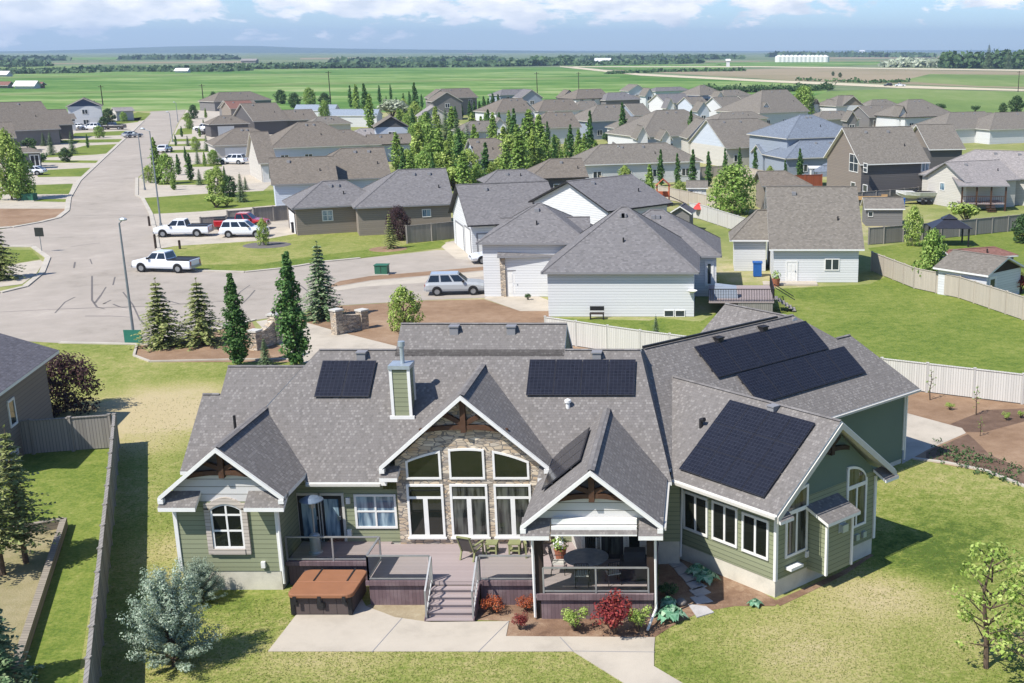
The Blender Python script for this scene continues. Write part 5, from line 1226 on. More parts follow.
nb('wide brown roofed house with white garage at the right edge by the pasture', 'w_white', 'roof_taupe', [('s', (950, 112), (985, 111.5), (960, 129), D(ze=3.2, pitch=.5, e1='h')), ('s', (995, 110), (1060, 113), (1010, 129), D(ze=3.2, pitch=.52, e1='h'))], garage=[(0, '-', .55, .95, 'white')], wins='')
nb('far grey roofed house on the right behind the white garage', 'w_grey', 'roof_taupe', [('s', (966, 113), (992, 112.5), (980, 120), D(ze=3.4, pitch=.5, e1='h'))], wins='')
nb('small brown hip roof between the light blue house and the metal sheds', 'w_cream', 'roof_taupe', [('s', (318, 116.5), (336, 116), (327, 124), D(ze=3.2, pitch=.55, e1='h', e2='h'))], wins='')
nb('pale hip roofed house at the left edge behind the low brown roof', 'w_grey', 'roof_taupe', [('s', (-20, 112), (12, 111.5), (0, 120), D(ze=3.2, pitch=.55, e2='h'))], wins='')
nb('brown roofed house squeezed between the tree band and the white gabled row', 'w_white', 'roof_taupe', [('s', (470, 121), (492, 120.5), (482, 131), D(ze=3.6, pitch=.58, e1='h')), ('f', (500, 118), (493, 126), (508, 126), D(ze=3.6, length=6))])
nb('white walled house with brown roof below the pale bluish roofed house', 'w_white', 'roof_taupe', [('s', (628, 116.5), (650, 116.2), (640, 128), D(ze=3.4, pitch=.58, e1='h')), ('f', (655, 117), (650, 125), (662, 125), D(ze=3.4, length=6))])
nb('low brown roof with pale wall right of the wide white gable', 'w_cream', 'roof_taupe', [('s', (722, 112), (752, 111.6), (738, 119), D(ze=3.2, pitch=.5, e1='h', e2='h'))], wins='')
nb('grey roofed house behind the white gabled skyline house', 'w_grey', 'roof_grey', [('s', (608, 92.5), (624, 92.2), (616, 100), D(ze=4.4, pitch=.55, e1='h', e2='h'))])
nb('brown roof peeping behind the mauve walled house', 'w_white', 'roof_taupe', [('s', (580, 101), (594, 100.6), (588, 110), D(ze=3.6, pitch=.55, e1='h'))])
nb('dark roofed house in the gap right of the house with dormers', 'w_white', 'roof_taupe', [('s', (872, 99.5), (886, 99.2), (880, 105), D(ze=3.4, pitch=.55, e1='h', e2='h'))], wins='')
nb('brown hip roof in front of the small white dormers', 'w_cream', 'roof_taupe', [('s', (822, 111), (842, 110.6), (832, 119), D(ze=3.2, pitch=.5, e1='h', e2='h'))], wins='')
# taupe walled house with the tall side gable
H = House('neighbour_house', 'tall brown house with big side gable window and basketball hoop', 'house', 'w_dark', 'roof_taupe', 'white', gable='w_taupe')
V = H.side((842, 127.5), (911, 126), (873, 164), 5.2, .75)
V2 = H.side((916, 124.5), (952, 124), (955, 149), 4.8, .6, 'g', 'g')
F, L = V['A']; sk_ = MB(); sk_.fbox(F, 0, L, 0, V['zw'], 0, .01); fixn(sk_.build('side_wall', M['w_taupe'], H.root))
H.px(V, 'A', (849.5, 154, 858.5, 172), 2, 2, glass='glass_dim', mb=.04); H.px(V, 'A', (863.5, 163, 867.5, 172.5), 1, 2, glass='glass_dim'); H.px(V, 'A', (851, 182, 855.5, 190), 1, 1, glass='glass_dim'); H.px(V, 'A', (863, 184.5, 867.5, 192), 1, 1, glass='glass_dim')
try: H.px(V, '-', (921, 162, 929, 171.5), 2, 1, glass='glass_blue')
except Exception: pass
db = MB(); c = U(816, 186, 0); db.box(c.x-1, c.x+2.5, c.y+1, c.y+3.8, 2.5, 2.7); db.build('balcony', M['white'], H.root)
for dx in (-.9, 2.3): db = MB(); db.box(c.x+dx, c.x+dx+.25, c.y+1.1, c.y+1.35, 0, 2.5); db.build('post', M['white'], H.root)
H.done()
# house with the covered deck at the right edge
H = House('neighbour_house', 'cream house with covered rear deck and broad roof at the right edge', 'house', 'w_cream', 'roof_light', 'grey_trim')
V = H.front((945, 162), (926.5, 176.5), (970, 183), 3.6, 9)
V2 = H.side((975, 149.5), (1050, 152), (1010, 178), 3.6, .5, 'h', 'g')
V3 = H.side((996, 150), (1060, 152), (980, 193), 3.2, .5, 'h', 'g', zr=6.4) if False else None
H.px(V, 'A', (940, 182.5, 945, 190.5), 1, 1, glass='glass_blue')
F, L = V2['-']
for a in (1.2, 3.2, 5.4): window(H.root, F, a, a+1.3, .9, 2.3, 2, 1, .09, 'white', 'glass_dim')
dk = MB(); c = Vector((33.0, 157.2, 0)); e = Vector((38.6, 157.2, 0))
dk.prism([(c.x, c.y, .9), (e.x, c.y, .9), (e.x, c.y+4.6, .9), (c.x, c.y+4.6, .9)], (0, 0, .12)); dk.build('deck', M['deck'], H.root)
pr = Roof(); pr.slab([(c.x-.6, c.y-.3, 3.3), (e.x+.4, c.y-.3, 3.3), (e.x+.4, c.y+6, 4.3), (c.x-.6, c.y+6, 4.3)]); pr.done(H.root, 'roof_light', 'grey_trim')
for k in range(4):
    x = c.x+(e.x-c.x)*k/3; b = MB(); b.box(x-.1, x+.1, c.y, c.y+.2, 0, 3.2); b.build('post', M['timber'], H.root)
rl = MB(); rl.bar((c.x, c.y+.05, 1.9), (e.x, c.y+.05, 1.9), .07, .07)
for k in range(22): x = c.x+(e.x-c.x)*k/21; rl.box(x-.02, x+.02, c.y+.03, c.y+.07, 1.0, 1.9)
rl.build('railing', M['timber'], H.root)
sx = MB()
for k in range(5): sx.box(e.x-2.6, e.x-1.4, c.y-.28*(k+1), c.y-.28*k, .9-.18*k-.06, .9-.18*k)
sx.build('stairs', M['timber'], H.root)
H.done()
# white walled house with tan roof on the big lawn
H = House('neighbour_house', 'white walled house with plain tan roof standing on the big green lawn', 'house', 'w_white', 'roof_taupe', 'white')
V = H.side((766, 186.3), (857, 186.3), (810, 249.2), 3.05, .68)
V2 = H.side((757, 209.5), (770, 209.5), (755, 240), 3.0, .95, 'h', 'g')
F, L = V['-']; a0, a1, z0, z1 = pxrect(F, 787, 262, 796.5, 284); door(H.root, F, a0, a1, 0, z1, 'white')
H.px(V, '-', (824.5, 258.5, 839.5, 270.5), 2, 1, glass='glass_dim', trim='white')
b = MB(); c = onplane(787, 284, F[0], F[2]); b.box(c.x-2.2, c.x+2.6, c.y-1.6, c.y-.02, 0, .12); b.build('door_slab', M['concrete'], H.root)
H.done()
H = House('neighbour_house', 'brown roof just behind the tan roofed house on the lawn', 'house', 'w_tan', 'roof_brown', 'grey_trim'); H.side((757, 171), (785, 170.5), (770, 186), 3.2, .55, 'g', 'h'); H.done()
# ------------------------------------------------------------------ fences
H18 = 1.8
fence('board_fence', [(-30.6, 60.4), (-26.9, 52.0), (-22.9, 42.8), (-18.2, 32.0), (-17.4, 30.2)], 1.8, 'long weathered grey board fence running down the left side of the lawn', 'fence', None, 2.45)
fence('board_fence', [(-36.3, 58.9), (-30.85, 60.35)], 1.8, 'short grey fence with gate between the left house and the long fence', 'fence', None, 1.8)
def fpx(name, px, label, mat, h=1.8, post=2.4, postmat=None, g=None):
    return fence(name, [U(x, y, h)[:2] for x, y in px], h, label, mat, g, post, postmat)
fpx('board_fence', [(545, 317), (640, 330.5), (700, 338)], 'whitewashed board fence below the pale grey roofed neighbour', 'fence_white', 1.8, 2.6)
fpx('board_fence', [(882, 358.5), (1024, 374.5), (1060, 379), (1250, 402)], 'whitewashed board fence beside the bare garden soil on the right', 'fence_white', 1.8, 2.6)
fpx('board_fence', [(872, 252), (884, 256.5), (915, 268), (960, 277), (1024, 297), (1060, 309), (1250, 366)], 'pale tan fence curving round the big green lawn', 'fence_tan', 1.8, 2.4)
fpx('board_fence', [(869, 228), (884, 227), (960, 220.5), (1024, 214.5), (1060, 211), (1250, 196)], 'long grey fence behind the upper lawn on the right', 'fence', 1.8, 2.4)
fpx('board_fence', [(406, 226), (455, 221.5)], 'short grey fence between the tan house and the white triple garage', 'fence', 1.9, 2.4)
fpx('board_fence', [(200, 217.5), (226, 216)], 'low end of the stepped fence behind the white pickup', 'fence', 1.5, 2.4); fpx('board_fence', [(227, 211), (252, 209.5)], 'middle run of the stepped fence behind the red truck', 'fence', 1.6, 2.4); fpx('board_fence', [(253, 208), (292, 205)], 'upper run of the stepped fence beside the tan house garage', 'fence', 1.8, 2.4)
fpx('board_fence', [(848, 193), (890, 190), (932, 186)], 'grey fence between the basketball hoop and the white trailer', 'fence', 1.8, 2.6)
fpx('board_fence', [(690, 203), (698, 204), (718, 210), (748, 219)], 'white back yard fence under the big round tree', 'fence_white', 1.8, 2.6)
fpx('board_fence', [(600, 176), (650, 184), (680, 190), (716, 197)], 'grey yard fence behind the red play house', 'fence_tan', 1.7, 2.6)
fpx('board_fence', [(655, 170.5), (700, 167), (735, 165), (790, 176)], 'pale fence behind the row of columnar poplars', 'fence_tan', 1.7, 2.6)
fpx('cedar_fence', [(788, 175.5), (822, 174.5)], 'red cedar fence beside the blue grey gazebo', 'cedar', 1.9, 3)
fpx('board_fence', [(420, 151), (470, 154)], 'low pale fence among the bright trees', 'fence_tan', 1.7, 2.6)
# timber retaining wall on the left
rw = thing('retaining_wall', U(60, 530, 0), 'low timber retaining wall edging the planting area on the left', 'wall')
m = MB(); A, B, C_, D_ = U(-40, 545, 0), U(65, 527, 0), U(18, 673, 0), U(5, 705, 0)
m.bar(B+UP*.2, C_+UP*.2, .25, .45); m.bar(C_+UP*.2, D_+UP*.2, .25, .45); m.bar(A+UP*.2, B+UP*.2, .25, .45); m.build('timbers', M['timberwall'], rw)
patch('planting_bed', [(-60, 549), (64, 528), (18, 673), (0, 705), (-80, 700)], 'strawgrass', .01)
# ------------------------------------------------------------------ vehicles
def loft(m, secs):
    rings = [[m.p(c) for c in s] for s in secs]; n = len(rings[0])
    for a, b in zip(rings, rings[1:]):
        for k in range(n): m.face([a[k], a[(k+1) % n], b[(k+1) % n], b[k]])
    m.face(rings[0][::-1]); m.face(rings[-1])
def vehicle(name, label, kind, paint, x, y, head, cat=None, simple=False, z=0, group=None, at=None):
    """heading in degrees in plan, front along it"""
    loc = U(x, y, 0) if at is None else Vector(at); loc.z = .006
    t = thing(name, loc, label, cat or kind, group); T = Matrix.Translation(loc)
    pk = kind == 'pickup'; L = 5.9 if pk else (5.0 if kind == 'suv' else 4.6); w = 1.0 if pk else .96; h0 = .38
    top = 1.9 if pk else (1.82 if kind == 'suv' else 1.48); belt = 1.22 if pk else (1.12 if kind != 'car' else .98); hood = 1.14 if pk else (1.06 if kind != 'car' else .9)
    def sec(xx, zt, ww, zb=h0): return [(xx, -ww*.94, zb), (xx, -ww, zb+.18), (xx, -ww, zt-.2), (xx, -ww*.9, zt), (xx, ww*.9, zt), (xx, ww, zt-.2), (xx, ww, zb+.18), (xx, ww*.94, zb)]
    m = MB(T); f = L/2
    secs = [sec(f, hood-.22, w*.86, .45), sec(f-.12, hood-.1, w*.95), sec(f-.6, hood, w), sec(f-1.35, hood+.06, w)]
    if pk: secs += [sec(f-1.5, belt, w), sec(-.55, belt, w), sec(-.62, belt-.02, w), sec(-f+.05, belt-.02, w), sec(-f, belt-.1, w*.97, .5)]
    else: secs += [sec(f-1.5, belt, w), sec(-f+.35, belt, w), sec(-f+.08, belt-.06, w*.96), sec(-f, belt-.3, w*.93, .5)]
    loft(m, secs); b = m.build('body', M[paint], t); fixn(b); bv = b.modifiers.new('soft', 'BEVEL'); bv.width = .03; bv.segments = 2
    xf, xb = (f-1.45, -.6) if pk else (f-1.45, -f+.15)
    rf, rb = (xf-.75, xb+.2) if pk else (xf-.8, xb+(.35 if kind == 'suv' else .9))
    def cab(xx, zt, wb, wt): return [(xx, -wb, belt-.03), (xx, -wt, zt), (xx, wt, zt), (xx, wb, belt-.03)]
    m = MB(T); P0 = [(xf, -w*.9, belt-.03), (xf, w*.9, belt-.03), (xb, w*.9, belt-.03), (xb, -w*.9, belt-.03)]; P1 = [(rf, -w*.74, top), (rf, w*.74, top), (rb, w*.74, top), (rb, -w*.74, top)]
    m.poly(P1); 
    for i in range(4): j = (i+1) % 4; m.poly([P0[i], P0[j], P1[j], P1[i]])
    c = m.build('cabin', M[paint], t); fixn(c); bv = c.modifiers.new('soft', 'BEVEL'); bv.width = .04; bv.segments = 2
    def pane(q0, q1, q2_, q3, nm, a0=.07, a1=.93, b0=.12, b1=.86):
        q0, q1, q2_, q3 = map(Vector, (q0, q1, q2_, q3)); I = lambda s, r: (q0.lerp(q1, s)).lerp(q3.lerp(q2_, s), r)
        p = [I(a0, b0), I(a1, b0), I(a1, b1), I(a0, b1)]; n = (p[1]-p[0]).cross(p[3]-p[0]).normalized()
        cen = sum(p, Vector())/4
        if n.dot(cen-Vector((0, 0, 1))) < 0: n = -n
        g = MB(T); g.prism([k+n*.012 for k in p], -n*.02); fixn(g.build(nm, M['carglass'], t))
    pane(P0[0], P0[1], P1[1], P1[0], 'windscreen'); pane(P0[2], P0[3], P1[3], P1[2], 'rear_window')
    k = 2 if pk else 3
    for side in (0, 1):
        a, b_, c_, d_ = (P0[3], P0[0], P1[0], P1[3]) if side == 0 else (P0[2], P0[1], P1[1], P1[2])
        for i in range(k): pane(a, b_, c_, d_, 'side_window', (i+.08)/k, (i+.93)/k)
    for sx in (f-1.0, -f+(1.25 if pk else 1.0)):
        for sy in (-1, 1):
            m = MB(T); R_ = .4 if pk else .36
            prof = [(R_*.62, -.12), (R_*.93, -.13), (R_, -.08), (R_, .08), (R_*.93, .13), (R_*.62, .12)]
            n = 20; rings = [[m.p((sx+r*math.cos(6.2832*i/n), sy*(w-.08)+yy, R_+r*math.sin(6.2832*i/n))) for i in range(n)] for r, yy in prof]
            for r0, r1 in zip(rings, rings[1:]+rings[:1]):
                for i in range(n): m.face([r0[i], r0[(i+1) % n], r1[(i+1) % n], r1[i]])
            wh = m.build('wheel', M['tyre'], t); fixn(wh)
            m = MB(T); m.tube([(sx, sy*(w-.08)-.1, R_), (sx, sy*(w-.08)+.1, R_)], R_*.62, 14); m.build('rim', M['rim'], wh)
            ar = MB(T); ar.tube([(sx, sy*(w-.012), R_+.05), (sx, sy*(w+.006), R_+.05)], R_*1.17, 20); ar.build('wheel_arch', M['black'], t)
    for sy in (-1, 1):
        m = MB(T); m.box(f-.1, f+.012, sy*w*.62-.16, sy*w*.62+.16, hood-.36, hood-.18); m.build('headlight', M['clearlens'], t)
        m = MB(T); m.box(-f-.012, -f+.06, sy*w*.8-.09, sy*w*.8+.09, belt-.55, belt-.15); m.build('tail_light', M['redlens'], t)
        m = MB(T); m.box(xf-.45, xf-.25, sy*(w+.08)-.09, sy*(w+.08)+.09, belt+.02, belt+.2); m.build('mirror', M['black'], t)
    m = MB(T); m.box(f-.02, f+.07, -w*.9, w*.9, .42, .62); m.build('bumper', M['rim' if pk else paint], t); m = MB(T); m.box(-f-.08, -f+.02, -w*.9, w*.9, .45, .66); m.build('bumper', M['rim' if pk else paint], t)
    m = MB(T); m.box(f-.01, f+.02, -w*.42, w*.42, hood-.42, hood-.16); m.build('grille', M['black'], t)
    if pk:
        m = MB(T); m.box(-f+.1, -.72, -w*.84, w*.84, belt-.1, belt+.012); m.build('truck_bed', M['black'], t)
        for sy in (-1, 1): m = MB(T); m.box(-f+.05, -.66, sy*w*.93-.05, sy*w*.93+.05, belt-.03, belt+.06); m.build('bed_rail', M['black'], t)
    t.rotation_euler = (0, 0, R(head)); return t
vehicle('pickup_truck', 'white pickup truck with open bed parked at the kerb of the court', 'pickup', 'p_white', 167, 271, 172)
vehicle('pickup_truck', 'white crew cab pickup truck with dark bed cover in the wide driveway', 'pickup', 'p_white', 184, 236, 186)
vehicle('suv', 'white suv parked beside the red pickup truck in the driveway', 'suv', 'p_white', 245, 236.5, 5)
vehicle('pickup_truck', 'red pickup truck with white canopy half hidden behind the white suv', 'pickup', 'p_red', 243, 229, 4)
vehicle('suv', 'silver suv with dark roof rails parked by the bare brown lot', 'suv', 'p_silver', 456, 293.5, 8)
vehicle('car', 'white car nosed out from behind the grey roofed neighbour', 'car', 'p_white', 494, 262, 200)
vehicle('pickup_truck', 'white work truck on the far driveways right of the street', 'pickup', 'p_white', 206, 131, 180); vehicle('suv', 'dark car behind the white work truck on the far driveways', 'suv', 'p_black', 209, 134.5, 180); vehicle('car', 'small white car parked on the street edge under the poplars', 'car', 'p_white', 165, 152, 95)
vehicle('suv', 'white van parked on the left side of the far street', 'suv', 'p_white', 91, 130, 180); vehicle('car', 'blue white car at the left kerb of the far street', 'car', 'p_silver', 132.5, 137.5, 60); vehicle('pickup_truck', 'dark red pickup truck parked on the left by the far lawn', 'pickup', 'p_black', 114, 129.5, 180)
vehicle('car', 'white car in front of the small striped garage', 'car', 'p_white', 31, 175, 190); vehicle('car', 'white car parked left of the far white van', 'car', 'p_white', 76, 129, 180); vehicle('suv', 'white suv beside the pale garage of the brown hip house', 'suv', 'p_white', 233, 164, 175)
vehicle('pickup_truck', 'white pickup on the gravel road beyond the houses', 'pickup', 'p_white', 900, 86.6, 180); vehicle('suv', 'dark truck on the gravel road behind the white pickup', 'suv', 'p_black', 888, 86.4, 180)
vehicle('car', 'white car beside the small white gable among the brown roofs', 'car', 'p_white', 696, 113, 190)
# ------------------------------------------------------------------ boat and trailers
def hull(name, x, y, head, label, L=6.5):
    loc = U(x, y, 0); t = thing(name, loc, label, 'boat'); T = Matrix.Translation(loc); m = MB(T)
    def s(xx, w, z0, z1): return [(xx, -w, z1), (xx, -w*.8, (z0+z1)/2), (xx, 0, z0), (xx, w*.8, (z0+z1)/2), (xx, w, z1)]
    loft(m, [s(-L/2, 1.05, .75, 1.6), s(0, 1.15, .7, 1.65), s(L*.3, .8, .8, 1.75), s(L*.5, .06, 1.4, 1.9)]); b = m.build('hull', M['boat_white'], t); fixn(b)
    m = MB(T); m.box(-L*.42, L*.1, -.75, .75, 1.58, 1.68); m.build('cockpit', M['black'], t); m = MB(T); m.prism([(L*.1, -.8, 1.66), (L*.1, .8, 1.66), (L*.02, .7, 2.1), (L*.02, -.7, 2.1)], (.03, 0, 0)); m.build('windscreen', M['carglass'], t)
    m = MB(T); m.bar((-L*.4, 0, .5), (L*.62, 0, .55), .14, .14); m.box(-1.6, .2, -1.05, 1.05, .45, .55); m.build('trailer_frame', M['lamp_metal'], t)
    for sx in (-1.2, -.4):
        for sy in (-1.05, 1.05): m = MB(T); m.tube([(sx, sy-.1, .33), (sx, sy+.1, .33)], .33, 14); m.build('wheel', M['tyre'], t)
    t.rotation_euler = (0, 0, R(head)); return t
hull('boat', 906, 197, 188, 'white motor boat on a trailer behind the grey fence', 5.4); hull('boat', 918, 204, 185, 'white boat on its twin axle trailer nearest the cream house', 6.2)
tr = thing('cargo_trailer', U(866, 205, 0), 'wooden sided flatbed trailer beside the tall brown house', 'trailer'); c = tr.location
m = MB(); m.box(c.x-3.4, c.x+3, c.y-1, c.y+1, .7, .8); m.build('bed', M['black'], tr)
m = MB(); m.box(c.x-3.4, c.x+3, c.y-1.05, c.y-1, .8, 1.3); m.box(c.x-3.4, c.x+3, c.y+1, c.y+1.05, .8, 1.3); m.box(c.x-3.45, c.x-3.4, c.y-1, c.y+1, .8, 1.3); m.build('side_boards', M['light_wood'], tr)
for sy in (-1.1, 1.1): m = MB(); m.tube([(c.x+.3, c.y+sy-.1, .4), (c.x+.3, c.y+sy+.1, .4)], .4, 14); m.build('wheel', M['tyre'], tr)
m = MB(); m.tube([(c.x+2.9, c.y-1.2, .9), (c.x+2.9, c.y-1.0, .9)], .45, 16); m.build('spare_wheel', M['tyre'], tr)
# ------------------------------------------------------------------ lamps, signs, utility
def lamp(name, bx, by, tx, ty, label, arm=0, group='street lamps'):
    g = U(bx, by, 0); h = atY(tx, ty, g.y).z; t = thing(name, g, label, 'street lamp', group)
    m = MB(); m.tube([g, g+UP*h*.5, g+UP*h], [.11, .085, .06], 8); m.build('pole', M['lamp_metal'], t); m = MB(); m.tube([g, g+UP*.35], .17, 8); m.build('base', M['lamp_metal'], t)
    m = MB(); e = g+UP*h+Vector((arm, 0, .25)); m.tube([g+UP*(h-.02), e], .04, 6); m.build('arm', M['lamp_metal'], t)
    m = MB(); m.lathe([(.05, -.1), (.2, -.06), (.22, .02), (.1, .12)], e, 12, 1.4, .8); m.build('lamp_head', M['metal'], t); return t
lamp('street_lamp', 134, 338, 122.4, 223, 'tall grey street lamp standing behind the teal sign', .3); lamp('street_lamp', 161, 226, 145.5, 131, 'tall street lamp beside the white crew cab pickup', -.8)
lamp('street_lamp', 145, 190, 137.6, 135, 'street lamp at the right kerb halfway up the street', -.6); lamp('street_lamp', 172.8, 142, 169.8, 113, 'far street lamp near the end of the street', -.5); lamp('street_lamp', 178, 122, 177, 103, 'farthest street lamp at the end of the street', -.5)
sg = thing('sign', U(133.5, 343.5, 0), 'teal rectangular sign board on a thin post beside the bed edging', 'sign'); g = sg.location
m = MB(); k = atY(133, 336.5, g.y); m.box(k.x-.62, k.x+.62, g.y-.05, g.y, k.z-.48, k.z+.48); m.build('board', M['teal'], sg); m = MB(); m.box(k.x-.04, k.x+.04, g.y, g.y+.08, 0, k.z+.3); m.build('post', M['lamp_metal'], sg)
sg = thing('sign', U(42, 252, 0), 'dark square traffic sign seen from behind at the corner lawn', 'sign'); g = sg.location; k = atY(38.6, 232, g.y)
m = MB(); m.box(g.x-.45, g.x+.45, g.y-.04, g.y-.01, k.z-.45, k.z+.45); m.build('board', M['sign_back'], sg); m = MB(); m.tube([g, g+UP*(k.z+.4)], .035, 6); m.build('post', M['lamp_metal'], sg)
for (x, y0, y1, lab) in ((149.6, 226, 217, 'dark bollard post at the kerb left of the crew cab pickup'), (156, 249, 235, 'dark post where the driveway meets the court'), (180, 249, 241, 'short brown post between the driveway and the lawn')):
    p = thing('marker_post', U(x, y0, 0), lab, 'post'); g = p.location; h = atY(x, y1, g.y).z; m = MB(); m.box(g.x-.09, g.x+.09, g.y-.09, g.y+.09, 0, h); m.build('shaft', M['timber_dark'], p); m = MB(); m.lathe([(.13, h), (.13, h+.04), (.02, h+.12)], (g.x, g.y, 0), 6); m.build('cap', M['timber_dark'], p)
def ubox(x, y, w, d, h, lab):
    t = thing('utility_box', U(x, y, 0), lab, 'utility box', 'green utility boxes'); g = t.location; m = MB(); m.box(g.x-w/2, g.x+w/2, g.y, g.y+d, .08, h); m.build('cabinet', M['utility'], t)
    m = MB(); m.box(g.x-w/2-.06, g.x+w/2+.06, g.y-.06, g.y+d+.06, h, h+.07); m.build('lid', M['utility'], t); m = MB(); m.box(g.x-w/2-.15, g.x+w/2+.15, g.y-.15, g.y+d+.15, 0, .08); m.build('plinth', M['kerb'], t); m = MB(); m.box(g.x-.02, g.x+.02, g.y-.012, g.y, .15, h-.05); m.build('door_seam', M['black'], t)
ubox(381, 275, 1.15, .9, .85, 'dark green utility box on the dirt strip of the court'); ubox(27.5, 201, 1.6, 1.2, .9, 'teal utility box beside the leafy poplar on the left verge')
def wallpier(px, lab, lantern):
    (x0, y0), (x1, y1) = px; A, B = U(x0, y0, 0), U(x1, y1, 0); t = thing('stone_wall', A, lab, 'wall', 'stone entrance walls'); d = (B-A).normalized(); n = Vector((-d.y, d.x, 0)); L = (B-A).length
    m = MB(); N = 8; prof = [A+UP*0]; top = []
    for i in range(N+1): f = i/N; top.append(A+d*L*f+UP*(1.15+(.45*(1-f)**2 if not lantern else .7*f**2)))
    m.prism([A, B]+top[::-1], n*.45); b = m.build('wall', M['stone'], t); fixn(b)
    for c, h in ((A, 1.75 if not lantern else 1.3), (B, 1.35 if not lantern else 2.0)):
        m = MB(); m.prism([c-d*.32-n*.1, c+d*.32-n*.1, c+d*.32+n*.55, c-d*.32+n*.55], UP*h); fixn(m.build('pillar', M['stone'], t)); m = MB(); m.prism([c-d*.38-n*.16+UP*h, c+d*.38-n*.16+UP*h, c+d*.38+n*.61+UP*h, c-d*.38+n*.61+UP*h], UP*.12); fixn(m.build('cap', M['beige'], t))
    if lantern:
        c = B+n*.22+UP*2.12; m = MB(); m.lathe([(.08, 0), (.14, .06), (.14, .32), (.03, .46)], c, 6); m.build('lantern', M['black'], t)
wallpier(((340, 334.5), (365, 329)), 'stone entrance wall right of the driveway with curved top', False); wallpier(((259, 350), (279, 343)), 'stone entrance wall with black lantern left of the driveway', True)
# sheds, gazebo and yard things
def shed(x, y, w, d, h, lab, wall='w_white', roof='roof_taupe', rot=0, door_=True, pitch=.55):
    g = U(x, y, 0); H = House('garden_shed', lab, 'shed', wall, roof, 'white', None, .25); a = Vector((math.cos(R(rot)), math.sin(R(rot)), 0)); c = g+Vector((0, d/2, 0))
    V = H._v(c-a*w/2, c+a*w/2, h+pitch*d/2, d, pitch, 'g', 'g'); F, L = V['-']
    if door_: door(H.root, F, L*.35, L*.35+.9, .05, 1.95, 'white'); 
    window(H.root, F, L*.05, L*.05+.6, 1.1, 1.7, 1, 1, .06, 'white', 'glass_dim'); return H.done()
shed(606, 181, 3.4, 3, 2.3, 'small white garden shed beside the white gabled house', 'w_white', 'roof_grey'); shed(697, 203, 3, 2.6, 2.2, 'white garden shed at the back fence left of the big round tree', 'w_white'); shed(840, 232, 0, 0, 0, '', '', '') if False else None
sh = shed(884, 226, 4.8, 3.6, 2.2, 'low grey shed beside the tan roofed house on the lawn', 'w_grey', 'roof_taupe', 0, False)
H = House('garden_shed', 'small grey roofed shed with white front outside the tan fence', 'shed', 'w_white', 'roof_taupe', 'white', None, .35, 'timber_dark'); V = H.front((1009, 257), (984, 276.5), (1023, 268), 2.3, 5.5)
F, L = V['A']; door(H.root, F, .4, 1.3, .05, 1.95, 'white', 'white', 'glass_dim'); H.done()
H = House('garden_shed', 'long red roofed shed behind the grey roofed shed outside the tan fence', 'shed', 'w_navy', 'roof_red', 'white', None, .3); H.side((944, 250), (994, 246.5), (950, 260), 2.2, .4, 'g', 'h'); H.done()
H = House('garden_shed', 'dark blue topped small shed on the lawn behind the grey roofed neighbour', 'shed', 'w_grey', 'roof_dark', 'white', None, .3); H.front((680, 206), (667, 213), (690, 213.5), 2.2, 3); H.done()
def gaz(x, y, w, d, h, lab, mat):
    t = thing('gazebo', U(x, y, 0), lab, 'gazebo', 'garden gazebos'); g = t.location; m = MB(); X0, X1, Y0, Y1 = g.x-w/2, g.x+w/2, g.y, g.y+d; e = .3
    base = [Vector(k) for k in ((X0-e, Y0-e, h), (X1+e, Y0-e, h), (X1+e, Y1+e, h), (X0-e, Y1+e, h))]; mid = [Vector((g.x+(k.x-g.x)*.35, (Y0+Y1)/2+(k.y-(Y0+Y1)/2)*.35, h+.75)) for k in base]; ap = Vector((g.x, (Y0+Y1)/2, h+1.2))
    for i in range(4): j = (i+1) % 4; m.poly([base[i], base[j], mid[j], mid[i]])
    up = [k+UP*.12+(k-ap)*.12 for k in mid]
    for i in range(4): j = (i+1) % 4; m.poly([up[i], up[j], ap+UP*.1])
    m.poly([k-UP*.06 for k in base]); 
    for i in range(4): j = (i+1) % 4; m.poly([base[i], base[j], base[j]-UP*.06, base[i]-UP*.06])
    m.build('canopy', M[mat], t)
    for a in (X0, X1):
        for b in (Y0, Y1): m = MB(); m.box(a-.08, a+.08, b-.08, b+.08, 0, h); m.build('post', M['beige' if mat == 'roof_blue' else 'black'], t)
gaz(829, 187, 3.8, 3.4, 2.3, 'blue grey hard top gazebo in front of the navy house', 'roof_blue'); gaz(951, 247, 3.6, 3.2, 2.0, 'dark fabric gazebo on the upper lawn', 'solar_frame')
pl = thing('play_house', U(663, 206, 0), 'red wooden play house with slide in the back yard', 'play house'); g = pl.location
for sx in (-.8, .8):
    for sy in (0, 1.5): m = MB(); m.box(g.x+sx-.07, g.x+sx+.07, g.y+sy-.07, g.y+sy+.07, 0, 2.7); m.build('post', M['wood_orange'], pl)
m = MB(); m.box(g.x-.85, g.x+.85, g.y-.05, g.y+1.6, 1.2, 1.3); m.box(g.x-.85, g.x+.85, g.y-.05, g.y, 1.3, 1.95); m.build('platform', M['wood_orange'], pl)
m = MB(); m.poly([(g.x-1, g.y-.3, 2.6), (g.x-1, g.y+1.8, 2.6), (g.x, g.y+1.8, 3.5), (g.x, g.y-.3, 3.5)]); m.poly([(g.x+1, g.y-.3, 2.6), (g.x+1, g.y+1.8, 2.6), (g.x, g.y+1.8, 3.5), (g.x, g.y-.3, 3.5)]); m.build('roof', M['wood_orange'], pl)
m = MB(); m.prism([(g.x+.85, g.y+.2, 1.25), (g.x+3.0, g.y+.2, .25), (g.x+3.0, g.y+.7, .25), (g.x+.85, g.y+.7, 1.25)], (0, 0, .06)); fixn(m.build('slide', M['timber_dark'], pl))
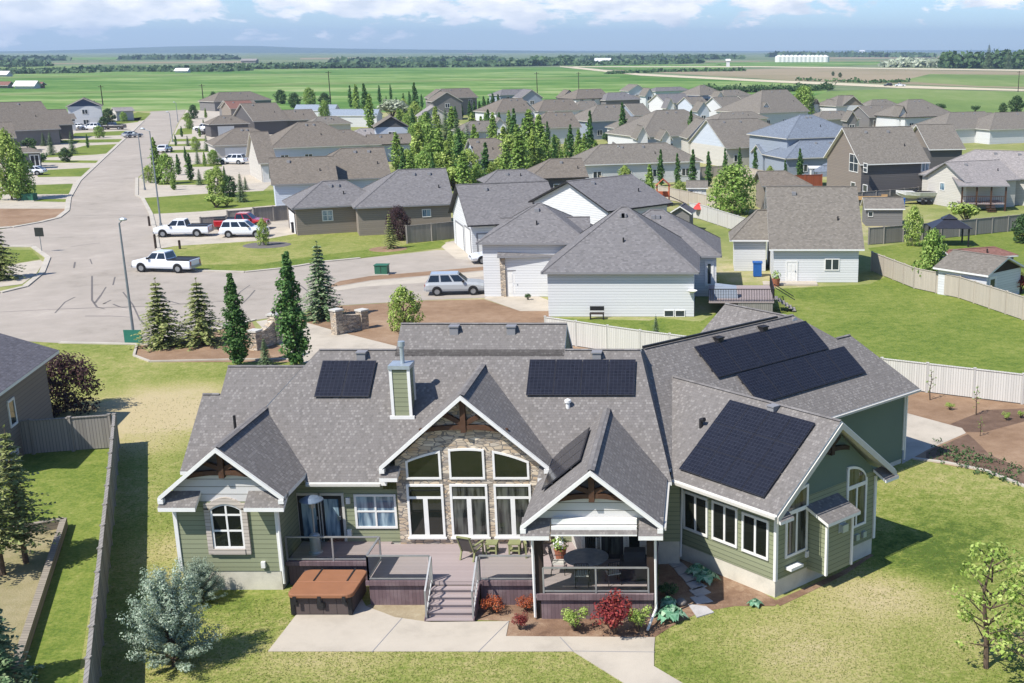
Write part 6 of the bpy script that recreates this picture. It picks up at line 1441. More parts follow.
bh = thing('basketball_hoop', U(903, 196, 0), 'portable basketball hoop in front of the dark side wall of the tall brown house', 'basketball hoop'); g = bh.location; m = MB(); m.tube([g, g+UP*3.4], .07, 6); m.build('pole', M['black'], bh); m = MB(); m.box(g.x-1.6, g.x-.05, g.y-.3, g.y-.25, 2.7, 3.9); m.build('backboard', M['metal'], bh); m = MB(); m.lathe([(.25, 2.9), (.27, 2.93), (.25, 2.96)], (g.x-.8, g.y-.6, 0), 12); m.build('hoop', M['red_plastic'], bh); m = MB(); m.box(g.x-.5, g.x+.5, g.y-.2, g.y+.6, 0, .3); m.build('base', M['black'], bh)
def bin_(x, y, mat, lab, h=1.05, w=.6):
    t = thing('wheelie_bin', U(x, y, 0), lab, 'bin', 'household bins'); g = t.location; m = MB(); m.prism([(g.x-w*.42, g.y, .05), (g.x+w*.42, g.y, .05), (g.x+w*.42, g.y+w, .05), (g.x-w*.42, g.y+w, .05)], (0, 0, h)); m.build('body', M[mat], t); m = MB(); m.box(g.x-w/2, g.x+w/2, g.y-.05, g.y+w+.05, h+.05, h+.14); m.build('lid', M[mat], t)
bin_(757.5, 277, 'blue_plastic', 'bright blue bin on the side path of the white walled house', 1.2, .9); bin_(294, 233, 'black', 'black bin at the corner of the tan house garage'); bin_(709, 221, 'black', 'black bin on the lawn below the white back fence'); bin_(903, 207, 'blue_plastic', 'blue bin behind the boat trailer', 1.0)
tp = thing('planter', U(776, 286, 0), 'terracotta planter beside the white back door', 'planter'); g = tp.location; m = MB(); m.lathe([(.26, 0), (.36, .6), (.38, .65), (.3, .65)], g, 14); m.build('pot', M['terracotta'], tp); random.seed(9); m = MB(); leafclump(m, g+UP*1.0, .42, 90, .2); m.build('leaves', M['lf_green'], tp)
rb = thing('patio_umbrella', U(699, 219, 0), 'closed red umbrella on the small back lawn', 'umbrella'); g = rb.location; m = MB(); m.tube([g, g+UP*2.0], .03, 6); m.build('pole', M['black'], rb); m = MB(); m.lathe([(.75, 1.25), (.5, 1.6), (.05, 2.0)], g, 10); m.build('canopy', M['red_plastic'], rb)
# deck behind the grey neighbour
nd = thing('deck', U(712, 300, 0), 'raised back deck with black railing on the grey roofed neighbour', 'deck'); a, b = U(694, 303, 0), U(742, 296, 0)
m = MB(); m.box(.3, 5.4, 93.5, 100.2, .95, 1.1); m.build('deck_floor', M['deck'], nd); m = MB(); m.box(2.6, 5.3, 93.55, 93.6, 0, .95); m.build('skirting', M['fence'], nd)
m = MB()
for y0, x0, x1 in ((93.5, .3, 5.4),):
    m.bar((x0, y0, 2.05), (x1, y0, 2.05), .07, .06); n = 40
    for k in range(n+1): x = x0+(x1-x0)*k/n; m.box(x-.02, x+.02, y0-.02, y0+.02, 1.1, 2.05)
m.bar((5.4, 93.5, 2.05), (5.4, 100, 2.05), .06, .06)
for k in range(26): y = 93.5+6.5*k/25; m.box(5.38, 5.42, y-.02, y+.02, 1.1, 2.05)
m.build('railing', M['black'], nd)
sm = MB()
for k in range(6): sm.box(5.5+.28*k, 5.8+.28*k, 94.5, 95.9, 1.05-.18*k-.05, 1.05-.18*k)
sm.build('stairs', M['fence'], nd)
sp = MB(); sp.bar((5.5, 94.5, 2.0), (7.1, 94.5, 1.0), .06, .06); sp.bar((5.5, 95.9, 2.0), (7.1, 95.9, 1.0), .06, .06); sp.build('stair_rail', M['black'], nd)
tu = thing('patio_cover', Vector((1.6, 95.2, 1.1)), 'folded blue grey tarpaulin cover on the neighbour deck', 'tarpaulin'); m = MB(); m.prism([(.7, 94.6, 1.1), (2.6, 94.6, 1.1), (2.5, 94.9, 1.9), (.8, 94.9, 2.1)], (0, 1.0, 0)); o = m.build('sheet', M['w_blue'], tu); fixn(o)
yc = thing('yard_chair', U(560, 322, 0), 'black metal frame bench under the pale wall behind the white fence', 'bench'); c = U(597, 319, 0); yc.location = c
m = MB(); m.box(c.x-.55, c.x+.55, c.y-.3, c.y+.3, .42, .48); m.build('seat', M['timber_dark'], yc); m = MB(); m.box(c.x-.55, c.x+.55, c.y+.25, c.y+.3, .62, .95); m.build('backrest', M['black'], yc)
for sx in (-.5, .5): m = MB(); m.box(c.x+sx-.03, c.x+sx+.03, c.y-.3, c.y+.3, 0, .45); m.build('leg', M['black'], yc)
# utility poles and farm buildings
for (x, y0, y1, lab) in ((331, 106, 71, 'lone utility pole in front of the crop field left of the poplars'), (537.5, 98, 72, 'slim utility pole against the crop field above the grey twin gables'), (579, 95, 72, 'utility pole in the crop field above the white house'), (204, 107, 84, 'thin pole at the field edge near the end of the street'), (103, 105, 85, 'thin pole behind the two storey house on the left'), (1018, 92, 71, 'pale pole beside the gravel road on the right')):
    t = thing('utility_pole', U(x, y0, 0), lab, 'pole', 'utility poles'); g = t.location; h = max(4, min(14, atY(x, y1, g.y).z)); m = MB(); m.tube([g, g+UP*h], [.2, .13], 6); m.build('shaft', M['timber_dark'], t); m = MB(); m.bar(g+UP*(h-.6)+Vector((-1.1, 0, 0)), g+UP*(h-.6)+Vector((1.1, 0, 0)), .14, .14); m.build('crossarm', M['timber_dark'], t)
def farm(x, y, w, d, h, lab, wall='w_white', roof='w_white', pitch=.5, name='farm_building', rot=0, k=0):
    g = U(x, y, 0); H = House(name, lab, 'farm building', wall, roof, 'white', 'farm buildings', 1.0); a = Vector((1, 0, 0)) if not rot else Vector((0, 1, 0))
    H._v(g-a*w/2, g+a*w/2, h+pitch*d/2, d, pitch, 'h' if k else 'g', 'h' if k else 'g'); return H.done()
farm(603, 63.3, 26, 22, 2.5, 'white hangar shaped barn beyond the green field', 'w_grey', 'w_white', .5); farm(183, 72.5, 13, 8, 2, 'long white shed at the far edge of the crop field', 'w_white', 'white'); farm(28, 88.5, 12, 7, 2, 'white tarpaulin shed in the farm yard on the left', 'w_white', 'white', .6); farm(6, 88, 7, 6, 2, 'red brown barn at the left edge of the farm yard', 'w_tan', 'roof_red'); farm(39, 88, 6, 5, 2, 'rusty barn right of the white tarpaulin shed', 'roof_red', 'roof_red'); farm(728, 67, 6, 6, 8, 'small white tower house in the stubble field', 'w_white', 'white'); farm(862, 53, 40, 30, 12, 'white elevator building on the far right plain', 'w_white', 'white'); farm(2, 76.5, 14, 9, 2, 'white barn in the trees at the far left', 'w_white', 'white')
for k in range(12):
    t = thing('grain_bin', U(779+4.2*k, 62.2, 0), 'white steel grain bin in the row on the right plain', 'grain bin', 'row of grain bins'); g = t.location; m = MB(); m.lathe([(7, 0), (7, 9), (1, 12)], g, 12); m.build('bin', M['white'], t)
rm_ = random.Random(3)
for k, (x, y) in enumerate(((770, 53.8), (800, 54), (815, 53.6), (250, 62.8), (470, 54.6))):
    farm(x, y, 18+12*rm_.random(), 14, 4, 'pale distant farm building on the plain', 'w_grey', 'roof_light', .35)
# ------------------------------------------------------------------ trees
c1 = reg(columnar(8, 1.1, 9000, .2, 'lf_poplar', 1), 8); c2 = reg(columnar(8, 1.2, 8000, .22, 'lf_poplar', 2), 8)
c3 = reg(columnar(9, 1.25, 1900, .46, 'lf_poplar', 3), 9); c4 = reg(columnar(9, 1.9, 2000, .52, 'lf_green', 4), 9)
c5 = reg(columnar(9, 1.7, 2000, .5, 'lf_lime', 31), 9)
l1 = reg(leafy(7, 3.0, 3600, .46, 'lf_green', 5, .1, clumps=36), 7); l2 = reg(leafy(7, 3.1, 3400, .46, 'lf_lime', 6, .1, clumps=36), 7); l3 = reg(leafy(7, 3.0, 2600, .55, 'lf_dark', 7, .08, clumps=34), 7)
l5 = reg(leafy(7, 3.4, 4200, .44, 'lf_green', 9, .06, clumps=34), 7)
s1 = reg(spruce(7, 2.5, 15, 9, .5, 'lf_pine', 10, drop=.28, dens=9), 7); s2 = reg(spruce(7, 2.5, 14, 9, .5, 'lf_pine', 11, .1, drop=.3, dens=9), 7); s3 = reg(spruce(7, 2.0, 20, 10, .46, 'lf_spruce', 12, drop=.25), 7)
s4 = reg(spruce(7, 2.1, 13, 8, .62, 'lf_blue', 13), 7); s5 = reg(spruce(7, 1.9, 16, 7, .36, 'lf_pine', 14, .2, dens=7, drop=.1), 7)
b1 = reg(shrub(1.2, .8, 1500, .1, 'lf_red', 15, stems=14), 1.2); b2 = reg(shrub(1.0, .7, 900, .1, 'lf_lime', 16, stems=12), 1); b3 = reg(shrub(1, .7, 900, .09, 'lf_orange', 17, stems=12), 1); b4 = reg(shrub(1.2, 1.0, 1100, .2, 'lf_lime', 18, stems=14), 1.2); b5 = reg(shrub(1.2, .9, 900, .18, 'lf_dark', 19, stems=12), 1.2); b6 = reg(shrub(1.4, 1.2, 1100, .24, 'lf_silver', 20, stems=14), 1.4)
h1 = reg(rosette(.45, .5, 60, 'lf_hosta', 21), .45)
# round the house
put(c1, 239, 366, 272, 'dense columnar poplar left of the stone entrance wall, cut by the roof ridge', sx=1.15); put(c2, 296, 366, 250, 'tallest near columnar poplar with forked top right of the entrance wall', sx=1.05)
put(s3, 266, 366, 337, 'little dark spruce between the two near columnar poplars')
put(s1, 163, 346, 277, 'open spruce nearest the teal sign', sx=1.35); put(s2, 203, 344, 277, 'open spruce between the teal sign spruce and the columnar poplar', sx=1.35); put(s3, 323, 319, 240, 'tall slender spruce at the driveway entrance', sx=1.15)
put(l2, 405, 331, 288, 'small airy tree standing in the bare brown lot', sx=.85)
put(s1, 2, 279, 213, 'yellow green spruce cut by the left edge of the corner lawn', sx=1.1)
put(s5, 26, 563, 423, 'bluish spruce nearest the fence gate in the left yard', sx=1.0); put(s5, 3, 575, 432, 'spruce beside the left yard spruce, cut by the frame', sx=1.05); put(s3, -4, 690, 575, 'dark spruce in the lower left corner', sx=1.2)
pu = reg(leafy(4, 2.4, 7000, .2, 'lf_purple', 22, .05, clumps=30), 4); put(pu, 67, 412, 357, 'dark plum bush beside the left house', 'bush')
bs = reg(bushy(4, 1.75, 84, 'lf_blue', 23, size=.095, per=32), 4); put(bs, 174, 666, 572, 'large silvery blue spruce bush on the front lawn', 'bush', rz=.4); put(bs, 203, 602, 562, 'smaller silvery bush against the bedroom wall', 'bush', sx=1.25)
yt = reg(leafy(4.4, 1.5, 1250, .15, 'lf_lime', 24, .22, 'young_tree', 30, .62), 4.4); put(yt, 986, 668, 541, 'young broad leaved tree standing on the right lawn', rz=1); put(yt, 1034, 690, 540, 'young tree cut by the right edge of the frame', rz=2.4)
put(b1, 615, 634, 596, 'dark red barberry bush in front of the porch', 'shrub', sx=1.0); put(b2, 574, 631, 607, 'lime green shrub left of the red barberry', 'shrub', sx=.9); put(b2, 638, 632, 606, 'lime green shrub right of the red barberry', 'shrub', sx=.75)
put(b3, 493, 613, 597, 'copper shrub right of the deck steps', 'shrub', sx=1.1); put(b3, 526, 611, 597, 'copper shrub beside the porch post', 'shrub', sx=1.1); put(b1, 520, 630, 614, 'small plum shrub at the front edge of the bed', 'shrub', sx=.8)
for x, y, yt_, lab in ((671, 620, 606, 'pale hosta clump at the corner of the porch bed'), (706, 582, 570, 'hosta clump in the shade beside the stepping stones'), (755, 606, 599, 'little hosta beside the sun room foundation'), (668, 606, 597, 'white edged hosta behind the corner clump'), (697, 574, 564, 'dark hosta near the inner corner of the house')): put(h1, x, y, yt_, lab, 'plant')
put(b5, 668, 597, 585, 'dark shrub in the porch shade by the stepping stones', 'shrub', sx=1.2)
rk = MB(); random.seed(2); rk.lathe([(.05, 0), (.2, .05), (.22, .15), (.1, .26)], U(681, 605, 0), 9); tag(rk.build('rock', M['rock'], smooth=True, origin=U(681, 605, 0)), 'round pale rock beside the hostas', 'rock')
sapl = reg(leafy(2.6, .5, 90, .12, 'lf_green', 25, .3, 'sapling', 12, .5), 2.6)
for x, y, y1, lab in ((930, 400, 368, 'thin sapling by the white fence nearest the garage wing'), (976, 415, 384, 'staked sapling in the middle of the garden soil'), (980, 436, 415, 'small stake sapling beside the dark garden bed')): put(sapl, x, y, y1, lab)
for x, y, lab in ((950, 410, 'low green plant near the sapling in the garden soil'), (1006, 420, 'low green plant in the dark garden bed'), (1021, 418, 'low green plant at the right edge of the garden soil')): put(b2, x, y, None, lab, 'plant', H=.45)
sc = MB(); random.seed(12)
for _ in range(150):
    f = random.random(); c = U(932+f*92+rnd(-8, 8), 452+f*28+rnd(-13, 7), .05); leafclump(sc, c+UP*.06, .14, 7, .14)
tag(sc.build('ground_cover', M['lf_dark']), 'low green plants scattered over the dark garden bed', 'plants', kind='stuff')
# yard of the big lawn
put(l1, 931, 288, 231, 'leafy tree leaning on the tan curved fence', sx=.62); put(l2, 913, 246, 207, 'slim young tree in front of the grey upper fence', sx=.55); put(l3, 1022, 243, 215, 'dark round tree at the right edge of the upper lawn', sx=.9)
put(b4, 966, 223, 204, 'bright lime bush in front of the covered deck house', 'bush', sx=1.2); put(b5, 985, 285, 272, 'dark bush beside the grey roofed shed', 'bush'); put(b4, 1006, 291, 279, 'bush at the tan fence below the grey shed', 'bush'); put(b5, 960, 278, 268, 'bush between the red roofed shed and the tan fence', 'bush'); put(b1, 1021, 293, 274, 'reddish bush at the right end of the tan fence', 'bush')
put(l5, 733, 214, 166, 'big round bright tree over the white back fence', sx=1.02); put(s3, 656, 345, 314, 'little spruce at the end of the whitewashed fence', sx=.75); put(s3, 610, 341, 326, 'tiny sapling spruce in front of the whitewashed fence', sx=.6)
put(c4, 650, 208, 164, 'leafy columnar tree left of the red play house', sx=.9); put(l3, 640, 206, 180, 'tree behind the neighbour roof peak left of the play house', sx=.8); put(l2, 680, 199, 181, 'pale tree right of the red play house', sx=.9); put(c4, 716, 199, 178, 'leafy tree left of the big round tree', sx=.9)
ordn = ['first', 'second', 'third', 'fourth', 'fifth', 'sixth', 'seventh', 'eighth', 'ninth', 'tenth']
for k, (x, y0, y1) in enumerate(((652, 172, 154), (661, 186, 149), (677.5, 186, 153), (693, 188, 149), (708.5, 186, 151), (725, 176, 148), (739.5, 172, 147), (755, 174, 147), (770, 172, 156))): put(c3, x, y0, y1, ordn[k]+' slim poplar from the left in the row behind the yard fence', group='row of slim poplars', sx=.95)
put(c3, 799.6, 179, 148, 'columnar poplar in front of the blue grey roofed house', sx=1.1); put(c3, 785, 180, 160, 'shorter columnar tree beside the red cedar fence')
put(c3, 691, 152, 110, 'dark slim poplar beside the white wide gable house', sx=1.0); put(c3, 623, 144, 102, 'dark slim poplar between the mauve walled house and the brown hips', sx=1.0); put(c3, 591, 166, 110, 'tall poplar left of the mauve walled house', sx=.8); put(l3, 715, 119, 104, 'dark round tree among the brown roofs', sx=.8)
put(l5, 803, 122, 87, 'tall leafy tree by the pasture right of the large brown roofs', sx=.75); put(l3, 793, 120, 96, 'leafy tree tucked behind the large brown roof', sx=.7); put(b5, 609, 144, 133, 'reddish dark bush below the mauve wall', 'bush')
# middle band of trees
mid = [(530, 158, 111, c4, 'tall bright poplar left of the small dark poplar', 1), (540, 158, 116, c4, 'bright poplar next to the tall bright one', 1), (548, 148, 121, c3, 'dark slim poplar in front of the low dormer gable', .9), (571, 160, 124, c3, 'slim poplar below the low dormer gable', .9), (579, 162, 131, c4, 'leafy poplar left of the tall poplar', .8), (585, 165, 135, c4, 'short leafy poplar beside the tall poplar', .8),
 (489, 140, 109, c3, 'dark poplar behind the grey green house', 1.1), (500, 136, 112, c3, 'dark poplar right of the grey green house ridge', 1), (510, 140, 112, c4, 'pale poplar left of the tall bright poplar', .7), (455, 178, 150, l1, 'rounded bright tree left of the grey green house', .9), (470, 183, 152, l2, 'bright lime tree in front of the grey green house', .9), (440, 186, 156, l2, 'bright lime tree behind the grey hip roof', .9), (425, 184, 154, l1, 'bright green tree right of the brown garage roof', .9), (512, 178, 138, l2, 'bright tree right of the grey green house', .8), (525, 178, 145, l1, 'dense bright tree left of the brown bungalow', .9), (540, 177, 150, l2, 'bright round tree touching the brown bungalow', .8), (598, 182, 166, l2, 'small lime tree left of the white garden shed', .9), (625, 186, 168, l2, 'small lime tree right of the white garden shed', .8), (500, 182, 160, l2, 'lime bush tree below the grey green house', .9), (455, 190, 168, b4, 'lime bush behind the grey hip roof', 1),
 (447, 150, 117, s3, 'dark spruce in the middle of the tree band', .9), (436, 155, 121, s4, 'bluish spruce in the middle of the tree band', .9), (458, 152, 116, s3, 'spruce right of the bluish spruce', .9), (468, 150, 122, s4, 'pale spruce above the grey green house', .9), (425, 146, 118, l1, 'bright tree behind the tan low house', .8), (430, 165, 126, l1, 'tall bright tree between the dark blue gable and the spruces', .7), (444, 168, 140, s3, 'spruce below the bluish spruce', .9), (418, 170, 140, l1, 'bright tree right of the dark porch', .7),
 (391, 100, 84, c3, 'small poplar on the field edge behind the sheds', .8), (415.6, 112, 82, c3, 'tall slim poplar on the field edge', .9), (410, 108, 91, c3, 'short slim poplar left of the tall one on the field edge', .9), (404, 110, 93, c3, 'short slim poplar near the pale tree', .9), (422, 108, 94, c3, 'slim poplar left of the stepped gable house', .9), (397, 112, 97, c3, 'dark small poplar beside the pale tree', .9), (380, 104, 85, c3, 'slim poplar right of the metal sheds', .8), (392, 118, 101, b6, 'pale silvery round tree right of the metal sheds', 1.1), (404, 117, 101, l2, 'yellow green tree beside the pale silvery tree', .8), (387, 112, 96, c3, 'slim poplar left of the pale silvery tree', .8),
 (351, 108, 85, c3, 'slim poplar above the metal sheds, leftmost of three', .8), (357, 112, 86, c4, 'leafy poplar above the metal sheds, middle of three', .8), (366, 118, 83, c3, 'tallest poplar above the metal sheds', 1), (371, 129, 95, c4, 'leafy tree at the right end of the metal sheds', .8), (326, 130, 103, l1, 'green tree left of the metal sheds', .6), (335, 126, 110, l3, 'darker tree touching the metal sheds', .7),
 (281, 104, 90, l3, 'round dark tree at the field edge, leftmost of four', .9), (295, 108, 93, l3, 'round dark tree at the field edge, second of four', .9), (310, 106, 90, l1, 'round green tree at the field edge, third of four', .9), (325, 106, 93, l3, 'round dark tree at the field edge, rightmost of four', .9), (376, 152, 140, c4, 'small tree left of the dark porch', .9), (400, 158, 140, c4, 'leafy tree in front of the dark porch', .9)]
mid += [(462, 166, 134, l1, 'bright broad tree above the brown roof of the grey green house', .8), (482, 178, 158, l1, 'green tree against the wall of the grey green house', .8), (497, 166, 138, l2, 'bright tree hugging the right side of the grey green house', .8), (417, 158, 126, l1, 'tall green tree right of the dark blue gable', .6), (409, 178, 152, l2, 'lime tree below the dark porch', .8), (432, 178, 146, l1, 'broad green tree in the lower tree band', .8),
 (452, 166, 132, c4, 'leafy poplar between the two bluish spruces', .8), (475, 158, 126, c4, 'leafy poplar above the ridge of the grey green house', .8), (518, 168, 126, c4, 'bright poplar left of the tall bright pair', .9), (535, 172, 138, l1, 'green tree under the tall bright pair', .7), (556, 160, 138, l1, 'green tree behind the brown bungalow ridge', .6), (566, 158, 140, c4, 'leafy bush poplar behind the brown bungalow', .8), (416, 124, 104, l2, 'yellow green tree left of the tan low house', .8), (427, 130, 112, l3, 'dark tree in front of the tan low house', .7), (408, 134, 116, l1, 'green tree behind the dark blue gable', .8), (446, 130, 108, s3, 'spruce below the stepped gable house', .9), (456, 128, 106, c3, 'slim tree below the stepped gable house', 1), (486, 132, 114, c4, 'leafy poplar under the tight row', .8), (428, 196, 172, l2, 'lime tree peeping over the grey hip roof', .7), (478, 190, 166, l1, 'green tree peeping over the white gabled house', .7), (492, 186, 164, l2, 'lime tree left of the brown bungalow corner', .7), (385, 146, 128, c4, 'small tree by the tan hip roof', .7), (402, 130, 112, l2, 'pale yellow tree behind the dark blue gable', .7)]
extra = [(398, 170, 132), (404, 182, 147), (412, 190, 150), (421, 176, 122), (428, 152, 112), (434, 192, 152), (441, 178, 128), (449, 186, 140), (453, 142, 106), (461, 180, 128), (465, 192, 150), (473, 146, 112), (479, 168, 132), (487, 186, 142), (494, 150, 112), (505, 172, 126), (507, 188, 144), (515, 150, 108), (521, 182, 132), (534, 178, 128), (546, 174, 132), (555, 168, 134), (562, 176, 150), (589, 178, 148), (596, 172, 140), (414, 142, 108), (400, 140, 108), (437, 138, 106), (482, 146, 116), (524, 152, 118)]
for k, (x, y0, y1) in enumerate(extra): put((c4, c3, c4, c5)[k % 4], x, y0, y1, 'slim bright tree standing among the crowded yard trees in the middle of the view', group='slim trees crowding the middle yards', sx=rnd(.9, 1.25))
for x, y0, y1, pr, lab, sx in mid: put(pr, x, y0, y1-(2 if pr in (c4, l1, l2) else 0), lab, sx=sx*(1.25 if pr is c4 else .95 if pr in (l1, l2) else 1.2))
for k, (x, y0, y1) in enumerate(((462, 118, 104), (470, 118, 101), (475, 118, 101), (480, 119, 101), (484.5, 118, 96), (489, 117, 98), (493.5, 117, 93), (499, 117, 94))): put(c3, x, y0, y1, ordn[k]+' dark poplar from the left in the tight row below the grey roofed gables', group='tight row of dark poplars', sx=1.3)
# along the street
for x, y0, y1, pr, lab, sx in ((12, 200, 132, l2, 'large yellow green poplar at the left verge', .62), (22, 200, 150, l1, 'green tree beside the teal utility box', .7), (52, 155, 131, s3, 'dark spruce on the left verge lawn', .9), (73, 154, 130, s3, 'spruce on the left verge nearest the street', .8), (20, 134, 107, l1, 'tree between the brown roofs on the left', .6), (8, 124, 108, l3, 'dark tree at the left edge among the roofs', .7), (82, 123, 106, l1, 'green tree beside the two storey house on the left', .8), (93, 124, 108, l3, 'dark tree in front of the two storey dark gable', .8), (109, 124, 109, l3, 'round green tree left of the beige shed building', 1.1), (124, 122, 112, l1, 'small round tree in front of the beige shed building', .9), (130, 119, 109, c3, 'small dark tree at the end of the street', 1), (86, 124, 116, b4, 'lime bush by the two storey house', 1), (40, 166, 154, b5, 'dark bush by the striped garage', 1), (30, 150, 139, b5, 'dark bush behind the striped garage', 1),
    (194, 119, 105, l3, 'dark round tree right of the end of the street', .8), (214, 106, 92, l3, 'dark tree left of the far brown house', .7), (182, 137, 126, c3, 'small dark conifer on the far right verge', 1.2), (158, 184, 137, c4, 'tall poplar at the right kerb of the street', .75), (168, 184, 154, l1, 'bushy green tree next to the tall kerb poplar', .7), (149, 183, 166, l2, 'yellowish small tree at the right kerb', .7), (179, 175, 154, c3, 'dark columnar tree on the right verge', 1.3), (191, 181, 153, c3, 'columnar tree right of the dark one on the verge', 1.2), (207, 151, 134, s3, 'spruce on the far right verge lawn', .9), (196, 151, 137, l2, 'small lime tree on the far right verge', .8), (219, 197, 167, l2, 'bright lime tree on the big verge lawn', .7), (211, 197, 173, c4, 'slim green tree left of the bright lime tree', .7), (230, 197, 176, l3, 'dark tree right of the bright lime tree', .9), (242, 202, 172, s3, 'spruce at the right end of the big verge lawn', .9), (216, 208, 196, b4, 'yellow green rounded shrub on the big verge lawn', 1.3), (227, 206, 198, b4, 'low yellow shrub beside the rounded shrub', 1.2),
    (391, 249, 211, s1, 'pale spruce in front of the tan house', .8), (399, 240, 208, pu, 'dark plum tree behind the pale spruce', .7), (264, 246, 219, l2, 'thin young tree in the dark mulch ring', .5), (366, 234, 225, b4, 'round shrub at the tan house door', .8), (528, 300, 294, b5, 'small round shrub under the grey neighbour window', .8), (770, 180, 166, l2, 'small tree below the blue grey roof', .7), (857, 112, 100, b4, 'yellow bush at the pasture edge', 1), (880, 110, 102, b4, 'bush at the pasture edge behind the garage house', 1.2), (1016, 113, 96, l3, 'large bush tree at the right edge by the pasture', 1.1), (1003, 113, 103, l3, 'bush left of the large bush tree at the right edge', 1.1), (975, 112, 106, b5, 'low bush by the pasture behind the white garage', 1.3), (940, 111, 104, b5, 'low bush by the pasture behind the crossed gables', 1.3)):
    put(pr, x, y0, y1, lab, 'bush' if 'bush' in lab or 'shrub' in lab else 'tree', sx=sx)
random.seed(41)
for k, (x, y0, y1) in enumerate(((186, 162, 146), (198, 164, 149), (205, 166, 152), (214, 165, 150), (176, 146, 134), (188, 146, 135), (200, 137, 127), (190, 129, 119), (204, 129, 119), (200, 185, 168), (174, 190, 172), (210, 182, 170), (225, 180, 166), (246, 190, 176), (206, 118, 108), (188, 122, 113))):
    put((c3, s3, c4, l1)[k % 4], x, y0, y1, 'small tree on the grass strips right of the street', group='small trees right of the street', sx=1.0)
for k, (x, y0, y1) in enumerate(((60, 142, 128), (66, 162, 148), (88, 148, 134), (100, 138, 126), (44, 146, 132), (34, 158, 146), (4, 168, 148), (38, 132, 118), (60, 128, 116), (50, 121, 110), (76, 122, 110), (14, 116, 104), (30, 112, 101), (104, 128, 117))):
    put((s3, l3, c3, l1)[k % 4], x, y0, y1, 'small tree on the verge left of the street', group='small trees left of the street', sx=1.0)
mr = MB(); g = U(267, 245, .02); mr.lathe([(2.3, 0), (2.1, .06), (.3, .1)], g-UP*.02, 20, 1.1, 1); tag(mr.build('mulch_ring', M['asphalt_mark']), kind='structure')
mr = MB(); g = U(388, 249, .02); mr.lathe([(2.0, 0), (1.8, .05), (.3, .08)], g-UP*.02, 20); tag(mr.build('mulch_ring', M['soil']), kind='structure')
# far belts of wood that read as one mass
def belt(name, px, hpx, n, size, label, lm='lf_far', depth=40, seed=1):
    random.seed(seed); m = MB()
    for _ in range(int(n*1.7)):
        k = random.randrange(len(px)-1); f = random.random(); x = px[k][0]+(px[k+1][0]-px[k][0])*f; y = px[k][1]+(px[k+1][1]-px[k][1])*f
        g = U(x, y+rnd(-.12, .12), 0); h = hpx*g.y/FOC*(.45+.55*abs(math.sin(x*.37)+math.sin(x*.111+1))/1.6)*rnd(.7, 1.1)
        for _ in range(4):
            c = g+Vector((rnd(-1, 1)*size*1.2, rnd(-1, 1)*depth, h*rnd(.12, 1))); m.card(c, sph()+Vector((0, -.3, .6)), size*.68*g.y/1000*rnd(.7, 1.3), .8)
    return tag(m.build(name, M[lm]), label, 'woodland', kind='stuff')
belt('tree_belt', [(-200, 74), (0, 73.5), (45, 73), (90, 72.5)], 4, 420, 6, 'dark wood at the far left edge of the crop field', seed=1); belt('tree_belt', [(92, 70.5), (160, 71), (235, 71)], 4, 500, 6, 'wood left of the far white shed', seed=2); belt('tree_belt', [(215, 69), (300, 68.3), (360, 67.6), (470, 66.5), (520, 66)], 4.2, 1300, 6, 'long wood behind the crop field in the middle', seed=3); belt('tree_belt', [(0, 66.5), (35, 66.5)], 5, 200, 6, 'wood on the far left plain', seed=4)
belt('tree_belt', [(516, 66), (570, 65)], 7, 420, 7, 'wood left of the hangar barn', seed=5); belt('tree_belt', [(575, 65.5), (600, 65), (660, 64), (700, 63)], 3.2, 420, 6, 'hedge wood in front of the hangar barn', seed=6); belt('tree_belt', [(700, 92.5), (760, 92), (830, 90)], 7, 800, 2.6, 'hedge of young trees above the brown roofs', 'lf_dark', 6, 7); belt('tree_belt', [(946, 68), (1024, 68.5), (1200, 71)], 15, 1300, 6, 'tall wood at the right edge of the plain', 'lf_dark', 25, 8); belt('tree_belt', [(885, 67), (950, 67.5)], 8, 350, 6, 'low scrub left of the tall right wood', 'lf_silver', 15, 9)
belt('tree_belt', [(340, 62.5), (430, 61.5), (500, 61)], 2.2, 420, 9, 'far wood line across the middle plain', seed=10); belt('tree_belt', [(560, 60.5), (640, 60), (740, 59)], 2.2, 380, 9, 'far wood line right of the middle plain', seed=15); belt('tree_belt', [(770, 57), (860, 57), (930, 57.5)], 2, 360, 10, 'far wood line on the right plain', seed=11); belt('tree_belt', [(-200, 61), (-60, 60.5), (60, 60.5)], 2.2, 360, 10, 'far wood line on the left plain', seed=12); belt('tree_belt', [(130, 59.5), (230, 59.5)], 1.6, 200, 10, 'thin far wood line below the blue hill', seed=16); belt('tree_belt', [(610, 74), (660, 72), (740, 71)], 2.5, 90, 5, 'scattered scrub along the gravel road', 'lf_dark', 8, 13); belt('tree_belt', [(800, 80.5), (875, 83), (905, 82)], 3, 50, 4, 'scrub beside the trucks on the gravel road', 'lf_dark', 6, 14)
for k, (x, y0, y1, lab) in enumerate(((988, 69, 43.5, 'tall pointed spruce rising from the right wood'), (1008, 69, 48, 'second pointed spruce in the right wood'), (840, 77.5, 72.5, 'lone round bush in the stubble field'), (833, 76, 71.5, 'lone bush left of the stubble field bush'))): put(s3 if k < 2 else l3, x, y0, y1, lab, sx=.9)
# metal sheds among the poplars
for x, y, w, lab in ((352, 127, 7, 'white greenhouse shed below the tall poplars'), (315, 121, 6, 'pale metal shed left of the green tree')):
    g = U(x, y, 0); H = House('greenhouse', lab, 'shed', 'w_white', 'metal', 'white', None, .2); H._v((g.x-w, g.y+3), (g.x+w, g.y+3), 4.6, 6, .5, 'g', 'g'); H.done()

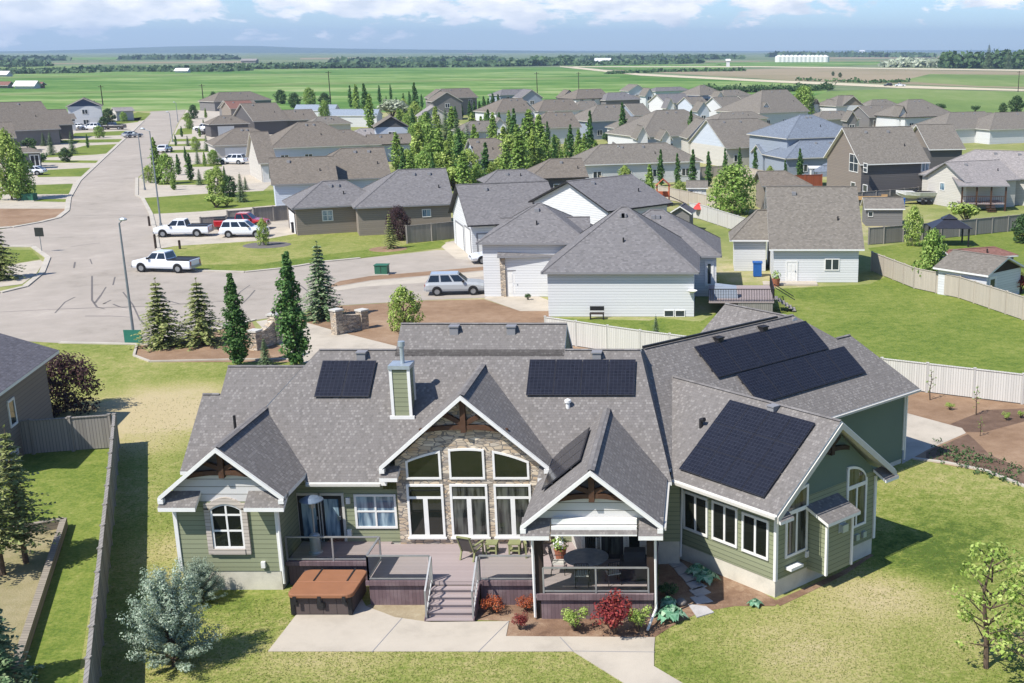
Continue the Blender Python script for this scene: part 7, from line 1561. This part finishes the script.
# short turf blades over the near lawn
def inside(p, poly):
    c = False; n = len(poly)
    for i in range(n):
        a, b = poly[i], poly[(i+1) % n]
        if (a[1] > p[1]) != (b[1] > p[1]) and p[0] < (b[0]-a[0])*(p[1]-a[1])/(b[1]-a[1])+a[0]: c = not c
    return c
gp = lambda px: [tuple(U(x, y, 0)[:2]) for x, y in px]
lawn_px = gp([(120, 450), (150, 366), (228, 366), (200, 480), (200, 600), (285, 598), (300, 611), (268, 651), (573, 651), (655, 690), (640, 720), (90, 720)])
lawn_px2 = gp([(655, 637), (672, 626), (700, 613), (735, 607), (776, 609), (846, 576), (876, 552), (872, 500), (906, 460), (926, 463), (985, 473), (1040, 497), (1040, 720), (690, 700), (654, 666)])
random.seed(77); tf = MB(); cnt = 0
while cnt < 56000:
    p = (rnd(-34, 16), rnd(33.5, 70)) 
    if random.random() > (38/p[1])**5: continue
    if not (inside(p, lawn_px) or inside(p, lawn_px2)): continue
    cnt += 1; a = rnd(0, 6.28); w = rnd(.014, .026)*p[1]/40; h = rnd(.015, .036); d = Vector((math.cos(a), math.sin(a), 0)); b = Vector((p[0], p[1], .0)); tp = b+Vector((rnd(-.04, .04), rnd(-.04, .04), h))
    tf.poly([b-d*w, b+d*w, tp])
tag(tf.build('grass', M['blade']), 'short turf of the lawn around the green bungalow', 'grass', kind='stuff')
# ------------------------------------------------------------------ haze, sky, sun, camera
SUN_EL, SUN_AZ = 52, 0
sd = Vector((-.715*math.cos(R(52)), -.70*math.cos(R(52)), math.sin(R(52)))).normalized()      # towards the sun
HAZE = 1.05e-4
hm = MB(); hm.box(-21900, 21900, -55, 16500, -2.5, 260); hz = hm.build('haze', M['white'])
tag(hz, kind='stuff')
mt = bpy.data.materials.new('thin_summer_haze'); mt.use_nodes = True; nt = mt.node_tree; nt.nodes.clear()
o_ = nt.nodes.new('ShaderNodeOutputMaterial'); pv = nt.nodes.new('ShaderNodeVolumePrincipled'); pv.inputs['Color'].default_value = (.62, .80, 1, 1); pv.inputs['Density'].default_value = HAZE; pv.inputs['Anisotropy'].default_value = .2
nt.links.new(pv.outputs[0], o_.inputs['Volume']); hz.data.materials.clear(); hz.data.materials.append(mt)
W = bpy.data.worlds.new('World'); S.world = W; W.use_nodes = True; nt = W.node_tree; nt.nodes.clear(); nd = nt.nodes; lk = nt.links
out = nd.new('ShaderNodeOutputWorld'); bg = nd.new('ShaderNodeBackground'); sky = nd.new('ShaderNodeTexSky'); sky.sky_type = 'NISHITA'; sky.sun_disc = False
sky.sun_elevation = math.asin(sd.z); sky.sun_rotation = math.atan2(sd.x, sd.y); sky.air_density = 1.0; sky.dust_density = .6; sky.ozone_density = 2.0; sky.altitude = 800
tc = nd.new('ShaderNodeTexCoord'); mp = nd.new('ShaderNodeMapping'); mp.inputs['Scale'].default_value = (9, 9, 26); lk.new(tc.outputs['Generated'], mp.inputs[0])
n1 = nd.new('ShaderNodeTexNoise'); n1.inputs['Scale'].default_value = 1.35; n1.inputs['Detail'].default_value = 7; n1.inputs['Roughness'].default_value = .64; n1.inputs['Distortion'].default_value = .3; lk.new(mp.outputs[0], n1.inputs['Vector'])
sx = nd.new('ShaderNodeSeparateXYZ'); lk.new(tc.outputs['Generated'], sx.inputs[0])
def mth(op, a, b=None):
    n = nd.new('ShaderNodeMath'); n.operation = op
    for i, v in enumerate((a, b)):
        if v is None: continue
        if isinstance(v, bpy.types.NodeSocket): lk.new(v, n.inputs[i])
        else: n.inputs[i].default_value = v
    return n.outputs[0]
el = mth('MULTIPLY', sx.outputs[2], 1.0)
# cover of cloud rises with height and towards the left of the view
cov = mth('ADD', mth('ADD', n1.outputs[0], mth('MULTIPLY', mth('MINIMUM', el, .06), 8.0)), mth('ADD', mth('MULTIPLY', sx.outputs[0], -.30), mth('MULTIPLY', mth('MAXIMUM', mth('SUBTRACT', el, .09), 0), -7)))
rp = nd.new('ShaderNodeValToRGB'); lk.new(cov, rp.inputs[0]); e = rp.color_ramp.elements; e[0].position = .715; e[0].color = (0, 0, 0, 1); e[1].position = .765; e[1].color = (1, 1, 1, 1)
mp2 = nd.new('ShaderNodeMapping'); mp2.inputs['Scale'].default_value = (22, 22, 60); lk.new(tc.outputs['Generated'], mp2.inputs[0])
n2 = nd.new('ShaderNodeTexNoise'); n2.inputs['Scale'].default_value = 1.5; n2.inputs['Detail'].default_value = 6; lk.new(mp2.outputs[0], n2.inputs['Vector'])
cc = nd.new('ShaderNodeValToRGB'); lk.new(n2.outputs[0], cc.inputs[0]); e = cc.color_ramp.elements; e[0].position = .35; e[0].color = (6.4, 6.7, 7.1, 1); e[1].position = .62; e[1].color = (10.4, 10.0, 9.6, 1)
base = nd.new('ShaderNodeMix'); base.data_type = 'RGBA'; base.blend_type = 'MULTIPLY'; base.inputs[0].default_value = 1; lk.new(sky.outputs[0], base.inputs[6]); base.inputs[7].default_value = (.76, .95, 1.22, 1)
mx = nd.new('ShaderNodeMix'); mx.data_type = 'RGBA'; lk.new(rp.outputs[0], mx.inputs[0]); lk.new(base.outputs[2], mx.inputs[6]); lk.new(cc.outputs[0], mx.inputs[7])
lk.new(mx.outputs[2], bg.inputs[0]); bg.inputs[1].default_value = .11; lk.new(bg.outputs[0], out.inputs[0])
sl = bpy.data.lights.new('sun', 'SUN'); sl.energy = 5.0; sl.angle = R(.5); sl.color = (1, .965, .91); so = bpy.data.objects.new('sun', sl); COL.objects.link(so); so.rotation_euler = (-sd).to_track_quat('-Z', 'Y').to_euler(); so.location = (0, 0, 60)
cd = bpy.data.cameras.new('camera'); co = bpy.data.objects.new('camera', cd); COL.objects.link(co); co.location = (0, 0, CAMH); co.rotation_euler = (math.pi/2-PIT, 0, 0)
cd.sensor_width = 36; cd.lens = FOC/1024*36; cd.shift_x = (512-PPX)/1024; cd.shift_y = (PPY-341.5)/1024; cd.clip_start = .5; cd.clip_end = 60000; S.camera = co
S.render.engine = 'CYCLES'; S.render.resolution_x = 1024; S.render.resolution_y = 683
v = S.view_settings; v.view_transform = 'Standard'; v.look = 'None'; v.gamma = 1; v.exposure = .5; v.use_curve_mapping = False
